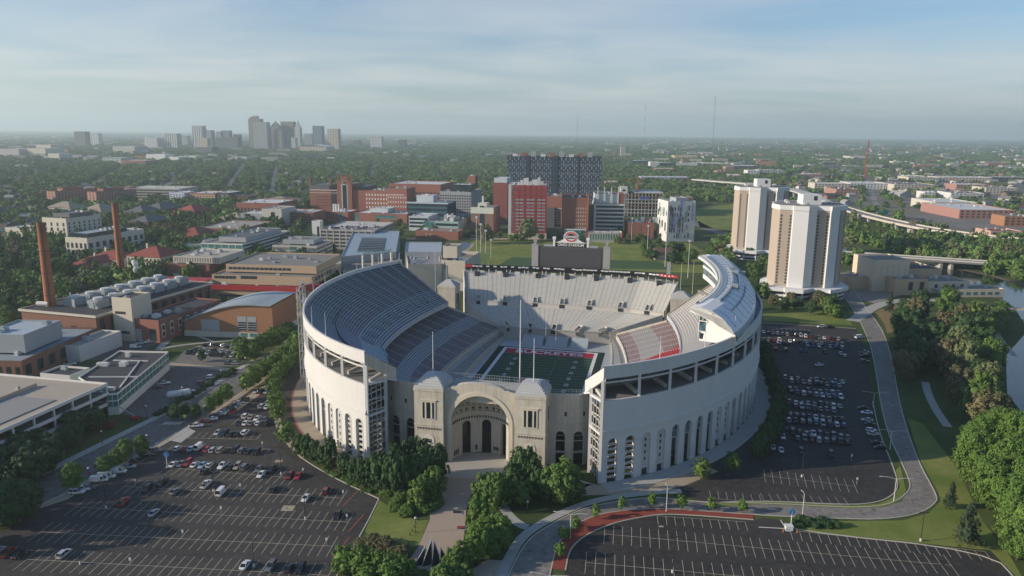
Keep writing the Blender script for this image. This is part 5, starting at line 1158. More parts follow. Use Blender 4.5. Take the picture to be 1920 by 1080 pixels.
def crown_mesh(name,mat,seed,shape='round',clumps=70,leaves=34,ls=.085,inner=True,orient=.75):
    """unit crown: radius 1, height 2 (z 0..2); clumps of small leaf faces spread through an uneven volume"""
    r=random.Random(seed); m=MB(); lob=[(r.uniform(0,6.28),r.uniform(.0,1.7),r.uniform(.78,1.15)) for _ in range(9)]
    def rad(a,z):
        k=1.0
        for la,lz,lk in lob:
            d=math.cos(a-la)*.5+.5; e=math.exp(-((z-lz)/.5)**2); k=k*(1-.55*d*e)+lk*.55*d*e
        zz=(z-1.0)
        if shape=='round': s=math.sqrt(max(0,1-zz*zz))**.8*(1-.12*zz)
        elif shape=='column': s=(max(0,1-abs(zz)**3.2))**.6*(1-.22*zz)
        elif shape=='cone': s=(1-z/2.02)**.85*(.93+.14*math.sin(z*16))
        else: s=math.sqrt(max(0,1-zz*zz))
        return s*k
    cen=[]
    while len(cen)<clumps:
        a=r.uniform(0,6.283); z=r.uniform(.04,1.97); q=math.sqrt(r.uniform(.35,1.0)); R_=rad(a,z)*q
        cen.append((R_*math.cos(a),R_*math.sin(a),z,q))
    for cx,cy_,cz,q in cen:
        cr_=r.uniform(.13,.25)*(1 if shape!='column' else .9)
        for _ in range(leaves):
            # leaves on the clump's upper shell
            v=Vector((r.gauss(0,1),r.gauss(0,1),r.gauss(.25,1))).normalized(); p=Vector((cx,cy_,cz))+v*cr_*r.uniform(.55,1.05)
            n=(v+Vector((cx,cy_,(cz-.7)))*orient*.6+Vector((r.uniform(-.8,.8),r.uniform(-.8,.8),r.uniform(-.5,.9)))*orient).normalized(); t=n.cross(Vector((r.uniform(-1,1),r.uniform(-1,1),r.uniform(-1,1)))).normalized(); b=n.cross(t)
            s_=ls*r.uniform(.6,1.25); m.face([p-t*s_,p+b*s_*.62,p+t*s_,p-b*s_*.62])
    if inner:     # inner leafy mass so that the crown is not see-through
        for k in range(9):
            a=r.uniform(0,6.28); z=.35+1.2*r.random(); R_=rad(a,z)*.42*r.random(); cc=Vector((R_*math.cos(a),R_*math.sin(a),z)); q=.45*max(.35,rad(a,z))
            rows=[]
            for i in range(5):
                th=math.pi*i/4; rows.append([cc+Vector((math.sin(th)*math.cos(f),math.sin(th)*math.sin(f),math.cos(th)))*q*r.uniform(.75,1.15) for f in [6.283*j/7 for j in range(7)]])
            m.grid(rows,closed=True)
    return m.mesh(name,mat)
CROWN={}
def crowns(kind,shape,n=4,**k):
    for i in range(n): CROWN.setdefault((kind,shape),[]).append(crown_mesh(f'{kind}_{shape}_crown',LEAF[kind],100+i*7+hash_(kind+shape),shape,**k))
def hash_(s): return sum(ord(c)*(i+3) for i,c in enumerate(s))%971
for k in ('broad','dark','bright','brown','pale'): crowns(k,'round',4 if k in('broad','dark') else 3)
crowns('dark','column',4,clumps=60); crowns('bright','small',2,clumps=34,leaves=26,ls=.13); crowns('needle','cone',2,clumps=70,leaves=22,ls=.07)
crowns('bright','big',3,clumps=190,leaves=46,ls=.05); crowns('dark','big',3,clumps=150,leaves=40,ls=.055)
def trunk_mesh():
    m=MB(); r=random.Random(5); m.tube((0,0,0),(.02,.01,.45),.055,.035,8,cap=False); m.tube((.02,.01,.45),(.0,.03,.9),.035,.015,7)
    for k in range(6):
        a=k*1.05+.3; z=.34+.07*k; m.tube((.015,.01,z),(.28*math.cos(a),.28*math.sin(a),z+.27),.022,.008,5)
    return m.mesh('trunk',BARK)
TRUNK=trunk_mesh(); tr=random.Random(21); NT_=[0]
def tree(p,h,w,label,kind='broad',shape='round',group=None,clear=.16,name=None):
    o=empty(name or {'column':'columnar_tree','cone':'conifer_tree','small':'young_tree'}.get(shape,'broadleaf_tree'),p,tr.uniform(0,6.28),label,'tree',group); NT_[0]+=1
    z0=h*clear; c=link('crown',tr.choice(CROWN[(kind,shape)]),o,(0,0,z0)); c.scale=(w/2,w/2*tr.uniform(.9,1.1),(h-z0)/2)
    t=link('trunk',TRUNK,o,(0,0,0)); k=max(.6,w*.16); t.scale=(k*3.0,k*3.0,h*.8); return o
def trees_at(lst,place,kind,shape,hr,wr,group,clear=.16,noun='tree'):
    for i,q in enumerate(lst):
        h=tr.uniform(*hr) if len(q)<3 else q[2]; w=tr.uniform(*wr) if len(q)<4 else q[3]
        tree(G(q[0],q[1]),h,w,uniq(f"{noun}, {ORD[i]} from the {place}") if len(lst)>1 else uniq(f'{noun} {place}'),kind,shape,group,clear)
def inside(x,y,poly):
    c=False; n=len(poly)
    for i in range(n):
        (x1,y1),(x2,y2)=poly[i],poly[(i+1)%n]
        if (y1>y)!=(y2>y) and x<(x2-x1)*(y-y1)/(y2-y1)+x1: c=not c
    return c
def grove(poly,n,place,kinds,hr,wr,group,shape='round',mind=5.0,seed=0):
    r=random.Random(seed+len(place)); xs=[p[0] for p in poly]; ys=[p[1] for p in poly]; pts=[]; tries=0
    wp=[G(*p) for p in poly]; wx=[p.x for p in wp]; wy=[p.y for p in wp]; W_=[(p.x,p.y) for p in wp]
    while len(pts)<n and tries<9000:
        tries+=1; x,y=r.uniform(min(wx),max(wx)),r.uniform(min(wy),max(wy))
        if inside(x,y,W_) and all((x-a)**2+(y-b)**2>mind**2 for a,b in pts): pts.append((x,y))
    pts.sort()
    W2={'broad':'green leafy tree','dark':'dark green tree','bright':'bright green tree','brown':'brownish tree','pale':'pale olive tree'}
    for i,(x,y) in enumerate(pts):
        k=r.choice(kinds); tree(Vector((x,y,0)),r.uniform(*hr),r.uniform(*wr),uniq(f"{W2[k]}, {ORD[i]} from the left {place}"),k,shape,group,.12)
# street trees on the left
gt='trees along the street on the left'
trees_at([(144,935,9,7.5)],'lit by the sun beside the two white SUVs','bright','round',(8,9),(6,7),gt,noun='small tree')
trees_at([(205,905),(225,893),(243,878,8,6.5),(272,868)],'left in the line behind the parked vans','broad','round',(6,8),(5,6.5),gt,noun='shaded street tree')
trees_at([(332,801),(352,793),(372,797)],'left by the crosswalk sign','dark','round',(5.5,7),(4.5,6),gt,noun='dark street tree')
trees_at([(399,786),(414,775),(430,763)],'left on the red bed by the slanted cars','bright','round',(6.5,8),(5,6),gt,noun='bright street tree')
trees_at([(466,742),(478,734),(490,722),(503,716),(512,706),(524,700),(535,690),(545,682),(553,672),(560,662)],'lower end of the dense street row','bright','round',(8,10),(7.5,9),gt,noun='full street tree')
trees_at([(525,722),(520,738),(534,716),(545,705),(521,758),(523,778),(525,797),(541,842),(556,690),(562,676)],'street end of the curved kerb line','broad','round',(8,10),(6.5,8),'trees along the curved kerb',noun='kerb tree')
trees_at([(455,690),(470,676),(480,684),(490,672),(502,665),(515,656),(525,660),(455,678),(535,648),(545,640)],'left beside the small campus car park','broad','round',(8,11),(7,9),gt,noun='roadside tree')
trees_at([(382,689)],'alone on the kerb below the small campus car park','dark','column',(6,7),(4,4.5),gt,noun='narrow dark tree')
# hedge trees at the front left of the stadium
trees_at([(570,862),(584,868),(597,872),(612,880),(625,882,11,6.5),(652,896),(670,906),(686,912),(696,914)],'left along the stadium wall','dark','column',(7.5,9.5),(5,6.2),'columnar trees at the front left',.06,'columnar tree')
trees_at([(716,922),(733,926),(750,930),(766,928),(785,925),(800,920),(748,908),(768,904),(786,900),(805,900),(818,904),(830,905)],'left in the dark clump beside the left gate tower','dark','column',(12,15.5),(6.5,8),'dark trees beside the left gate tower',.05,'tall dark tree')
trees_at([(806,945),(822,938),(790,955)],'left before the dark clump','broad','round',(9,11),(7,8),'trees by the plaza',.1,'leafy tree')
def bushes(name,label,poly,n,kind,h,w,cat='shrub bed',seed=1):
    r=random.Random(seed); wp=[G(*p) for p in poly]; W_=[(p.x,p.y) for p in wp]; c0=Vector((sum(p[0] for p in W_)/len(W_),sum(p[1] for p in W_)/len(W_),0)); o=empty(name,c0,0,uniq(label),cat); k=0
    xs=[p[0] for p in W_]; ys=[p[1] for p in W_]
    while k<n:
        x,y=r.uniform(min(xs),max(xs)),r.uniform(min(ys),max(ys))
        if inside(x,y,W_):
            c=link('shrub',r.choice(CROWN[(kind,'round')]),o,(x-c0.x,y-c0.y,-.3)); c.rotation_euler=(0,0,r.uniform(0,6)); q=w*r.uniform(.75,1.25); c.scale=(q/2,q/2,h*r.uniform(.7,1.2)/2); k+=1
bushes('shrub_bed','mass of bright low shrubs between the car park kerb and the plaza',[(715,950),(735,925),(800,945),(830,940),(815,975),(770,972)],34,'bright',2.4,4.4)
bushes('shrub_bed','low green shrubs along the kerb in front of the columnar trees',[(600,880),(660,905),(735,935),(712,938),(640,903),(590,876)],26,'broad',1.3,2.6,seed=2)
bushes('clipped_hedge','brownish clipped shrubs at the bottom of the sunlit lawn',[(680,1020),(700,1012),(770,1032),(790,1045),(770,1052),(690,1040)],16,'brown',2.6,4.2,seed=3)
bushes('hedge','dark clipped hedge along the edge of the utility yard',[(300,797),(445,708),(440,702),(296,790)],44,'dark',1.8,3.0,'hedge',4)
bushes('shrub_bed','dark roadside shrubs along the lawn by the car park entrance',[(1486,975),(1500,962),(1600,972),(1580,980)],16,'dark',2.0,3.4,seed=5)
bushes('shrub_bed','low shrubs beside the orange brick hall',[(360,632),(400,622),(440,632),(430,640),(372,640)],14,'dark',2.0,4.0,seed=6)
trees_at([(655,1082),(688,1086),(715,1092),(742,1094),(765,1098),(700,1112),(745,1118)],'left at the bottom edge below the lawn','bright','round',(7,9),(7,8.5),'trees at the bottom edge',.1,'bright bushy tree')
trees_at([(862,1078),(878,1068),(842,1122),(872,1112)],'left beyond the sculpture','broad','round',(7,8.5),(6.5,8),'trees at the bottom edge',.1,'bushy tree')
trees_at([(918,948,11,8.5),(936,956,12,8.5)],'left at the corner of the plaza','broad','round',(12,13),(9,10),'trees by the plaza',.1,'large leafy tree')
trees_at([(905,1000),(912,1030),(930,1040),(925,1010),(948,1028),(905,1052)],'left between the brick walk and the road','bright','round',(8,10.5),(6.5,8),'trees by the plaza',.1,'bright tree')
trees_at([(968,925),(985,918),(1000,922),(1012,926),(980,905),(998,905)],'left in front of the right gate tower','dark','column',(10,13.5),(6,8),'dark trees before the right gate tower',.05,'dark tree')
trees_at([(985,945,8,8),(955,945,8,8)],'left at the shaded lawn by the plaza','broad','round',(7,8),(7,8),'trees by the plaza',.1,'low leafy tree')
trees_at([(1058,938,14,13)],'with a rounded crown in front of the old wall','broad','round',(13,14),(12,13),'trees by the plaza',.1,'large green tree'); trees_at([(1080,938,10,8),(1035,935,9,8)],'left beside the large rounded tree','dark','round',(9,10),(8,9),'trees by the plaza',.1,'dark leafy tree')
trees_at([(1060,1046),(1067,1013),(1088,992),(1125,970),(1173,955),(1230,947),(1285,950),(1342,952),(1400,953)],'bottom along the red mulch curve','bright','small',(4.2,5.2),(3.2,4.0),'young trees on the red mulch',.25,'young tree'); 
trees_at([(1320,890,7,6),(1377,876,7,5.5)],'left in the kerbed beds below the right wall','broad','round',(6,7),(5,6),'trees around the right wall',.15,'small tree')
trees_at([(1430,655),(1436,672),(1441,690),(1447,708),(1453,724),(1459,742),(1462,760),(1463,778),(1460,796),(1452,815),(1440,835),(1428,850)],'far end between the ring road and the west car park','dark','round',(8,11),(7,9),'trees along the west ring road',.1,'shaded tree')
# tall trees at the right edge
grove([(1850,1000),(1826,930),(1812,868),(1890,832),(2000,860),(2040,980),(1990,1060),(1905,1040)],15,'in the tall bright grove at the bottom right',['bright'],(17,22),(12,15),'bright grove at the bottom right','big',7.5)
grove([(1690,700),(1680,640),(1690,600),(1735,570),(1800,566),(1850,640),(1865,705),(1770,700),(1742,715)],34,'in the shaded riverside wood',['dark','dark','broad','pale','brown'],(13,20),(10,15),'riverside wood on the right','round',7.0)
grove([(1800,770),(1790,730),(1850,712),(1872,740),(1885,800),(1860,800)],9,'in the wood above the bright grove',['dark','broad','brown','pale'],(13,19),(11,15),'riverside wood on the right','round',7.0)
grove([(1820,600),(1870,560),(1886,585),(1870,640),(1855,690)],9,'along the river path',['broad','pale','bright'],(8,14),(8,12),'trees along the river path','round',8.0)
for x,y,h,w,l in ((1822,1004,13,9,'thin dark conifer on the lawn before the bright grove'),(1788,938,9,5,'small grey-green conifer at the road bend lawn'),(1668,572,14,8,'dark conifer in front of the tan theatre-like building')): tree(G(x,y),h,w,uniq(l),'needle','cone','conifers on the right',.05)
grove([(1440,560),(1450,545),(1580,560),(1600,580),(1570,586),(1470,575)],14,'at the foot of the nearer white tower',['broad','dark','brown'],(7,11),(7,10),'trees around the white towers','round',5)
grove([(1350,540),(1360,490),(1400,470),(1450,500),(1460,540),(1430,560)],16,'behind the press box',['broad','dark'],(9,13),(9,12),'trees around the white towers','round',6)
grove([(1175,470),(1230,460),(1290,470),(1350,455),(1380,470),(1350,500),(1270,495)],18,'around the barn-roofed house',['broad','dark'],(8,12),(9,12),'trees by the practice field','round',7)
for x,y,h,w,k,l in ((907,458,20,18,'brown','brownish round tree behind the floodlight masts'),(987,452,24,22,'pale','large pale tree in front of the red panel building'),(883,503,9,8,'dark','small dark tree beside the pond basin')): tree(G(x,y),h,w,uniq(l),k,'round','trees by the practice field')
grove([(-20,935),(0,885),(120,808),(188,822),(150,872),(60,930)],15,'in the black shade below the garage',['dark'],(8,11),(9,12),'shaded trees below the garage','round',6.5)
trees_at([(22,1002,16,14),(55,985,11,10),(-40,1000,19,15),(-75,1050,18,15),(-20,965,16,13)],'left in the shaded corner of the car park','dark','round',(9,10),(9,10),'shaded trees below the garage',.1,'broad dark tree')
grove([(0,640),(-20,560),(20,520),(100,500),(85,600),(50,640)],16,'left of the brick power plant',['dark','broad'],(11,16),(11,15),'campus trees on the left','round',9)
grove([(235,470),(260,440),(330,430),(350,470),(300,505),(240,490)],14,'behind the second chimney',['broad','pale','brown'],(12,17),(12,16),'campus trees on the left','round',10)
for x,y in ((405,640),(460,632),(500,618),(535,612)): pass
trees_at([(325,585),(365,583),(405,584),(422,586),(470,585),(525,588),(545,592)],'left along the tan building front','broad','round',(5,8),(4,6),'small trees along the tan building',.15,'small tree')
trees_at([(430,485),(452,480),(470,472),(480,455),(500,445),(520,440),(560,440),(585,445),(610,470),(620,480),(545,488),(600,488)],'left between the white office blocks','dark','round',(9,13),(9,12),'campus trees on the left',.12,'campus tree')
trees_at([(640,540),(660,535),(615,545),(628,535),(655,548)],'left behind the left stand','broad','round',(8,12),(8,10),'campus trees on the left',.12,'leafy tree')
trees_at([(155,565),(180,560),(165,525),(35,560),(115,560)],'left among the red tile roofs','broad','round',(8,12),(8,11),'campus trees on the left',.12,'yard tree')
grove([(835,449),(835,440),(900,438),(950,446),(1090,448),(1090,452),(900,452)],22,'before the glass laboratory',['broad','dark'],(6,10),(6,10),'trees before the hospital blocks','round',6)
grove([(1020,447),(1180,455),(1240,462),(1240,452),(1160,446)],12,'before the cream pavilion',['dark','broad'],(7,11),(7,10),'trees before the hospital blocks','round',6)
grove([(590,440),(600,428),(760,424),(840,442),(770,450),(640,446)],16,'before the low brick laboratories',['dark','broad'],(7,11),(7,10),'trees before the hospital blocks','round',6)
grove([(1060,440),(1180,448),(1245,445),(1245,432),(1180,436)],10,'beside the lilac block',['dark','broad'],(7,11),(7,10),'trees before the hospital blocks','round',6)
print('trees',NT_[0])
# ================================================================ BUILDINGS
def axes(yaw): return Vector((math.cos(yaw),-math.sin(yaw),0)), Vector((math.sin(yaw),math.cos(yaw),0))
UNIT={}
def unit(mat):
    if mat.name not in UNIT:
        m=MB(); m.box(-.5,-.5,0,.5,.5,1,bottom=True); UNIT[mat.name]=m.mesh('panel_'+mat.name,mat)
    return UNIT[mat.name]
ALLB=[]
class B:
    """one building: root Empty at its front-left ground corner; x along the front, y into depth"""
    def __init__(s,name,label,pl,pr,yt,yb,depth,wall,roof,yaw=AX,par=.9,cat='building',group=None,D=None,flat=True,z0=0):
        s.yaw=yaw; D=D or G(pl,yb).y; c=AtY(pl,yt,D); s.o=Vector((c.x,c.y,0)); s.h=c.z; s.ux,s.uy=axes(yaw); s.D=D
        lo,hi=.5,900.0
        for _ in range(40):
            md=(lo+hi)/2; q=s.o+s.ux*md; x=proj((q.x,q.y,s.h))[0]
            if x<pr: lo=md
            else: hi=md
        s.w=lo; s.d=depth; s.wall=wall; s.roof=roof; s.r=empty(name,s.o,-yaw,uniq(label),cat,group); s.nw=0; s.over={}; ALLB.append(s)
        if flat: s.block(0,0,s.w,s.d,0,s.h,'wall',par)
    def block(s,x0,y0,x1,y1,z0,z1,name='wall',par=.9,wall=None,roof=None,units=None):
        wall=wall or s.wall; roof=roof or s.roof; m=MB(); a=[(x0,y0),(x1,y0),(x1,y1),(x0,y1)]; t=.35
        b=[(x0+t,y0+t),(x1-t,y0+t),(x1-t,y1-t),(x0+t,y1-t)]
        for i in range(4):
            p,q=a[i],a[(i+1)%4]; u,v=b[i],b[(i+1)%4]
            m.face([(*p,z0),(*q,z0),(*q,z1),(*p,z1)]); m.face([(*p,z1),(*q,z1),(*v,z1),(*u,z1)]); m.face([(*u,z1),(*v,z1),(*v,z1-par),(*u,z1-par)])
        o=m.build(name,wall,s.r); m=MB(); m.face([(*p,z1-par) for p in b]); m.build('roof',roof,s.r)
        n=units if units is not None else (min(7,int((x1-x0)*(y1-y0)/260)+1) if (x1-x0)*(y1-y0)>120 else 0)
        r=random.Random(int(s.o.x*7+s.o.y*3+x0*5+z1))
        for _ in range(n):
            uw,ud,uh=r.uniform(1.4,4),r.uniform(1.4,4),r.uniform(.9,2.3); ux=r.uniform(x0+2,max(x0+2.1,x1-2-uw)); uy=r.uniform(y0+2,max(y0+2.1,y1-2-ud))
            m=MB(); m.box(ux,uy,z1-par,ux+uw,uy+ud,z1-par+uh); m.box(ux+uw*.2,uy+ud*.2,z1-par+uh,ux+uw*.7,uy+ud*.7,z1-par+uh+.35); m.build('rooftop_unit',STEEL if r.random()<.6 else ROOFW,s.r)
        return o
    def box(s,name,x0,y0,z0,x1,y1,z1,mat):
        m=MB(); m.box(x0,y0,z0,x1,y1,z1,bottom=True); return m.build(name,mat,s.r)
    def win(s,face,nx,nz,z0,z1,wf=.5,hf=.5,mat=None,x0=None,x1=None,off=0.0,name='window',y=None,depth=.14):
        """nx by nz windows on a face: f front, r right side, l left side; each its own object"""
        mat=mat or GLASS; L=(x1 if x1 is not None else (s.w if face=='f' else s.d)); a=x0 or 0.0
        cw=(L-a)/nx; ch=(z1-z0)/nz
        for i in range(nx):
            for k in range(nz):
                c=a+cw*(i+.5); z=z0+ch*(k+.5-hf/2)
                if face=='f': loc=(c,(y or 0)-off,z); scl=(cw*wf,depth,ch*hf)
                elif face=='r': loc=((y if y is not None else s.w)+off,c,z); scl=(depth,cw*wf,ch*hf)
                else: loc=((y or 0)-off,c,z); scl=(depth,cw*wf,ch*hf)
                if s.nw<98: s.nw+=1; link(name,unit(mat),s.r,loc,None,scl)
                else:
                    m=s.over.setdefault(mat.name,(MB(),mat))[0]; m.box(loc[0]-scl[0]/2,loc[1]-scl[1]/2,loc[2],loc[0]+scl[0]/2,loc[1]+scl[1]/2,loc[2]+scl[2])
        return s
    def ribs(s,face,n,z0,z1,hf=.45,mat=None,x0=0.6,x1=None):
        L=(s.w if face=='f' else s.d); return s.win(face,1,n,z0,z1,1.0,hf,mat,x0,(x1 or L-.6),name='window_band')
    def hip(s,x0,y0,x1,y1,z,rise,mat,over=.8,gable=False,name='hip_roof'):
        x0-=over;y0-=over;x1+=over;y1+=over; m=MB(); w,d=x1-x0,y1-y0
        if w>=d: k=0 if gable else d/2; A=(x0+k,(y0+y1)/2,z+rise); C=(x1-k,(y0+y1)/2,z+rise); m.face([(x0,y0,z),(x1,y0,z),C,A]); m.face([(x1,y1,z),(x0,y1,z),A,C]); m.face([(x1,y0,z),(x1,y1,z),C]); m.face([(x0,y1,z),(x0,y0,z),A])
        else: k=0 if gable else w/2; A=((x0+x1)/2,y0+k,z+rise); C=((x0+x1)/2,y1-k,z+rise); m.face([(x1,y0,z),(x1,y1,z),C,A]); m.face([(x0,y1,z),(x0,y0,z),A,C]); m.face([(x0,y0,z),(x1,y0,z),A]); m.face([(x1,y1,z),(x0,y1,z),C])
        m.face([(x0,y0,z),(x0,y1,z),(x1,y1,z),(x1,y0,z)]); return m.build(name,mat,s.r)
    def end(s):
        for m,mat in s.over.values(): tag(m.build('upper_window',mat,s.r),kind='stuff')
        return s
WB=M('white_concrete_wall',(.64,.63,.60),.8,.07); LIME=M('limestone_wall',(.56,.52,.44),.85,.1); GREYW=M('grey_cladding',(.34,.36,.37),.7,.1); BEIGE=M('beige_wall',(.55,.49,.40),.85,.1)
REDP_=M('red_panel_cladding',(.34,.065,.06),.6,.12); DGL=glass('dark_curtain_wall',(.022,.035,.042),.15,.6); DWIN=M('dark_window_opening',(.040,.047,.056),.35,.15)
# ---- left foreground
# parking garage whose sloping decks step down toward the street
g0=G(205,735,13); g1=G(-160,905,13); dv=(g1-g0); dv.z=0; Lg=dv.length; dv.normalize(); nv=Vector((dv.y,-dv.x,0)); 
if nv.y<0: nv=-nv
gr=empty('parking_garage',(g0.x,g0.y,0),math.atan2(dv.y,dv.x),uniq('open parking garage with beige roof deck and white ledges at the left edge'),'garage')
sg_=-1 if (Matrix.Rotation(math.atan2(dv.y,dv.x),3,'Z')@Vector((0,1,0))).dot(nv)>0 else 1
def GB(name,x0,y0,z0,x1,y1,z1,mat):
    m=MB(); ya,yb=sorted((-sg_*y0,-sg_*y1)); m.box(x0,ya,z0,x1,yb,z1,bottom=True); return m.build(name,mat,gr)
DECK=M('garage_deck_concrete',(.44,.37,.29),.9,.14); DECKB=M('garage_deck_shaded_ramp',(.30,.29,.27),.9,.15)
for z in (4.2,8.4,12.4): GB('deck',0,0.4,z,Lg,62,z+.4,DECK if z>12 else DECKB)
for z,hh in ((4.2,1.3),(8.4,1.3),(12.4,1.25)): GB('ledge',-.2,0,z,Lg,.4,z+hh,WB); 
for i in range(int(Lg/9)+1): GB('post',i*9.0,.1,0,i*9.0+.6,.8,12.4,WB)
GB('end_wall',-.5,1,0,-.1,14,9,BRICK); 
for z,hh in ((4.2,1.2),(8.4,1.2),(12.4,1.2)): GB('ledge',-.3,0.5,z,0.05,60,z+hh,WB)
GB('back_wall',1,40,0,Lg,40.5,12.2,INNER); GB('roof_wall',8,26,12.8,Lg,26.5,14.2,DECK)
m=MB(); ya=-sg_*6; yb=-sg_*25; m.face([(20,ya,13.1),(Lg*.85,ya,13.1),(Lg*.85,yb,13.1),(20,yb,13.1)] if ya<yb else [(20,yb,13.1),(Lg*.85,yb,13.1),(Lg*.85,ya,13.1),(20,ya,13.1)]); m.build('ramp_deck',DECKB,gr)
for i in range(4): GB('roof_lamp_base',12+i*22,30,12.8,13.2+i*22,31.2,14.0,CONC)
# long two-storey office
def polyb(name,label,pts,h,wall,roof,cat='building'):
    P=[G(x,y,h) for x,y in pts]; o=P[0].copy(); o.z=0; a=sum(P[i].x*P[(i+1)%len(P)].y-P[(i+1)%len(P)].x*P[i].y for i in range(len(P)))
    if a<0: P=P[::-1]
    r=empty(name,o,0,uniq(label),cat); q=[(p.x-o.x,p.y-o.y) for p in P]; m=MB(); m.prism(q,0,h,0,top=False); m.build('wall',wall,r)
    cx=sum(p[0] for p in q)/len(q); cy_=sum(p[1] for p in q)/len(q); b=[(p[0]+(cx-p[0])*.02,p[1]+(cy_-p[1])*.02) for p in q]
    m=MB(); 
    for i in range(len(q)): j=(i+1)%len(q); m.face([(*q[i],h),(*q[j],h),(*b[j],h),(*b[i],h)]); m.face([(*b[i],h),(*b[j],h),(*b[j],h-.7),(*b[i],h-.7)])
    m.build('parapet',wall,r); m=MB(); m.face([(*p,h-.7) for p in b]); m.build('roof',roof,r)
    return r,q
def edge_win(r,q,i,n,nz,z0,z1,wf,hf,mat,name='window'):
    a=Vector((*q[i],0)); b=Vector((*q[(i+1)%len(q)],0)); d=b-a; L=d.length; d.normalize(); rz=math.atan2(d.y,d.x)
    for k in range(n):
        for j in range(nz):
            p=a+d*(L*(k+.5)/n); ch=(z1-z0)/nz; link(name,unit(mat),r,(p.x,p.y,z0+ch*(j+.5-hf/2)),rz,(L/n*wf,.16,ch*hf))
r,q=polyb('long_office','long low office with black roof and cream framed glass side',[(226,671),(318,671),(224,751),(204,753),(150,722)],9.2,M('cream_frame',(.74,.71,.63),.7,.06),TAR)
for i in range(len(q)):
    j=(i+1)%len(q); L=math.hypot(q[i][0]-q[j][0],q[i][1]-q[j][1])
    edge_win(r,q,i,max(2,int(L/4.2)),2,3.2,8.8,.88,.8,GLASST)
ro=r
for (x,y,w,d,h) in ((196,700,5,2,1.6),(235,699,3,3,2),(243,682,2,2,2.2),(214,746,2,2,1.4),(190,745,9,1.5,1.3)):
    p=G(x,y,8.6)-Vector((r.location.x,r.location.y,0)); m=MB(); m.box(p.x-w/2,p.y-d/2,8.4,p.x+w/2,p.y+d/2,8.5+h); m.build('rooftop_unit',ROOFW,r)
for a,b in (((170,722),(265,720)),((265,690),(228,741)),((215,690),(280,690))):
    A=G(*a,8.7)-r.location; Bp=G(*b,8.7)-r.location; m=MB(); m.bar((A.x,A.y,8.8),(Bp.x,Bp.y,8.8),.5,.5); m.build('roof_pipe',ROOFW,r)
b=B('white_shed','small white concrete shed with flat tan roof',112,150,662,692,30,WB,M('tan_roof',(.45,.40,.32),.9,.1)).end()
b=B('white_shed','tiny white flat-roofed lean-to below the brown brick hall',78,134,716,741,12,WB,TAR); b.win('f',3,1,1.2,3.6,.5,.8,GLASSB).end()
b=B('brick_hall','old brown brick hall with tall arched windows at the left edge',-110,42,694,733,60,BRICK2,M('grey_blue_roof',(.27,.31,.34),.7,.1),yaw=R(2)); b.win('f',9,1,1.5,7.5,.5,.85,GLASS); b.win('r',7,1,1.5,8,.5,.8,GLASS); b.block(10,12,b.w-6,40,b.h,b.h+9,'penthouse',.8,GREYW,M('pale_blue_roof',(.42,.47,.50),.7,.1)).name; b.end()
# ---- power plant with two brick stacks
b=B('power_plant','brown brick power plant with cooling gear on its roof',40,180,596,648,95,BRICK2,TAR,yaw=R(16)); pw=b
b.block(-1,-1,b.w+1,b.d+1,b.h-1.2,b.h+.1,'cornice',.5,LIME,TAR,units=0); b.win('f',5,1,2,9.5,.4,.9,DWIN); b.win('r',12,1,2.5,b.h-2,.45,.85,GLASS)
for i in range(7):
    for k in range(2):
        x=b.w*.30+k*b.w*.32; y=14+i*11; m=MB(); m.box(x,y,b.h-.8,x+7.5,y+8.5,b.h+4.0); m.build('cooling_unit',M('cooling_unit_grey',(.30,.33,.33),.6,.2),b.r)
        m=MB(); m.tube((x+3.7,y+4.2,b.h+4),(x+3.7,y+4.2,b.h+5.2),2.4,2.6,12); m.build('fan_stack',ROOFW,b.r)
rr=random.Random(8)
for i in range(26):
    x,y=rr.uniform(4,b.w-4),rr.uniform(5,b.d-5); m=MB()
    if i%3: m.tube((x,y,b.h),(x,y,b.h+rr.uniform(1.5,4.5)),.35,.35,7)
    else: m.bar((x,y,b.h+1.2),(x+rr.uniform(4,9),y+rr.uniform(-3,3),b.h+1.4),.7)
    m.build('roof_pipe',ROOFW if i%2 else STEEL,b.r)
m=MB(); m.tube((3,8,b.h+1.5),(10,9,b.h+1.5),1.3,1.3,10); m.build('roof_vessel',ROOFW,b.r); b.end()
b=B('service_tower','beige windowless concrete tower in front of the power plant',209,245,571,652,16,M('cream_tower_wall',(.62,.55,.43),.85,.06),TAR,yaw=R(12)); b.box('louvre',1.5,-.1,b.h*.62,b.w-4,.02,b.h*.68,DARK); b.box('louvre',2,-.1,4.2,b.w-2.5,.02,5.6,DARK); b.end()
b=B('brick_annex','brick annex with tall cream-framed windows beside the beige tower',244,298,610,652,55,BRICK,TAR,yaw=R(14)); b.win('f',1,1,.5,8,.5,.9,GLASS,x0=b.w*.55,x1=b.w); b.box('door',1.5,-.12,0,7,.02,7,GREYW); b.win('r',8,1,2,b.h-2.2,.42,.9,LIME); b.win('r',8,2,2.5,b.h-3,.25,.7,GLASS,off=.1); b.end()
b=B('pale_blue_plant','blue-grey fenced cooling equipment beside the brick annex',322,372,596,622,30,M('blue_grey_screen',(.20,.25,.31),.6,.25),M('pale_blue_units',(.40,.45,.52),.6,.35),yaw=R(20),par=1.5,cat='plant unit'); 
for i in range(8): b.box('fan_housing',2+(i%4)*b.w/4.4,3+(i//4)*13,b.h-1,2+(i%4)*b.w/4.4+3.2,12+(i//4)*13,b.h+1,M('pale_fan_housing',(.52,.56,.62),.5,.15))
b.end()
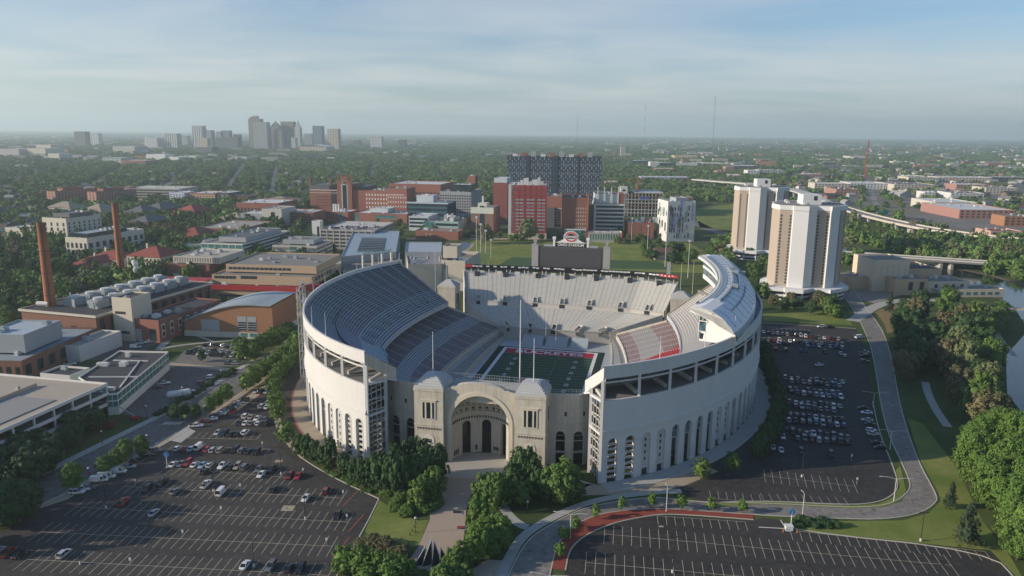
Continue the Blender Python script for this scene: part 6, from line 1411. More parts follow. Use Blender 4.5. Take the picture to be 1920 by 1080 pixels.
STK=NT('stack_brick'); _n=STK.noise(.25,5); _c=STK.mix(_n,(.30,.10,.05),(.42,.16,.085)); _x=STK.add('ShaderNodeTexCoord'); _s=STK.add('ShaderNodeSeparateXYZ'); STK.l.new(_x.outputs['Object'],_s.inputs[0]); _f=STK.ramp(STK.math('MULTIPLY',_s.outputs[2],1/65),[(.80,0.0),(.93,.65)]); _c=STK.mix(_f,_c,(.16,.085,.06)); STK=STK.done(_c,.9)
def stack(x,yb,yt,r0,r1,label,plinth,D=None):
    p=G(x,yb) if not D else AtY(x,yb,D); p.z=0; h=AtY(x,yt,p.y).z; o=empty('chimney_stack',p,R(-12),uniq(label),'chimney','brick chimney stacks of the power plant'); z0=0
    if plinth:
        m=MB(); m.box(-r0*1.5,-r0*1.5,0,r0*1.5,r0*1.5,9); m.build('plinth',BRICK,o); m=MB(); m.box(-r0*1.65,-r0*1.65,9,r0*1.65,r0*1.65,12.5); m.box(-r0*1.4,-r0*1.4,12.5,r0*1.4,r0*1.4,14); m.build('plinth_cap',LIME,o); z0=14
    m=MB(); n=24; prof=[(r0,z0),(r0+(r1-r0)*.5,z0+(h-z0)*.5),(r1,h-1.6),(r1*1.06,h-1.5),(r1*1.06,h),(r1*.8,h),(r1*.8,h-2)]
    m.grid([[(rr_*math.cos(6.2832*k/n),rr_*math.sin(6.2832*k/n),z) for k in range(n)] for rr_,z in prof],closed=True); m.build('shaft',STK,o,smooth=False)
    m=MB(); m.bar((r0*.7,-r0*.72,z0),(r1*.7,-r1*.72,h-2),.35); m.build('ladder',DARK,o)
    for z in (h*.35,h*.55,h*.75): 
        m=MB(); rz_=r0+(r1-r0)*(z-z0)/(h-z0)+.06; m.grid([[(rz_*math.cos(6.2832*k/n),rz_*math.sin(6.2832*k/n),q) for k in range(n)] for q in (z,z+.25)],closed=True); m.build('iron_band',DARK,o)
    return o
stack(103,640,434,2.9,2.2,'taller brick chimney stack with stone-capped plinth, left of the pair',True)
stack(229,541,394,2.8,2.1,'brick chimney stack behind the power plant roof, right of the pair',False)
m=MB(); 
for i in range(7): 
    p=Vector((rr.uniform(-1,1),rr.uniform(-1,1),i*1.1)); 
    m.grid([[p+Vector((math.sin(th)*math.cos(f),math.sin(th)*math.sin(f),math.cos(th)))*(1.0+.18*i)*rr.uniform(.8,1.2) for f in [6.283*j/8 for j in range(8)]] for th in [math.pi*k/5 for k in range(6)]],closed=True)
sm=bpy.data.materials.new('steam'); sm.use_nodes=True; sn=sm.node_tree; sn.nodes['Principled BSDF'].inputs['Base Color'].default_value=(.8,.8,.8,1); sn.nodes['Principled BSDF'].inputs['Alpha'].default_value=.55; sn.nodes['Principled BSDF'].inputs['Roughness'].default_value=1
p=AtY(254,523,G(240,560).y); tag(m.build('steam',sm,None,True,loc=p),'small white puff of steam above the power plant roof','steam',None,'stuff')
# ---- orange brick sports hall with curved roof
b=B('sports_hall','orange brick sports hall with a curved grey roof',345,512,600,641,34,BRICKO,COPPER,yaw=R(6),flat=False); W=b.w; n=20
cz=lambda f: 4.5+ (b.h*1.05+1.5)*math.sin(min(1,.18+.95*f)*math.pi*.55)**1.15*.98
m=MB()
for k in range(n):
    f,g=k/n,(k+1)/n; m.face([(W*f,0,0),(W*g,0,0),(W*g,0,cz(g)),(W*f,0,cz(f))]); m.face([(W*f,b.d,0),(W*g,b.d,0),(W*g,b.d,cz(g)),(W*f,b.d,cz(f))])
m.face([(W,0,0),(W,b.d,0),(W,b.d,cz(1)),(W,0,cz(1))]); m.face([(0,0,0),(0,b.d,0),(0,b.d,cz(0)),(0,0,cz(0))]); m.build('wall',BRICKO,b.r)
m=MB(); m.grid([[(W*k/n*1.01-.5,-1,cz(k/n)+.05) for k in range(n+1)],[(W*k/n*1.01-.5,-1,cz(k/n)+.65) for k in range(n+1)],[(W*k/n*1.01-.5,b.d+1,cz(k/n)+.65) for k in range(n+1)],[(W*k/n*1.01-.5,b.d+1,cz(k/n)+.05) for k in range(n+1)]]); m.build('curved_roof',COPPER,b.r)
b.box('stone_base',-.2,-.25,0,W+.25,b.d+.2,3.3,LIME); b.win('f',2,1,4.2,12.5,.9,1,GREYW,x0=W*.60,x1=W*.82); b.win('f',2,4,4.2,9.5,.8,.65,GLASS,x0=W*.60,x1=W*.82,off=.1); b.win('f',2,1,.6,2.9,.75,1,GLASST,x0=W*.62,x1=W*.83,off=.25); b.win('f',1,1,.4,2.9,.9,1,GREYW,x0=W*.86,x1=W*.95,off=.25); b.win('f',1,1,3.6,10,1,1,GREYW,x0=W*.19,x1=W*.40); b.end()
# ---- big tan recreation building with a red band
b=B('recreation_centre','wide stepped tan brick building with a long dark red band',345,559,552,576,34,TAN,GRAVEL,yaw=R(5)); w=b.w
b.block(w*.14,18,w*1.04,70,b.h,b.h+6.5,'upper_block'); b.block(w*.20,30,w*1.03,85,b.h+6.5,b.h+12,'top_block'); b.block(-w*.27,4,w*.0,26,0,b.h-3,'low_wing')
b.box('red_band',-w*.30,-.9,b.h-.2,w*1.02,.8,b.h+3.2,RED); b.box('red_roof',-w*.30,-.5,b.h+2.9,w*.13,22,b.h+3.3,RED)
b.win('f',1,1,b.h-5.2,b.h-3.2,1,.7,DWIN,w*.30,w*.60,name='window_band'); b.win('f',1,1,.6,3.4,1,1,DWIN,w*.66,w*.99,name='window_band'); b.win('f',1,1,1.5,3.0,1,1,DWIN,w*.43,w*.55,name='window_band')
b.win('f',6,1,b.h+3.5,b.h+6,.88,.8,DWIN,w*.16,w*.36,y=18,name='window'); b.win('f',8,1,b.h+3.8,b.h+6.2,.88,.9,DWIN,w*.40,w*.55,y=18); b.win('f',14,1,b.h+8,b.h+10.2,.85,.8,DWIN,w*.22,w*.80,y=30); b.win('r',6,1,b.h+2.2,b.h+5,.7,.8,DWIN,24,60,y=w*1.04); b.end()
b=B('red_bridge','dark red covered footbridge from the tan building to the stadium',562,652,542,558,5,RED,RED,D=495,yaw=R(-3),cat='footbridge',flat=False); b.box('span',0,0,b.h-4.2,b.w,5,b.h,M('dark_red_cladding',(.20,.022,.03),.55,.1)); b.box('pier',b.w*.2,1.5,0,b.w*.2+1.2,3.5,b.h-4.2,CONC); b.box('pier',b.w*.7,1.5,0,b.w*.7+1.2,3.5,b.h-4.2,CONC); b.end()
b=B('library_annex','red brick block with fluted tan upper storey',307,391,506,534,42,BRICK,GRAVEL,yaw=R(8)); b.block(4,6,b.w+6,46,b.h,b.h+5,'upper_storey',.8,LIME,M('tan_roof',(.45,.40,.32))); b.win('f',18,1,b.h+.4,b.h+4.4,.45,.9,M('fluted_recess',(.22,.19,.15),.9),4.5,b.w+5.5,y=6); b.box('sign_panel',b.w*.42,-.15,5.4,b.w*.6,.02,8.4,CONC); b.win('f',2,1,1.2,4.6,.25,.9,LIME); b.win('f',4,1,.2,2.6,.8,.8,DWIN,b.w*.35,b.w); b.end()
b=B('glass_office','pale office with teal glass front and long banded side',375,453,466,498,95,WB,GRAVEL,yaw=R(9)); b.win('f',6,3,3,b.h-.8,.9,.82,GLASST); b.ribs('r',4,2,b.h-.5,.5,DWIN); b.block(b.w*.3,10,b.w*.95,80,b.h,b.h+4.5,'penthouse',.6,GREYW,SLATE); b.block(-30,12,0,60,0,b.h*.7,'wing',.6,GLASST,GRAVEL); b.end()
b=B('white_office','cream four-storey office with vertical window slots and teal glazed centre',509,592,468,495,42,LIME,GRAVEL,yaw=R(6)); b.win('f',12,3,1,b.h-1,.5,.62,DWIN,0,b.w*.40); b.win('f',3,3,.5,b.h-.8,.92,.85,GLASST,b.w*.40,b.w*.56); b.win('f',12,3,1,b.h-1,.5,.62,DWIN,b.w*.58,b.w); b.ribs('r',3,1.5,b.h-1,.45,DWIN); b.block(b.w*.14,10,b.w*.85,34,b.h,b.h+4,'penthouse',.5,GREYW,GRAVEL); b.end()
b=B('stair_tower','slim pale concrete stair tower with a dark window slot',582,597,421,458,9,WB,CONC,yaw=R(8)); b.win('f',1,1,3,b.h*.72,1,1,DWIN,b.w*.62,b.w*.9); b.end()
b=B('concrete_garage','grey concrete multi-storey car park with roof full of cars',598,700,436,466,70,CONC,CONCL,yaw=R(7),D=735); b.ribs('f',5,1.2,b.h-1,.5,DWIN); 
for i in range(9): b.box('post',b.w*i/8.5,-.25,0,b.w*i/8.5+.8,.0,b.h-.4,CONCL)
b.ribs('r',5,1.2,b.h-1,.5,DWIN); gb=b; b.end()
gp=empty('roof_cars',gb.o+Vector((0,0,gb.h)),-gb.yaw) if False else None
m=MB(); rr=random.Random(4); cols=[(1,1,1)]*0
fm=car_meshes('sedan')[3]; k=0
cell=MB()
for row in range(6):
    for i in range(30):
        if rr.random()<.22: continue
        x=2+i*2.9; y=4+row*10.5
        if x>gb.w-3: continue
        p=gb.o+gb.ux*x+gb.uy*y; c=rr.choice(WC)
        if k<60 and row<3:
            car(rr.choice(('sedan','suv','hatchback')),c,Vector((p.x,p.y,gb.h-.9)),-gb.yaw+math.pi/2,f"{c} car, {ORD[i]} bay of roof row {('one','two','three')[row]} on the concrete car park",'cars on the roof of the concrete car park',False,.02); k+=1
# ---- natatorium with the big blue-grey roof and its neighbours behind the stadium
r,q=polyb('swimming_hall','large hall with a blue-grey metal roof and dark louvred skylight',[(661,437),(747,437),(741,476),(638,487)],17,GREYW,M('blue_grey_metal_roof',(.30,.37,.42),.5,.07))
sp=[G(x,y,17.2)-r.location for x,y in ((677,449),(722,449),(718,472),(668,476))]; m=MB(); m.face([(p.x,p.y,16.6) for p in sp]); m.build('skylight',M('skylight_dark',(.06,.065,.075),.4,.2),r)
for k in range(1,6):
    f=k/6; a=sp[0]*(1-f)+sp[3]*f; c=sp[1]*(1-f)+sp[2]*f; m=MB(); m.bar((a.x,a.y,17.0),(c.x,c.y,17.0),1.0,.6); m.build('louvre',M('louvre_grey',(.25,.27,.29),.5,.1),r)
r,q=polyb('entrance_hall','brown flat-roofed wing with glazed end behind the left stand',[(667,480),(749,476),(746,492),(642,516)],12,GLASST,M('brown_roof',(.24,.20,.175),.9,.1))
r,q=polyb('link_roof','long low curved pale roof joining the tan building to the swimming hall',[(560,505),(668,484),(652,497),(560,512)],9,BEIGE,M('pale_blue_metal_roof',(.38,.42,.45),.5,.08))
r,q=polyb('gymnasium','pale gymnasium with a grey roof marked by white outlines',[(760,476),(827,476),(827,497),(764,499)],20,BEIGE,M('grey_flat_roof',(.25,.25,.26),.9,.1))
for a in (((768,489),(771,480),(800,478),(822,481),(824,494)),((775,491),(776,486),(800,484),(801,489),(775,491))):
    P=[G(x,y,19.4)-r.location for x,y in a]; m=MB()
    for u,v in zip(P,P[1:]): m.bar((u.x,u.y,19.55),(v.x,v.y,19.55),.6,.3)
    m.build('roof_outline',ROOFW,r)
r,q=polyb('metal_roof_wing','slanted pale blue metal roof wing behind the gymnasium',[(760,457),(827,456),(826,475),(758,476)],23,GREYW,M('pale_blue_metal_roof',(.38,.42,.45)))
b=B('arena_block','plain pale block with a dark sunken roof behind the left end tower',827,871,490,546,45,BEIGE,DGL,par=2.5); b.box('slit',b.w*.12,-.1,b.h*.70,b.w*.15,.02,b.h*.93,DARK); b.block(-2,10,9,24,b.h,b.h+9,'lift_tower',.8,BEIGE,GRAVEL,units=0); b.end()
# ---- red brick hospital and university blocks
b=B('gabled_brick_tower','red brick research block with tall arched gable and slate mansard',577,683,362,405,60,BRICK,SLATE,yaw=R(7)); w=b.w
b.block(0,2,w*.34,50,b.h,b.h+6,'mansard',.5,SLATE,SLATE,units=1); b.block(w*.78,4,w,50,b.h-2,b.h+5,'dark_wing',.5,M('dark_slate_wall',(.07,.075,.08),.7),SLATE,units=0)
b.block(w*.50,-2.5,w*.76,40,0,b.h+8,'gable_bay',.5,BRICK,SLATE,units=0); m=MB(); m.face([(w*.50,-2.55,b.h+8),(w*.76,-2.55,b.h+8),(w*.70,-2.55,b.h+14),(w*.66,-2.55,b.h+19),(w*.60,-2.55,b.h+19),(w*.56,-2.55,b.h+14)]); m.face([(w*.50,-1.5,b.h+8),(w*.56,-1.5,b.h+14),(w*.60,-1.5,b.h+19),(w*.66,-1.5,b.h+19),(w*.70,-1.5,b.h+14),(w*.76,-1.5,b.h+8)]); m.build('gable',BRICK,b.r)
b.win('f',1,1,4,b.h+8,1,1,LIME,w*.575,w*.685,y=-2.5); b.win('f',1,1,5,b.h+7,1,1,DGL,w*.595,w*.665,y=-2.6,off=.1); m=MB(); m.tube((w*.63,-2.9,b.h+10.5),(w*.63,-2.5,b.h+10.5),2.6,n=16); m.build('roundel',LIME,b.r); m=MB(); m.tube((w*.63,-3.05,b.h+10.5),(w*.63,-2.8,b.h+10.5),1.9,n=16); m.build('round_window',DGL,b.r)
b.win('f',6,4,8,b.h-8,.4,.4,DWIN,w*.1,w*.38); b.box('dark_slot',w*.38,-.1,3,w*.48,.02,b.h-2,DARK); b.box('stone_band',-.1,-.2,b.h-5,w*.5,.02,b.h-4.2,LIME); b.box('stone_band',-.1,-.2,b.h-1.2,w*.5,.02,b.h-.2,WB)
for x in (.51,.58,.68,.74): b.box('pinnacle',w*x,-2,b.h+8,w*x+1.6,-.4,b.h+22,BRICK)
for x in (-.02,.34): b.box('chimney',w*x,4,b.h,w*x+2.4,8,b.h+15,BRICK)
b.end()
b=B('brick_ward_block','long red brick block with rows of square windows',681,735,362,400,40,BRICK,GRAVEL,D=1010); b.win('f',10,5,6,b.h-3,.45,.45,WB); b.end()
b=B('brick_ward_block','taller sunlit red brick block with small white windows',722,759,357,402,34,BRICK,GRAVEL,D=970); b.win('f',8,5,5,b.h-9,.35,.4,WB); b.box('stone_band',0,-.2,b.h-9,b.w*.85,.02,b.h-8,LIME); b.end()
b=B('hospital_wing','broad brick hospital wing with a pale flat roof behind the ward blocks',726,822,348,398,70,BRICK,ROOFW,D=1120); b.win('f',14,3,8,b.h-10,.6,.4,DWIN); b.end()
b=B('hospital_wing','shaded blue-grey hospital wing with a tight grid of windows',821,880,361,405,60,GREYW,GRAVEL,D=1040); b.win('f',13,7,4,b.h-4,.62,.55,DWIN); b.block(12,10,b.w-4,40,b.h,b.h+9,'penthouse',.8,DGL,ROOFW); b.end()
b=B('lift_shaft_tower','slim windowless red brick tower rising above the hospital',873,887,331,400,16,BRICK,GRAVEL,D=1120); b.end()
b=B('dark_glass_block','low dark glass block with pale roof ledge',761,836,384,410,40,DGL,ROOFW,D=935); b.ribs('f',4,2,b.h-2,.45,GLASSB); b.box('roof_ledge',-1,-1,b.h-.4,b.w+1,2,b.h+1.2,M('pale_blue_ledge',(.45,.52,.55))); b.block(b.w*.18,8,b.w*.6,26,b.h,b.h+9,'penthouse',.5,M('pale_panel',(.50,.55,.57)),ROOFW); b.end()
b=B('stepped_glass_wing','stepped pale panel wing with dark window bands',764,800,409,442,40,M('pale_panel',(.5,.55,.57)),ROOFW,D=880); b.ribs('f',3,3,b.h-1,.6,DGL); b.end()
b=B('teal_laboratory','teal glass laboratory with a cluttered plant roof',813,857,417,440,38,M('teal_panel',(.33,.45,.43),.5,.08),GRAVEL,D=850); b.ribs('f',2,2.5,b.h-1,.5,DGL); b.block(-16,6,0,30,0,b.h-2,'glass_stair',.5,GLASST,GRAVEL,units=0)
rr=random.Random(6)
for i in range(16): x,y=rr.uniform(2,b.w-5),rr.uniform(3,30); b.box('rooftop_unit',x,y,b.h-.5,x+rr.uniform(2,5),y+rr.uniform(2,5),b.h+rr.uniform(2,6),STEEL if i%2 else ROOFW)
b.end()
b=B('brick_base_wing','low red brick wing under the teal laboratory',777,857,435,449,22,BRICK,GRAVEL,D=810); b.win('f',2,1,2,7,.12,.8,LIME,b.w*.2,b.w*.4); b.end()
b=B('clock_gabled_block','brick block with a glass centre strip and pale green stepped top',880,922,390,440,36,BRICK,GRAVEL,D=865); w=b.w; b.win('f',1,1,2,b.h+2,1,1,DGL,w*.40,w*.60,off=.2); b.win('f',2,6,5,b.h-8,.5,.5,GLASST,0,w*.38); b.win('f',2,6,5,b.h-8,.5,.5,GLASST,w*.62,w)
b.box('pale_top',-.3,-.4,b.h-7,w+.3,1,b.h+.2,M('pale_green_stone',(.55,.58,.50),.8,.06)); b.block(w*.3,1,w*.7,14,b.h,b.h+5,'stepped_gable',.4,M('pale_green_stone',(.55,.58,.50)),ROOFW,units=0); b.box('finial',w*.47,3,b.h+5,w*.53,6,b.h+13,WB); b.end()
b=B('low_brick_lab','low brick laboratory with white roof in front of the gabled tower',608,650,403,426,36,BRICK,ROOFW,D=960); b.win('f',4,3,4,b.h-2,.4,.4,DWIN,0,b.w*.55); b.win('f',1,1,2,b.h-1,1,1,GLASST,b.w*.6,b.w*.75); 
for x in (.2,.3,.42): b.box('vent_stack',b.w*x,8,b.h,b.w*x+2,10,b.h+9,WB)
b.end()
b=B('low_brick_lab','low teal glazed and brick laboratory with flat roof',662,760,404,424,40,BRICK,ROOFW,D=935); b.win('f',10,1,8,b.h-2,.9,.9,GLASST,b.w*.4,b.w*.8); b.win('f',1,1,2,b.h-1,1,1,GLASST,b.w*.0,b.w*.08); b.block(b.w*.25,8,b.w*.6,34,b.h,b.h+5,'upper_storey',.5,M('pale_panel',(.5,.55,.57)),ROOFW); b.end()
b=B('red_brick_slab','plain dark red brick slab tower beside the glass blocks',921,948,343,425,30,M('dark_red_brick',(.23,.075,.06),.85,.12),M('pale_blue_ledge',(.45,.52,.55)),D=960); b.block(1,1,b.w-1,26,b.h,b.h+6,'plant_room',.5,M('pale_panel',(.5,.55,.57)),ROOFW,units=0); b.end()
b=B('red_panel_tower','red panelled tower with grid of window strips and a white left edge',955,1022,347,447,42,REDP_,ROOFW,yaw=R(3)); w=b.w
b.block(-3,0,3,42,0,b.h+.5,'white_edge',.6,WB,ROOFW,units=0); b.win('f',3,10,8,b.h-14,.72,.42,GREYW,3.5,w); b.win('l',6,12,6,b.h-6,.75,.35,DWIN,y=-3)
for k in range(1,10): b.box('panel_joint',3.2,-.1,b.h*k/10,w,.0,b.h*k/10+.5,M('dark_red_joint',(.16,.03,.03),.6))
for k in range(1,6): b.box('panel_joint',3+(w-3)*k/6,-.1,6,3.5+(w-3)*k/6,.0,b.h,M('dark_red_joint',(.16,.03,.03)))
b.box('stone_base',-3,-.8,0,w+.5,0,6,LIME)
for i in range(9): b.box('rooftop_unit',6+i*(w-10)/9,6+(i%3)*8,b.h-.6,9+i*(w-10)/9,10+(i%3)*8,b.h+3+(i%4)*1.5,ROOFW)
b.end()
b=B('brick_research_block','dark brick and grey block between the red panel tower and the round-windowed block',1021,1056,366,425,40,BRICK,GRAVEL,D=930); b.block(-8,-3,b.w-12,30,0,b.h-14,'grey_front',.6,M('dark_grey_wall',(.10,.105,.115),.7),GRAVEL); b.win('f',3,7,3,b.h-14,.7,.45,LIME,b.w-11,b.w-1); b.end()
b=B('brick_research_tower','brick tower with arched white windows joined to white banded offices',1052,1100,368,445,45,BRICK,TAR,yaw=R(3)); w=b.w; b.win('f',5,6,10,b.h-10,.42,.45,LIME,w*.5,w*.95)
b.box('orange_fin',w*.98,-1.5,2,w*1.02,2,b.h+4,M('orange_fin',(.42,.16,.07),.7)); b.end()
b=B('banded_office','white office with dark ribbon windows and steel roof masts',1111,1168,379,430,40,WB,TAR,D=850,yaw=R(3)); w=b.w; b.ribs('f',7,4,b.h-1,.55,DGL,x0=w*.07,x1=w*.98); b.block(w*.02,4,w*.82,34,b.h,b.h+11,'roof_storey',.6,M('pale_panel',(.5,.55,.57)),TAR,units=2); b.box('brick_end',w*.80,3,b.h,w*1.0,34,b.h+11,BRICK)
for x in (.1,.32,.55,.78): b.box('roof_mast',w*x,2.5,b.h,w*x+1.0,3.5,b.h+19,WB)
b.block(-16,1,0,34,0,b.h-3,'grey_link',.6,M('dark_grey_wall',(.10,.105,.115)),TAR,units=0); b.end()
b=B('cream_pavilion','low cream pavilion with tall window slots and red end frame',1100,1166,433,452,14,LIME,ROOFW,yaw=R(-2)); b.win('f',12,1,2.5,b.h-1.5,.5,.9,GLASST,b.w*.05,b.w*.94); b.box('red_frame',b.w*.96,-.6,0,b.w,1,b.h+.3,RED); b.block(-24,2,0,16,0,b.h+2,'glass_pavilion',.5,GLASST,ROOFW,units=0); b.box('red_frame',-1.5,0,0,.2,2,b.h+4,RED); b.end()
b=B('brick_theatre_box','square red brick box with narrow vertical grooves',1176,1224,413,443,36,BRICK,GRAVEL,yaw=R(2)); b.win('f',3,1,3,b.h-2,.05,1,DARK); 
for i in range(4): b.box('rooftop_unit',8+i*7,8,b.h-.6,12+i*7,14,b.h+3+i%2*2,ROOFW)
m=MB(); m.tube((b.w-7,8,b.h),(b.w-7,8,b.h+4),2.6,2.2,12); m.build('round_vent',BRICK,b.r); b.end()
# white and lilac modern block with irregular dark windows
b=B('lilac_block','white block with lilac and grey panels and scattered tall windows',1250,1302,372,448,34,WB,M('grey_blue_roof',(.27,.31,.34)),yaw=R(-8)); w=b.w; rr=random.Random(12)
LIL=M('lilac_panel',(.36,.31,.52),.6,.08); PGR=M('pale_green_panel',(.52,.55,.42),.6,.06); GRP=M('grey_green_panel',(.30,.36,.35),.6,.08)
for i in range(26):
    x=rr.uniform(1,w-4); z=rr.uniform(3,b.h-10); b.box('facade_panel',x,-.12,z,x+rr.uniform(1.6,5),.02,z+rr.uniform(5,14),(LIL,PGR,GRP,LIL)[i%4])
for k in range(6):
    for i in range(9):
        if rr.random()<.5: x=1.5+i*(w-4)/9+rr.uniform(0,1); z=4+k*(b.h-8)/6; b.box('window',x,-.2,z,x+1.2,.02,z+(b.h-8)/6*rr.choice((.55,.55,.9)),DWIN)
for i in range(18):
    y=rr.uniform(1,31); z=rr.uniform(3,b.h-10); b.box('facade_panel' if i%2 else 'window',-.15,y,z,.02,y+rr.uniform(1.5,4),z+rr.uniform(4,10),(GRP,DWIN)[(i+1)%2])
b.block(w*.35,6,w*.75,26,b.h-2,b.h+3,'plant_room',.5,GREYW,GREYW,units=0); b.end()
# chequered tower
b=B('chequered_tower','wide dark tower block with a chequered pattern of pale windows',946,1124,293,402,50,M('tower_dark_cladding',(.045,.06,.08),.5,.1),TAR,D=1085,yaw=R(6)); w=b.w; PW_=M('pale_window_panel',(.27,.32,.36),.5,.1)
b.box('recess',w*.215,-.6,5,w*.245,.1,b.h+1,M('recess_dark',(.05,.055,.07),.6)); b.box('recess',w*.475,-.9,5,w*.54,.1,b.h-1,M('tower_dark_cladding',(.045,.06,.08))); b.box('recess',w*.745,-.6,5,w*.765,.1,b.h+2,M('recess_dark',(.05,.055,.07)))
for i in range(44):
    for k in range(12):
        if i in (9,10,21,22,33): continue
        z=6+(b.h-8)*(k+.12+.38*(i%2))/12; x=w*(i+.2)/44; hgt=(b.h-8)/12*(.78 if (i+k)%4==0 else .52 if (i+k)%2==0 else .3)
        if b.nw<98 and k>8: b.nw+=1; link('window',unit(PW_),b.r,(x+w/44*.3,-.1,z),None,(w/44*.42,.2,hgt))
        else: b.over.setdefault('p',(MB(),PW_))[0].box(x+w/44*.09,-.2,z,x+w/44*.51,0,z+hgt)
for i in range(9): b.box('rooftop_unit',w*.05+i*w*.1,12,b.h-1,w*.05+i*w*.1+7,22,b.h+3+(i%3)*2,(WB,BRICK,GREYW)[i%3])
b.end()
# construction site and crane
b=B('unfinished_concrete_frame','unfinished concrete frame of open floors on a building site',1168,1241,357,402,60,CONCL,CONC,D=1060,flat=False,yaw=R(3)); w=b.w; fl=7
for k in range(fl+1):
    z=b.h*k/fl; b.box('floor_slab',0 if k<fl else w*.25,0,max(.1,z-.8),w,60,z+.1,CONCL if k%3 else M('rust_formwork',(.30,.17,.11),.9,.2))
for i in range(12): b.box('column',w*i/11.3,.4,0,w*i/11.3+1.2,1.8,b.h-.8,CONC)
b.box('core',-6,2,0,4,14,b.h+8,WB); b.win('f',1,5,8,b.h+6,.5,.5,DWIN,-5,3,y=2); b.box('tarpaulin',w*.38,-.2,b.h*.72,w*.62,-.05,b.h*.82,M('blue_tarpaulin',(.05,.12,.35),.6)); b.box('back_wall',2,30,0,w,31,b.h-1,INNER); b.end()
p=AtY(1190,400,1075); h=AtY(1190,338,1075).z; o=empty('tower_crane',(p.x,p.y,0),R(20),uniq('orange tower crane above the unfinished concrete frame'),'crane'); OR=M('crane_orange',(.55,.20,.05),.5,.08)
m=MB()
for a,b_ in ((-1,-1),(1,-1),(1,1),(-1,1)): m.bar((a,b_,0),(a,b_,h),.45)
for z in range(0,int(h),3): m.bar((-1,-1,z),(1,-1,z+3),.3); m.bar((1,1,z),(-1,1,z+3),.3); m.bar((-1,1,z),(-1,-1,z+3),.3)
m.build('mast',OR,o); m=MB(); m.bar((10,0,h),(-24,3,h+3.5),.7); m.bar((10,0,h+2.4),(-24,3,h+4.6),.5)
for k in range(10): f=k/10; g_=(k+1)/10; m.bar((10-34*f,3*f,h+3.5*f),(10-34*g_,3*g_,h+2.4+2.2*g_),.3)
m.build('jib',OR,o); m=MB(); m.bar((0,0,h),(0,0,h+8),.7); m.bar((0,0,h+8),(-18,2.2,h+4),.2); m.bar((0,0,h+8),(9,0,h+2),.2); m.build('apex',OR,o); m=MB(); m.box(7,-1.2,h-2.5,10,1.2,h,True); m.build('counterweight',CONC,o); m=MB(); m.box(.8,-1,h-2.4,2.8,1,h-.2); m.build('cab',WHITE,o)
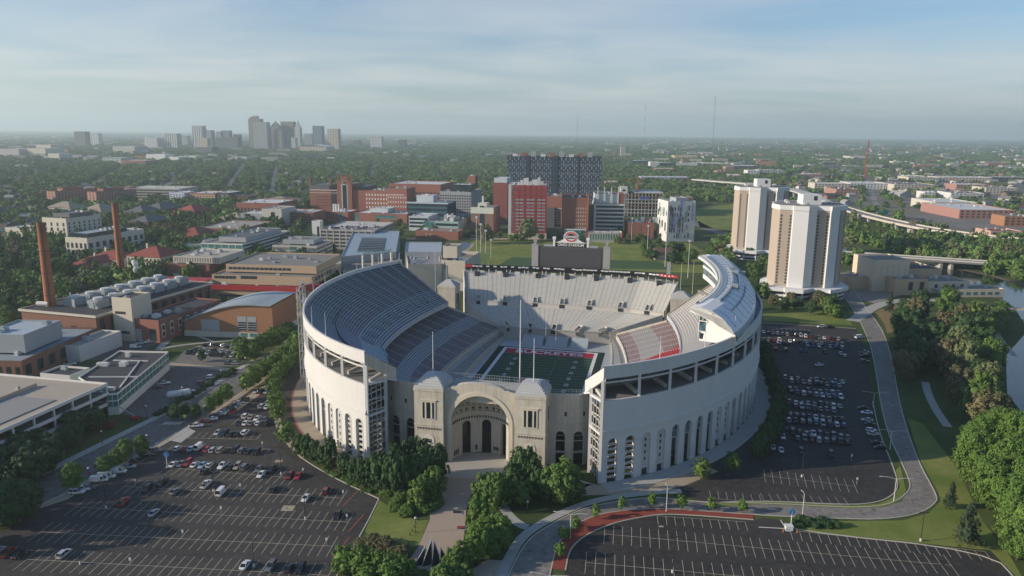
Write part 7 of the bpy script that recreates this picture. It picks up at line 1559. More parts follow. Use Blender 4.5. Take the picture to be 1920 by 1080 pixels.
# ---- two white residential towers
TANP=M('tan_tower_panel',(.43,.35,.28),.85,.06); TWW=M('tower_white_concrete',(.70,.69,.67),.75,.05)
def white_tower(pl,yb,yt,pr,label):
    D=G(pl,yb).y; c=AtY(pl,yt,D); o=Vector((c.x,c.y,0)); h=c.z; wd=(AtY(pr,yt,D+4).x-c.x); k=wd/45.0
    r=empty('residential_tower',o,R(-4),uniq(label),'tower','white and tan residential towers')
    P=[(0,4),(7.5,1.5),(7.7,0),(16.5,-3),(23.5,2.8),(31,.2),(31.2,-1.5),(38.5,3.7),(45,10.5),(46,28),(30,42),(14,42),(2,30),(-2,16)]; P=[(x*k,y*k) for x,y in P]
    mats=[0,1,1,1,0,1,1,0,0,0,1,0,1,0]; zb=9
    for i in range(len(P)):
        a,b_=P[i],P[(i+1)%len(P)]; m=MB(); top=h-3.2; m.face([(*a,zb),(*b_,zb),(*b_,top),(*a,top)]); wl=m.build('facade_panel' if mats[i]==0 else 'pier',TANP if mats[i]==0 else TWW,r)
        if mats[i]==0 and i in (0,4,7,3):
            d=Vector((b_[0]-a[0],b_[1]-a[1],0)); L=d.length; d.normalize(); n=Vector((d.y,-d.x,0)); rz=math.atan2(d.y,d.x); nf=22
            for col in (.14,.86):
                mm=None
                for f in range(nf):
                    p=Vector((*a,0))+d*(L*col)+n*.05; z=zb+2+(top-zb-5)*(f+.2)/nf
                    if i in (0,4) : link('window',unit(DWIN),r,(p.x,p.y,z),rz,(1.15,.16,1.4))
                    else:
                        mm=mm or MB(); q=[p-d*.55,p+d*.55]; mm.face([(q[0].x,q[0].y,z),(q[1].x,q[1].y,z),(q[1].x,q[1].y,z+1.4),(q[0].x,q[0].y,z+1.4)])
                if mm: tag(mm.build('side_window',DWIN,r),kind='stuff')
    # recess notch second shaded panel
    m=MB(); a,b_=P[3],P[4]; m.bar((b_[0]-.1,b_[1]-.1,zb),(b_[0]-.1,b_[1]-.1,h-3.2),.35); m.build('edge_fin',TWW,r)
    cx,cy_=22*k,18*k; Q=[(cx+(x-cx)*1.02,cy_+(y-cy_)*1.02) for x,y in P]; m=MB(); m.prism(Q,h-3.2,h,0,top=True,bottom=True); m.build('roof_crown',TWW,r)
    S_=[(cx+(x-cx)*.96,cy_+(y-cy_)*.96) for x,y in P]; m=MB(); m.face([(*p,h+.02) for p in S_]); m.build('roof',GRAVEL,r)
    m=MB(); m.box(cx-6*k,cy_-8*k,h,cx+6*k,cy_+4*k,h+7); ph=m.build('lift_house',TWW,r); m=MB(); m.box(cx+1,cy_-8*k-.1,h+3,cx+3.4,cy_-8*k,h+6); m.build('louvre',DARK,r)
    rr=random.Random(2)
    for i in range(12): x,y=cx+rr.uniform(-15,15)*k,cy_+rr.uniform(-12,14)*k; m=MB(); m.box(x,y,h,x+2.2,y+2.2,h+rr.uniform(.8,2.2)); m.build('rooftop_unit',ROOFW,r)
    # podium
    Q=[(cx+(x-cx)*1.22,cy_+(y-cy_)*1.22-2) for x,y in P]; m=MB(); m.prism(Q,6.6,9.2,0,bottom=True); m.build('podium_roof',TWW,r); Q2=[(cx+(x-cx)*1.14,cy_+(y-cy_)*1.14-1) for x,y in P]; m=MB(); m.prism(Q2,0,6.7,0); m.build('podium',TWW,r)
    for i in range(8):
        a,b_=Vector((*Q2[i],0)),Vector((*Q2[(i+1)%len(Q2)],0)); d=b_-a; L=d.length; rz=math.atan2(d.y,d.x); p=(a+b_)/2
        for z in (1.0,4.2): link('window_band',unit(DWIN),r,(p.x,p.y,z),rz,(L*.86,.3,1.7))
    return r
white_tower(1464,552,376,1588,'nearer white and tan residential tower, in front of its twin'); white_tower(1386,478,343,1478,'farther white and tan residential tower, half hidden by its twin')
# ---- tan theatre-like building by the river
b=B('theatre','tan building with a fluted fly tower and stepped flat roofs by the river',1680,1740,510,540,38,TAN,GRAVEL,yaw=R(-4)); w=b.w; TN2=M('pale_tan_stone',(.66,.54,.40),.85,.08)
b.block(-10,14,18,44,0,b.h+12,'fly_tower',.8,TN2,GRAVEL,units=0)
for i in range(6): b.box('fluted_rib',-8.5+i*4.6,13.6,b.h,-6.5+i*4.6,14.1,b.h+8,TN2)
b.block(w,6,w*2.5,30,0,b.h-3,'wing',.8,TN2,GRAVEL); b.block(w*.75,26,w*2.1,60,0,b.h+3,'rear_wing',.8,TAN,TAR); b.block(w*1.6,-8,w*3.2,8,0,b.h-6,'river_wing',.8,TN2,GRAVEL); b.win('f',4,1,2,b.h-4,.35,.6,DWIN,w*1.3,w*2.4,y=6); b.win('f',6,1,1.2,b.h-8,.6,.8,GLASST,w*1.75,w*3.1,y=-8); b.win('f',2,1,3,b.h-1.5,.4,.8,DWIN,w*.3,w); b.block(-26,20,-10,40,0,b.h-2,'side_wing',.8,TAN,GRAVEL); b.end()
b=B('colonnade','long low white covered walkway beside the tan theatre-like building',1622,1694,500,530,5,WB,WB,yaw=R(52),D=G(1625,517).y,cat='walkway',flat=False); b.box('canopy',0,0,3.4,58,4,4.2,LIME)
for i in range(14): b.box('post',i*4.3,.3,0,i*4.3+.6,.9,3.4,LIME)
b.end()
# ---- barn-roofed house
b=B('barn_roofed_house','small red and white house with a steep brown roof by the practice field',1231,1260,470,483,12,M('house_white_wall',(.62,.56,.50),.8),SLATE,yaw=R(-12),flat=False); b.box('wall',0,0,0,b.w,12,5.5,M('house_white_wall',(.62,.56,.50))); b.win('f',7,2,.4,5.4,.55,.5,M('red_shutters',(.34,.06,.05),.7)); b.hip(0,0,b.w,12,5.5,5.5,M('brown_shingle',(.20,.12,.09),.9,.12),gable=True); b.end()
b=B('gate_kiosk','small grey kiosk by the right end of the stands',1250,1257,487,500,4,GREYW,SLATE,D=560); b.end()
# ---- library, halls and old campus roofs on the left
b=B('limestone_library','tall limestone library with narrow window bays',76,121,424,468,44,M('pale_limestone',(.60,.55,.46),.85,.06),SLATE,yaw=R(17)); b.win('f',4,3,5,b.h-4,.30,.7,DWIN); b.win('r',7,4,6,b.h-4,.3,.62,DWIN); b.block(6,8,b.w-4,38,b.h,b.h+4,'attic',.5,SLATE,SLATE); b.block(-70,14,0,40,0,b.h*.38,'low_wing',.6,LIME,ROOFW); b.end()
b=B('white_hall','white stone hall with rows of tall windows and dark roof storey',120,161,460,499,70,M('pale_limestone',(.60,.55,.46)),COPPER,yaw=R(15)); b.win('f',5,2,2,b.h-4,.55,.72,DWIN); b.win('r',9,2,2,b.h-4,.5,.7,DWIN); b.block(2,3,b.w-2,50,b.h,b.h+3.5,'roof_storey',.5,DGL,COPPER); b.end()
for i,(pl,pr,yt,yb,dp,lab,hh) in enumerate(((118,161,508,528,62,'long tan hall with a hipped red tile roof nearest the power plant',5),(236,299,487,520,30,'three-storey tan hall with a steep red tile roof behind the second chimney',7),(160,218,493,516,28,'tan wing with red tile roof between the two tile-roofed halls',6))):
    b=B('tile_roofed_hall',lab,pl,pr,yt+6,yb,dp,BEIGE,TILE,yaw=R(14),flat=False,group='red tile roofed halls'); b.box('wall',0,0,0,b.w,b.d,b.h,BEIGE); b.win('f',int(b.w/4)+1,3 if i==1 else 2,1,b.h-.8,.4,.6,DWIN); b.win('r',6,2,1,b.h-.8,.4,.6,DWIN); b.hip(0,0,b.w,b.d,b.h,hh,TILE); b.box('chimney',b.w*.3,b.d*.4,b.h,b.w*.3+1.5,b.d*.4+1.5,b.h+hh+2,BEIGE); b.end()
for pl,pr,yt,yb,dp,wall,roof,lab,rise in ((320,372,451,465,40,BRICK,TILE,'brick house-like hall with a broad bright red hipped roof',8),(299,329,415,428,30,BRICK,M('red_shingle',(.33,.09,.07),.8),'red gabled hall among the trees',7),(324,362,405,422,40,BRICK2,M('red_shingle',(.33,.09,.07)),'second red roofed hall behind the red gabled hall',8),(83,128,402,420,30,LIME,M('tan_shingle',(.33,.28,.20),.85),'old hall with pale tan hipped roof before the left brick block',7),(143,187,408,424,40,LIME,M('tan_shingle',(.33,.28,.20)),'old hall with tan pitched roof left of the second chimney',9),(405,449,417,432,36,LIME,M('tan_shingle',(.33,.28,.20)),'old stone hall with grey-tan roof by the white roofed block',7),(238,275,426,448,40,BRICK2,SLATE,'brick hall with a grey roof right of the second chimney',6),(470,540,384,396,60,LIME,M('grey_tan_roof',(.27,.23,.18),.85),'rambling old stone hall with grey-tan gables',7),(228,266,409,425,40,BRICK2,SLATE,'slate roofed hall behind the second chimney top',8),(265,300,402,420,44,BRICK2,SLATE,'slate gabled hall amid the dark campus trees',8)):
    b=B('old_hall',lab,pl,pr,yt+3,yb,dp,wall,roof,yaw=R(12),flat=False,group='old halls of the campus'); b.box('wall',0,0,0,b.w,b.d,b.h,wall); b.win('f',max(3,int(b.w/5)),2,1.5,b.h-1,.4,.55,DWIN); b.hip(0,0,b.w,b.d,b.h,rise,roof); b.end()
b=B('flat_brick_lab','wide old brick laboratory with a cluttered flat roof',362,449,438,458,75,BRICK2,M('patched_roof',(.36,.31,.27),.9,.3),yaw=R(9)); b.win('f',22,2,2,b.h-1,.5,.55,DWIN); b.end()
b=B('white_roofed_block','brick block with a bright white roof behind the office',440,518,389,406,60,BRICK,ROOFW,D=985,yaw=R(8)); b.win('f',12,1,3,b.h-3,.5,.5,DWIN); b.end()
b=B('grey_concrete_hall','smooth grey concrete hall with a tall window recess',488,525,400,430,40,CONCL,CONC,D=905,yaw=R(8)); b.box('recess',b.w*.45,-.15,4,b.w*.65,.02,b.h-4,DGL); b.block(-30,4,0,34,0,b.h*.7,'wing',.6,GREYW,ROOFW); b.end()
b=B('brick_garage','long red brick garage with open floors',525,585,405,426,40,BRICK,CONCL,D=925,yaw=R(8)); b.win('f',12,4,2,b.h-1,.7,.5,DWIN); b.end()
b=B('student_block','white and lilac fronted apartment block with square windows',314,342,373,393,30,M('white_lilac_wall',(.60,.60,.68),.7),ROOFW,D=1190,yaw=R(8)); b.win('f',5,4,2,b.h-2,.5,.5,GLASSB); b.end()
b=B('student_block','brick apartment block with cream banded front',351,400,373,393,50,BRICKO,ROOFW,D=1190,yaw=R(8)); b.win('f',9,4,2,b.h-2,.6,.5,LIME); b.block(b.w,2,b.w+22,50,0,b.h+1,'dark_end',.6,M('dark_slate_wall',(.07,.075,.08)),ROOFW); b.win('f',3,4,2,b.h-2,.5,.4,LIME,b.w+1,b.w+21,y=2); b.block(b.w+22,6,b.w+52,50,0,b.h-4,'brick_wing',.6,BRICK,SLATE); b.end()
b=B('campus_garage','long grey garage with open decks behind the dark trees',228,332,366,389,60,CONC,CONCL,D=1230,yaw=R(6)); b.ribs('f',4,2,b.h-1,.5,DWIN); b.block(-6,0,10,20,0,b.h+2,'brick_stair',.5,BRICK,CONC,units=0); b.end()
for pl,pr,yt,yb,lab in ((83,100,374,400,'left of two seven-storey brick dormitories'),(159,177,374,400,'right of two seven-storey brick dormitories')):
    b=B('brick_dormitory',lab,pl,pr,yt,yb,75,BRICK,TAR,yaw=R(20),group='brick dormitories'); b.win('f',3,7,3,b.h-1,.35,.45,LIME); b.win('r',13,7,3,b.h-1,.3,.4,GREYW); b.block(b.w*.3,14,b.w*.95,50,b.h,b.h+4,'lift_house',.5,BRICK,TAR,units=0); b.end()
# ---- river bridge, elevated road, highway sign
o=empty('river_bridge',G(1600,478),0,uniq('concrete road bridge on tall piers across the river'),'bridge'); A=G(1575,478)-o.location; Z=G(1850,492)-o.location; hB=7
m=MB(); m.bar((A.x,A.y,hB),(Z.x,Z.y,hB),14,1.6); m.build('deck',M('bridge_concrete',(.17,.17,.17),.9,.15),o)
for e in (-6.6,6.6): m=MB(); n=Vector((-(Z-A).normalized().y,(Z-A).normalized().x,0))*e; m.bar((A.x+n.x,A.y+n.y,hB+1.3),(Z.x+n.x,Z.y+n.y,hB+1.3),.5,1.1); m.build('parapet',CONCL,o)
for f in (.2,.45,.68,.75): p=A+(Z-A)*f; m=MB(); m.box(p.x-1.2,p.y-5,-1,p.x+1.2,p.y+5,hB-.8); m.build('pier',CONC,o)
o=empty('footbridge',G(1790,570),0,uniq('low tan footbridge across the park in front of the river'),'bridge'); A=G(1785,568)-o.location; Z=G(1960,574)-o.location; m=MB(); m.bar((A.x,A.y,4),(Z.x,Z.y,4),4,1.0); m.build('deck',M('tan_bridge',(.48,.38,.29),.8),o)
for f in (.15,.5,.85): p=A+(Z-A)*f; m=MB(); m.box(p.x-.8,p.y-1,0,p.x+.8,p.y+1,3.6); m.build('pier',BEIGE,o)
o=empty('viaduct',G(1340,346),0,uniq('curved concrete highway viaduct behind the white towers'),'bridge'); pts=smooth_line([G(x,y,17)-o.location for x,y in ((1300,330),(1340,333),(1400,336),(1470,343),(1515,354),(1550,372))],2)
m=MB(); 
for a,c in zip(pts,pts[1:]): m.bar(a,c,22,2.2)
m.build('deck',CONCL,o)
for k in range(1,len(pts),2): m=MB(); m.box(pts[k].x-1.5,pts[k].y-1.5,0,pts[k].x+1.5,pts[k].y+1.5,pts[k].z-1); m.build('pier',CONC,o)
o=empty('raised_highway',G(1590,388),0,uniq('raised concrete highway with pale side walls beyond the river wood'),'bridge'); pts=smooth_line([G(x,y,8)-o.location for x,y in ((1560,374),(1600,386),(1640,396),(1700,409),(1760,419),(1850,429),(1990,440))],2)
m=MB()
for a,c in zip(pts,pts[1:]): m.bar(a,c,20,1.4)
m.build('deck',M('highway_deck',(.26,.25,.24),.9,.15),o)
for e in (-9.8,9.8):
    m=MB()
    for a,c in zip(pts,pts[1:]): d=(c-a).normalized(); n=Vector((-d.y,d.x,0))*e+Vector((0,0,.9)); m.bar(a+n,c+n,.6,2.6)
    m.build('side_wall',M('highway_wall',(.55,.49,.40),.85,.1),o)
for k in range(0,len(pts),2): m=MB(); m.box(pts[k].x-1.5,pts[k].y-6,0,pts[k].x+1.5,pts[k].y+6,pts[k].z-.7); m.build('pier',CONC,o)
p=G(1652,396,4); o=empty('highway_sign',p,R(10),uniq('large green highway sign gantry over the road'),'sign'); GS=M('sign_green',(.02,.26,.13),.5,.05); m=MB(); m.box(-9,-.2,5.5,3,.2,8); m.box(0,-.3,6,8,.15,11); m.build('panel',GS,o); m=MB(); m.tube((-9,.4,0),(-9,.4,9),.35); m.tube((8,.4,0),(8,.4,10),.35); m.bar((-9,.4,8.6),(8,.4,9.4),.5); m.build('gantry',STEEL,o)
# ================================================================ FAR CITY
def facade(name,col,win,fx=3.4,fz=3.6,wx=.55,wz=.5,vert=False):
    if name in _mats: return _mats[name]
    t=NT(name); tc=t.add('ShaderNodeTexCoord'); s=t.add('ShaderNodeSeparateXYZ'); t.l.new(tc.outputs['Object'],s.inputs[0])
    h=t.math('ADD',s.outputs[0],s.outputs[1]); a=t.math('LESS_THAN',t.math('FRACT',t.math('DIVIDE',h,fx)),wx); b=t.math('LESS_THAN',t.math('FRACT',t.math('DIVIDE',s.outputs[2],fz)),wz)
    m=a if vert else t.math('MULTIPLY',a,b); _mats[name]=t.done(t.mix(t.math('MULTIPLY',m,.85),col,win),.6); return _mats[name]
SKY=[]
def far_tower(label,pl,pr,yt,D,depth,mat,crown=None,yaw=R(10),cat='tower',name='office_tower'):
    b=B(name,label,pl,pr,yt,None,depth,mat,TAR,yaw=yaw,D=D,par=.8,cat=cat,group='towers of the distant downtown'); SKY.append(b)
    return b
fA=facade('pale_facade',(.48,.47,.45),(.12,.14,.16),18,9); fB=facade('striped_facade',(.52,.52,.50),(.06,.07,.09),14,4,.55,.5,True); fC=facade('dark_facade',(.085,.09,.10),(.03,.035,.04),16,9); fD=facade('brown_granite_facade',(.20,.155,.135),(.06,.055,.055),16,9); fE=facade('grey_facade',(.27,.28,.29),(.09,.10,.12),16,9); fF=facade('tan_facade',(.44,.37,.29),(.14,.12,.11),16,9); fG=facade('glass_blue_facade',(.14,.19,.22),(.06,.08,.10),16,9,.7,.6)
far_tower('dark square block alone at the left of the skyline',133,153,262,4700,45,fC); far_tower('pale block behind the lone dark block on the left',156,178,265,5200,40,fA)
far_tower('block with bold vertical white stripes at the left of the skyline',304,325,263,4300,45,fB); far_tower('small grey block right of the striped block',329,346,266,5200,30,fE)
far_tower('tall pale striped tower at the left of the main cluster',354,373,247,4500,40,fB); far_tower('grey tower just right of the tall pale striped tower',371,390,255,4600,40,fE); far_tower('tan low block before the pale striped tower',362,383,270,4100,35,fF)
far_tower('slim grey tower left of centre in the skyline',399,408,257,4700,30,fE); far_tower('grey-blue tower with a light cap in the skyline',409,424,255,4700,35,fG); far_tower('small dark tower before the tallest one',432,443,262,4700,30,fC); far_tower('long dark slab at the foot of the skyline',399,440,268,4400,40,fC)
b=far_tower('tallest brown granite tower with a notched top',459,481,232,4600,45,fD); b.box('crown',b.w*.1,4,b.h,b.w*.45,30,b.h+11,fD); b.box('crown',b.w*.35,4,b.h,b.w*.75,26,b.h+17,fD)
far_tower('broad grey-brown slab in front of the tallest tower',467,494,238,4350,40,fE)
b=far_tower('brown tower with a pyramid top',499,518,246,4600,40,fD); m=MB(); w=b.w; m.face([(w*.1,2,b.h),(w*.9,2,b.h),(w*.5,20,b.h+34)]); m.face([(w*.9,2,b.h),(w*.9,38,b.h),(w*.5,20,b.h+34)]); m.face([(w*.1,38,b.h),(w*.1,2,b.h),(w*.5,20,b.h+34)]); m.face([(w*.9,38,b.h),(w*.1,38,b.h),(w*.5,20,b.h+34)]); m.build('pyramid_roof',SLATE,b.r)
b=far_tower('reddish stepped tower in front of the pyramid-topped tower',507,522,252,4350,35,fD); b.box('crown',b.w*.2,4,b.h,b.w*.8,28,b.h+9,fD)
far_tower('flat-topped dark brown tower in the main cluster',520,543,236,4650,45,fD); far_tower('bluish mid-height tower in the main cluster',523,535,251,4400,30,fG); far_tower('pale low tower beside the spire',537,548,266,4500,30,fA)
b=far_tower('slender pale tower with a pointed spire',546,556,246,4600,30,fA); w=b.w; b.box('upper_shaft',w*.2,6,b.h,w*.8,24,b.h+18,fA); m=MB(); m.tube((w*.5,15,b.h+18),(w*.5,15,b.h+42),w*.28,.6,8); m.build('spire',fA,b.r)
far_tower('low grey block behind the arena',565,579,258,4900,40,fE); far_tower('dark square tower right of the main cluster',580,597,243,4600,40,fG); far_tower('tan tower at the right end of the main cluster',608,628,248,4400,40,fF)
far_tower('small dark block far right of the cluster',656,669,269,5200,35,fC); far_tower('white curved-looking hotel block right of the cluster',688,710,261,4900,35,fA); far_tower('dark block at the right end of the skyline',741,754,266,5000,35,fC)
b=B('arena','long low pale arena roof at the foot of the skyline',556,607,282,None,90,fF,ROOFW,D=4000,cat='arena'); m=MB(); m.grid([[(b.w*k/12,y,b.h+9*math.sin(math.pi*k/12)) for k in range(13)] for y in (0,90)]); m.build('arched_roof',ROOFW,b.r)
RP=M('pale_purple_wall',(.40,.36,.52),.7,.1); PINK=M('pink_brick_wall',(.36,.20,.16),.8,.12)
LST=[('wide dark office slab below the left of the skyline',360,392,287,3500,60,fC,TAR),('pale office block with a green copper roof ledge on the left',186,222,310,2500,60,fA,M('pale_green_roof',(.40,.50,.46))),('bright white office block with dark windows on the left',269,304,302,2750,50,WB,ROOFW),('brick block left of the bright white office',246,270,306,2800,50,BRICK,TAR),('long low white and brick store beside the pale green roofed office',223,268,314,2400,60,BRICK,ROOFW),('long white warehouse far left',206,247,288,3600,90,WB,ROOFW),('low white roofed market right of the bright white office',312,330,306,2700,60,WB,ROOFW),('pale row of shops right of the bright white office',332,362,304,2800,60,BEIGE,ROOFW),('pale stone hall near the left horizon',264,289,272,4300,60,fA,ROOFW),('tan industrial shed near the left edge',62,90,288,3400,80,BEIGE,ROOFW),('yellow-roofed long shed near the left edge',46,80,295,3000,90,BEIGE,M('straw_roof',(.50,.43,.28))),('pale shed at the far left edge',-10,30,297,3000,80,WB,ROOFW),('flat tan school left of the lone dark block',85,106,304,2700,60,LIME,GRAVEL),('small white chapel-like block left among the trees',24,37,327,2100,20,WB,TILE),
('white slab with a rust emblem panel before the radio masts',1159,1168,271,3600,25,WB,TAR),('dark glass office park block right of the chequered tower',1183,1212,297,2700,60,DGL,ROOFW),('white office with dark corner right of the dark office park block',1215,1232,299,2500,50,WB,ROOFW),('dark office beside the white office park block',1229,1254,300,2550,60,DGL,ROOFW),('brick and glass low block before the office park',1226,1261,311,2200,50,BRICK,ROOFW),('long tan institution with a pale roof near the horizon',1260,1303,286,3400,80,TAN,M('tan_roof',(.45,.40,.32))),('dark long block below the tan institution',1256,1285,299,2700,60,DGL,GRAVEL),('second dark long block below the tan institution',1285,1310,299,2750,60,fC,ROOFW),('pale purple and white long terrace with square windows',1198,1287,327,1900,45,RP,ROOFW),('pink brick block behind the building site',1132,1155,338,1650,50,PINK,GRAVEL),('small brick shell with open window holes near the park',1266,1296,364,1350,25,PINK,GRAVEL),('brick blocks left of the viaduct',1341,1358,313,2200,40,PINK,TAR),('taller brick block left of the viaduct',1357,1372,305,2250,40,PINK,TAR),('pale roofed terrace right of the brick blocks',1365,1384,320,2050,40,BEIGE,ROOFW),('white hotel block at the end of the viaduct',1398,1420,311,2150,40,WB,ROOFW),('white hotel block with an orange centre stripe',1419,1465,310,2100,40,fA,ROOFW),('flat white roofed depot below the horizon, centre right',1314,1372,299,2800,90,BEIGE,ROOFW),('long dark store beside the white depot',1372,1420,303,2650,90,fC,ROOFW),
('brick warehouse below the red lattice mast',1504,1536,316,2300,50,PINK,ROOFW),('cream and brick block of flats right of the viaduct',1524,1592,333,1950,40,BEIGE,ROOFW),('white gabled storage building right of the viaduct',1591,1659,331,1950,60,WB,ROOFW),('dark roofed apartments near the lower road',1565,1607,343,1700,60,PINK,M('dark_shingle',(.10,.09,.085),.9)),('long cream car park with dark roof deck',1673,1750,332,1850,80,BEIGE,M('dark_deck',(.15,.13,.12),.9)),('white cube-like block right of the dark tree clump',1730,1751,345,1620,30,WB,ROOFW),('white roofed warehouse with a cream front, far right',1752,1830,364,1400,80,LIME,ROOFW),('big red-fronted store with a pale roof, far right',1797,1900,377,1250,110,M('store_red_front',(.36,.19,.16),.7,.1),ROOFW),('orange roofed restaurant at the right edge',1882,1935,388,1150,30,BRICKO,GRAVEL),('pink stucco restaurant in the far right car park',1856,1916,416,980,30,M('pink_stucco',(.50,.34,.27),.8),TILE),('tan industrial block centre right below the horizon',1700,1757,318,2250,60,BEIGE,GRAVEL),('long tan depot right of the industrial block',1757,1856,317,2250,60,BEIGE,ROOFW),('dark modern apartments at the right edge',1858,1935,315,2250,50,fC,ROOFW),('beige hangar-like hall near the right horizon',1590,1619,281,3600,90,BEIGE,ROOFW),('small beige hall left of the hangar-like hall',1534,1573,287,3400,50,BEIGE,ROOFW),('long tan sheds on the right horizon',1808,1890,287,3600,60,TAN,ROOFW),('white dome-roofed store centre right',1703,1732,316,2400,50,WB,ROOFW),('small tan store right of the hangar-like hall',1671,1688,289,3400,40,BEIGE,ROOFW),('white roofed yard sheds right of the cream car park',1790,1850,330,2000,50,PINK,ROOFW),('low brown roofed flats in front of the yard sheds',1780,1842,346,1750,50,WB,M('dark_shingle',(.10,.09,.085))),('grey roofed flats at the right edge of the shopping area',1845,1905,335,1900,50,BEIGE,SLATE)]
for lab,pl,pr,yt,D,dp,wm,rm in LST:
    D=min(D,(115-(20 if 'hotel' in lab else 13))/math.tan(math.atan((yt+.0094*((pl+pr)/2-960)-540)/FPX)+PITCH)) if True else D
    if D>2900: rm=M('far_pale_roof',(.42,.41,.39),.8) if rm is ROOFW else rm; wm=M('far_wall',(.40,.38,.35),.8) if wm is WB else wm
    b=B('store' if 'store' in lab else 'warehouse' if 'warehouse' in lab or 'depot' in lab or 'shed' in lab else 'city_block',lab,pl,pr,yt,None,dp,wm,rm,D=D,yaw=R(12 if pl<1100 else 2))
    if D<2600 and b.h>5:
        n=max(3,min(16,int(b.w/7))); k=max(1,min(5,int(b.h/4))); b.win('f',n,k,1.0,b.h-.8,.5,.5,GLASSB if wm in (WB,fA) else DWIN)
    b.end()
# masts
def mast(x,yt,D,label,mats,w,guy=False):
    p=AtY(x,yt,D); h=p.z; o=empty('radio_mast',(p.x,p.y,0),0,uniq(label),'mast','radio masts near the horizon'); n=9; 
    for k in range(n):
        m=MB(); z0,z1=h*k/n,h*(k+1)/n; ww=w*(1-.8*k/n) if not guy else w
        for a,b_ in ((-1,-1),(1,-1),(1,1),(-1,1)): m.bar((a*ww/2,b_*ww/2,z0),(a*ww/2*(.91 if not guy else 1),b_*ww/2*(.91 if not guy else 1),z1),w*.13)
        q=max(2,int((z1-z0)/w/1.2)) if guy else 3
        for i in range(q): za,zb=z0+(z1-z0)*i/q,z0+(z1-z0)*(i+1)/q; m.bar((-ww/2,-ww/2,za),(ww/2,-ww/2,zb),w*.09); m.bar((ww/2,-ww/2,za),(-ww/2,-ww/2,zb),w*.09)
        m.build('lattice_section',mats[k%len(mats)],o)
MR=M('mast_red',(.45,.07,.04),.6,.1); MG=M('mast_grey',(.25,.26,.27),.6,.1)
mast(1077,213,5200,'thin grey radio mast above the chequered tower',(MG,),2.6,True); mast(1204,192,4300,'thin red and white radio mast centre right',(MR,WHITE),2.4,True); mast(1335,172,4700,'tallest radio mast on the right',(MG,),3.4,True); mast(1624,250,2050,'red lattice mast on the right',(MR,),5)
# ---- suburb: houses, then the tree mass
FT=[]
for o in list(scene.objects):
    pass
hr=random.Random(77)
def clear_of(x,y,pad=3):
    for (ox,oy,ux,uy,vx,vy,w_,d_) in FT:
        dx,dy=x-ox,y-oy; a=dx*ux+dy*uy; c=dx*vx+dy*vy
        if -pad<a<w_+pad and -pad<c<d_+pad: return False
    return True
for b in ALLB: FT.append((b.o.x,b.o.y,b.ux.x,b.ux.y,b.uy.x,b.uy.y,b.w,b.d))
LANES=[]
for pts,wd in (([(1250,330),(1340,336),(1440,341),(1500,352),(1545,372),(1600,390),(1680,405),(1760,417),(1860,428),(1990,440)],26),([(1560,352),(1640,380),(1720,397),(1800,412),(1880,424)],14),([(1240,308),(1395,312)],18),([(1300,322),(1395,322)],18),([(1680,322),(1850,330)],18),([(60,345),(160,342)],18),([(1575,478),(1850,492)],11),([(1296,408),(1330,425),(1392,440),(1450,455)],14),([(1540,446),(1600,458),(1640,476),(1740,495),(1830,510),(1900,534),(1990,600)],36)):
    P=[G(*p) for p in pts]
    for a,c in zip(P,P[1:]): LANES.append((a.x,a.y,c.x,c.y,wd))
def off_lanes(x,y):
    for ax_,ay,bx,by,wd in LANES:
        dx,dy=bx-ax_,by-ay; t=max(0,min(1,((x-ax_)*dx+(y-ay)*dy)/(dx*dx+dy*dy))); 
        if (x-ax_-dx*t)**2+(y-ay-dy*t)**2<wd*wd: return False
    return True
STREETS=[((250,402),(360,322)),((120,392),(240,318)),((0,372),(130,316)),((420,368),(455,312)),((505,376),(515,312)),((40,352),(560,341)),((0,400),(300,398)),((620,322),(930,318)),((690,342),(702,300)),((830,340),(815,300)),((1500,346),(1900,340)),((1560,334),(1930,326)),((1640,372),(1620,318)),((1790,360),(1750,312))]
for a,b_ in STREETS:
    strip('street',[a,b_],9,.05,asphalt('suburb_street',3.2,.03)); A=G(*a); C=G(*b_); LANES.append((A.x,A.y,C.x,C.y,13))
HW=[M('house_white',(.62,.61,.58),.8),M('house_cream',(.52,.47,.38),.8),M('house_brick',(.30,.15,.10),.85),M('house_grey',(.36,.37,.38),.8)]; HRF=[M('shingle_grey',(.17,.165,.16),.9),M('shingle_brown',(.17,.12,.09),.9),M('shingle_pale',(.36,.34,.31),.9),M('shingle_dark',(.08,.08,.08),.9)]
HOUSE=[]
for i in range(8):
    m=MB(); w_,d_,h_=hr.uniform(9,14),hr.uniform(8,12),hr.uniform(4,6.5); m.box(-w_/2,-d_/2,0,w_/2,d_/2,h_); wm=m.mesh('house_wall',HW[i%4]); m=MB(); o=.6; A=(-w_/2-o,0,h_+3.4);C=(w_/2+o,0,h_+3.4); m.face([(-w_/2-o,-d_/2-o,h_-.1),(w_/2+o,-d_/2-o,h_-.1),C,A]); m.face([(w_/2+o,d_/2+o,h_-.1),(-w_/2-o,d_/2+o,h_-.1),A,C]); m.face([(w_/2,-d_/2,h_),(w_/2,d_/2,h_),(w_/2,0,h_+3.3)]); m.face([(-w_/2,d_/2,h_),(-w_/2,-d_/2,h_),(-w_/2,0,h_+3.3)])
    rm=m.mesh('house_roof',HRF[(i*3+1)%4]); m=MB()
    HOUSE.append((wm,rm))
HP=[]
def px_of(x,y): return proj((x,y,0))
def house_zone(n,x0,x1,y0,y1):
    k=0;t=0
    while k<n and t<n*30:
        t+=1; px,py=hr.uniform(x0,x1),hr.uniform(y0,y1); p=G(px,py)
        if clear_of(p.x,p.y,12) and off_lanes(p.x,p.y) and all((p.x-q[0])**2+(p.y-q[1])**2>18**2 for q in HP): HP.append((p.x,p.y,hr.choice((0,30,60)))); k+=1
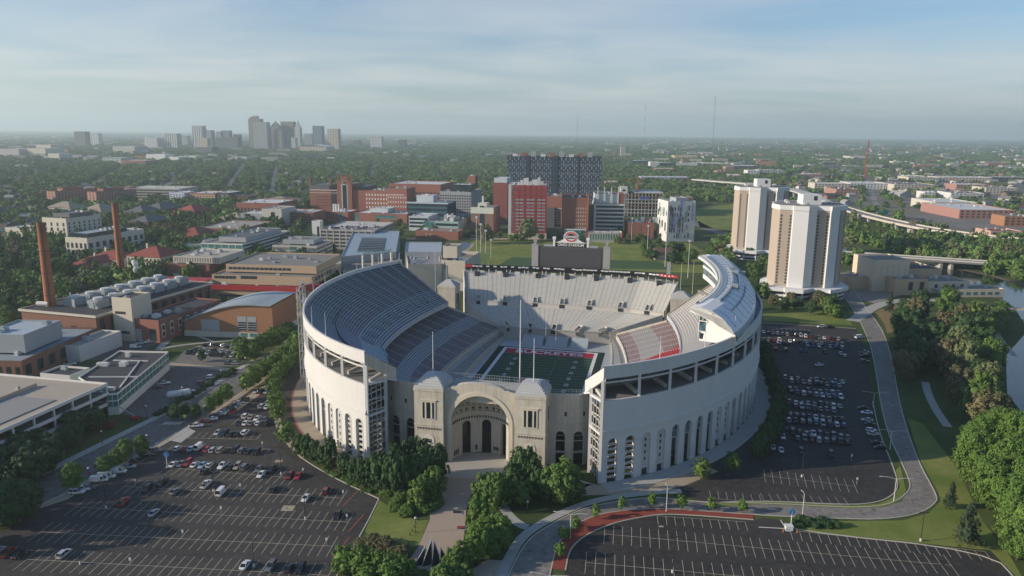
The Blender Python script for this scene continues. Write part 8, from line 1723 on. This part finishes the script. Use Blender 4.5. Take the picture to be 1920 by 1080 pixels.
house_zone(85,0,330,335,400); house_zone(60,330,575,325,375); house_zone(30,560,940,300,345); house_zone(75,1480,1920,300,385); NB0=len(HP); house_zone(70,1500,1930,312,362); house_zone(20,0,80,400,470); house_zone(50,0,900,305,335)
for hi_,(x,y,_g) in enumerate(HP):
    k=hr.randrange(8); r=empty('suburban_house',(x,y,0),hr.choice((R(12),R(102)))+hr.uniform(-.1,.1),'small pitched-roof house half hidden among the suburban trees','house','houses among the suburban trees'); link('wall',HOUSE[k][0],r); link('roof',HOUSE[k][1],r)
    if px_of(x,y)[0]>1480 and hr.random()<.6: r.scale=(hr.uniform(1.6,2.6),1.3,1.3)
# distant roofs too many to count, one object
m=MB(); nroof=0; rcol=[M('far_pale_roof',(.42,.41,.39),.8),HRF[2],M('far_tan_roof',(.40,.36,.29),.85),HW[2],SLATE]
while nroof<850:
    D=2600+ (hr.random()**1.2)*9000; x=hr.uniform(-.8,.8)*D; 
    if hr.random()<.6 and not (x/D>.12 or x/D<-.30): continue
    w_,d_,h_=hr.uniform(12,55)*(1+D/9000),hr.uniform(10,30),hr.uniform(5,12)*(1+D/14000); a=hr.uniform(-.2,.2); c,s_=math.cos(a),math.sin(a); P=[(x+c*u-s_*v,D+s_*u+c*v) for u,v in ((-w_/2,-d_/2),(w_/2,-d_/2),(w_/2,d_/2),(-w_/2,d_/2))]; m.prism(P,0,h_+5,hr.randrange(5)); nroof+=1
tag(m.build('distant_rooftops',rcol),kind='stuff')
# ---- tree mass: points carrying instances of leafy crowns
LOW=bpy.data.collections.new('crown_stock')
FARK=[LEAF['far'],LEAF['broad'],LEAF['dark'],LEAF['far'],LEAF['brown'],LEAF['pale'],LEAF['bright'],LEAF['broad']]
for i in range(8):
    me=crown_mesh('canopy_crown',FARK[i],500+i*13,'round',30,15,.17,True,.45); o=bpy.data.objects.new('canopy_crown_%d'%i,me); LOW.objects.link(o)
NOPX=[[(570,600),(570,395),(1340,395),(1340,560),(1000,700)],[(300,540),(300,600),(600,600),(600,540)],[(590,560),(590,400),(760,400),(760,560)],[(1296,372),(1392,372),(1392,452),(1296,452)],[(1370,600),(1370,455),(1700,500),(1700,600)],[(1700,400),(1760,372),(1880,398),(1960,412),(1960,440),(1850,432)],[(1640,560),(1640,478),(1860,500),(1860,575)]]
NOW=[[(G(*p).x,G(*p).y) for p in poly] for poly in NOPX]
pts=[];sclv=[];rotv=[];idx=[]
def scatter(D0,D1,sp,kxy,hz_,den):
    y=D0
    while y<D1:
        x=-.86*y-60
        while x<.86*y+60:
            X,Y_=x+hr.uniform(-.5,.5)*sp,y+hr.uniform(-.5,.5)*sp; x+=sp
            if hr.random()>den(X,Y_): continue
            if Y_<2600 and (any(inside(X,Y_,w_) for w_ in NOW) or not clear_of(X,Y_,2) or not off_lanes(X,Y_)): continue
            if Y_<2000 and any(abs(X-q[0])<9 and -15-q[2]<Y_-q[1]<9 for q in HP) : continue
            s_=kxy*(hr.uniform(.55,1.2) if hr.random()<.7 else hr.uniform(1.2,1.75)); h=hz_*hr.uniform(.7,1.3); pts.append((X,Y_,-.12*h)); sclv.append((s_/2,s_/2,h/2)); rotv.append((0,0,hr.uniform(0,6.28))); idx.append(hr.choice((0,0,1,1,2,2,3,3,5,6,6,7,7,4)))
        y+=sp
NBX=[G(0,0+650).y]
def den1(x,y):
    if y<560: 
        return .55 if x<-260 and y>430 else (.9 if x>330 else 0)
    px,py=px_of(x,y)
    if px<575: return (.55 if py>400 else .78) if hr.random()<.93 else .3
    if px>1470 and 300<py<437: return .15 if py<385 else .10
    if px>1560 and py>=432: return .93
    return .86
def den2(x,y):
    f=x/y
    return .36 if f>.28 and y<3300 else (.70 if f<-.42 else .92)
def den3(x,y):
    f=x/y; return .60 if f>.2 or f<-.35 else .85
scatter(425,1100,10.5,11.5,14,den1); scatter(1100,2300,14,16,13,den1); scatter(2300,4600,27,27,13,den2); scatter(4600,11500,66,64,15,den3); scatter(11500,25500,150,140,22,den3)
me=bpy.data.meshes.new('tree_points'); me.from_pydata(pts,[],[])
for nm,typ,data,key in (('scl','FLOAT_VECTOR',sclv,'vector'),('rot','FLOAT_VECTOR',rotv,'vector'),('idx','INT',idx,'value')):
    a=me.attributes.new(nm,typ,'POINT'); a.data.foreach_set(key,[c for v in data for c in v] if key=='vector' else data)
print('far trees',len(pts))
tf=link('tree_canopy',me); tag(tf,kind='stuff')
ng=bpy.data.node_groups.new('canopy','GeometryNodeTree'); ng.interface.new_socket('Geometry',in_out='INPUT',socket_type='NodeSocketGeometry'); ng.interface.new_socket('Geometry',in_out='OUTPUT',socket_type='NodeSocketGeometry')
N=ng.nodes; gi=N.new('NodeGroupInput'); go=N.new('NodeGroupOutput'); ip=N.new('GeometryNodeInstanceOnPoints'); ci=N.new('GeometryNodeCollectionInfo'); ci.inputs['Collection'].default_value=LOW; ci.inputs['Separate Children'].default_value=True; ci.inputs['Reset Children'].default_value=True
def na(nm,typ): n=N.new('GeometryNodeInputNamedAttribute'); n.data_type=typ; n.inputs['Name'].default_value=nm; return n.outputs['Attribute']
Lk=ng.links.new; Lk(gi.outputs[0],ip.inputs['Points']); Lk(ci.outputs[0],ip.inputs['Instance']); ip.inputs['Pick Instance'].default_value=True; Lk(na('idx','INT'),ip.inputs['Instance Index']); Lk(na('scl','FLOAT_VECTOR'),ip.inputs['Scale'])
er=N.new('FunctionNodeEulerToRotation'); Lk(na('rot','FLOAT_VECTOR'),er.inputs[0]); Lk(er.outputs[0],ip.inputs['Rotation']); Lk(ip.outputs[0],go.inputs[0])
md=tf.modifiers.new('canopy','NODES'); md.node_group=ng
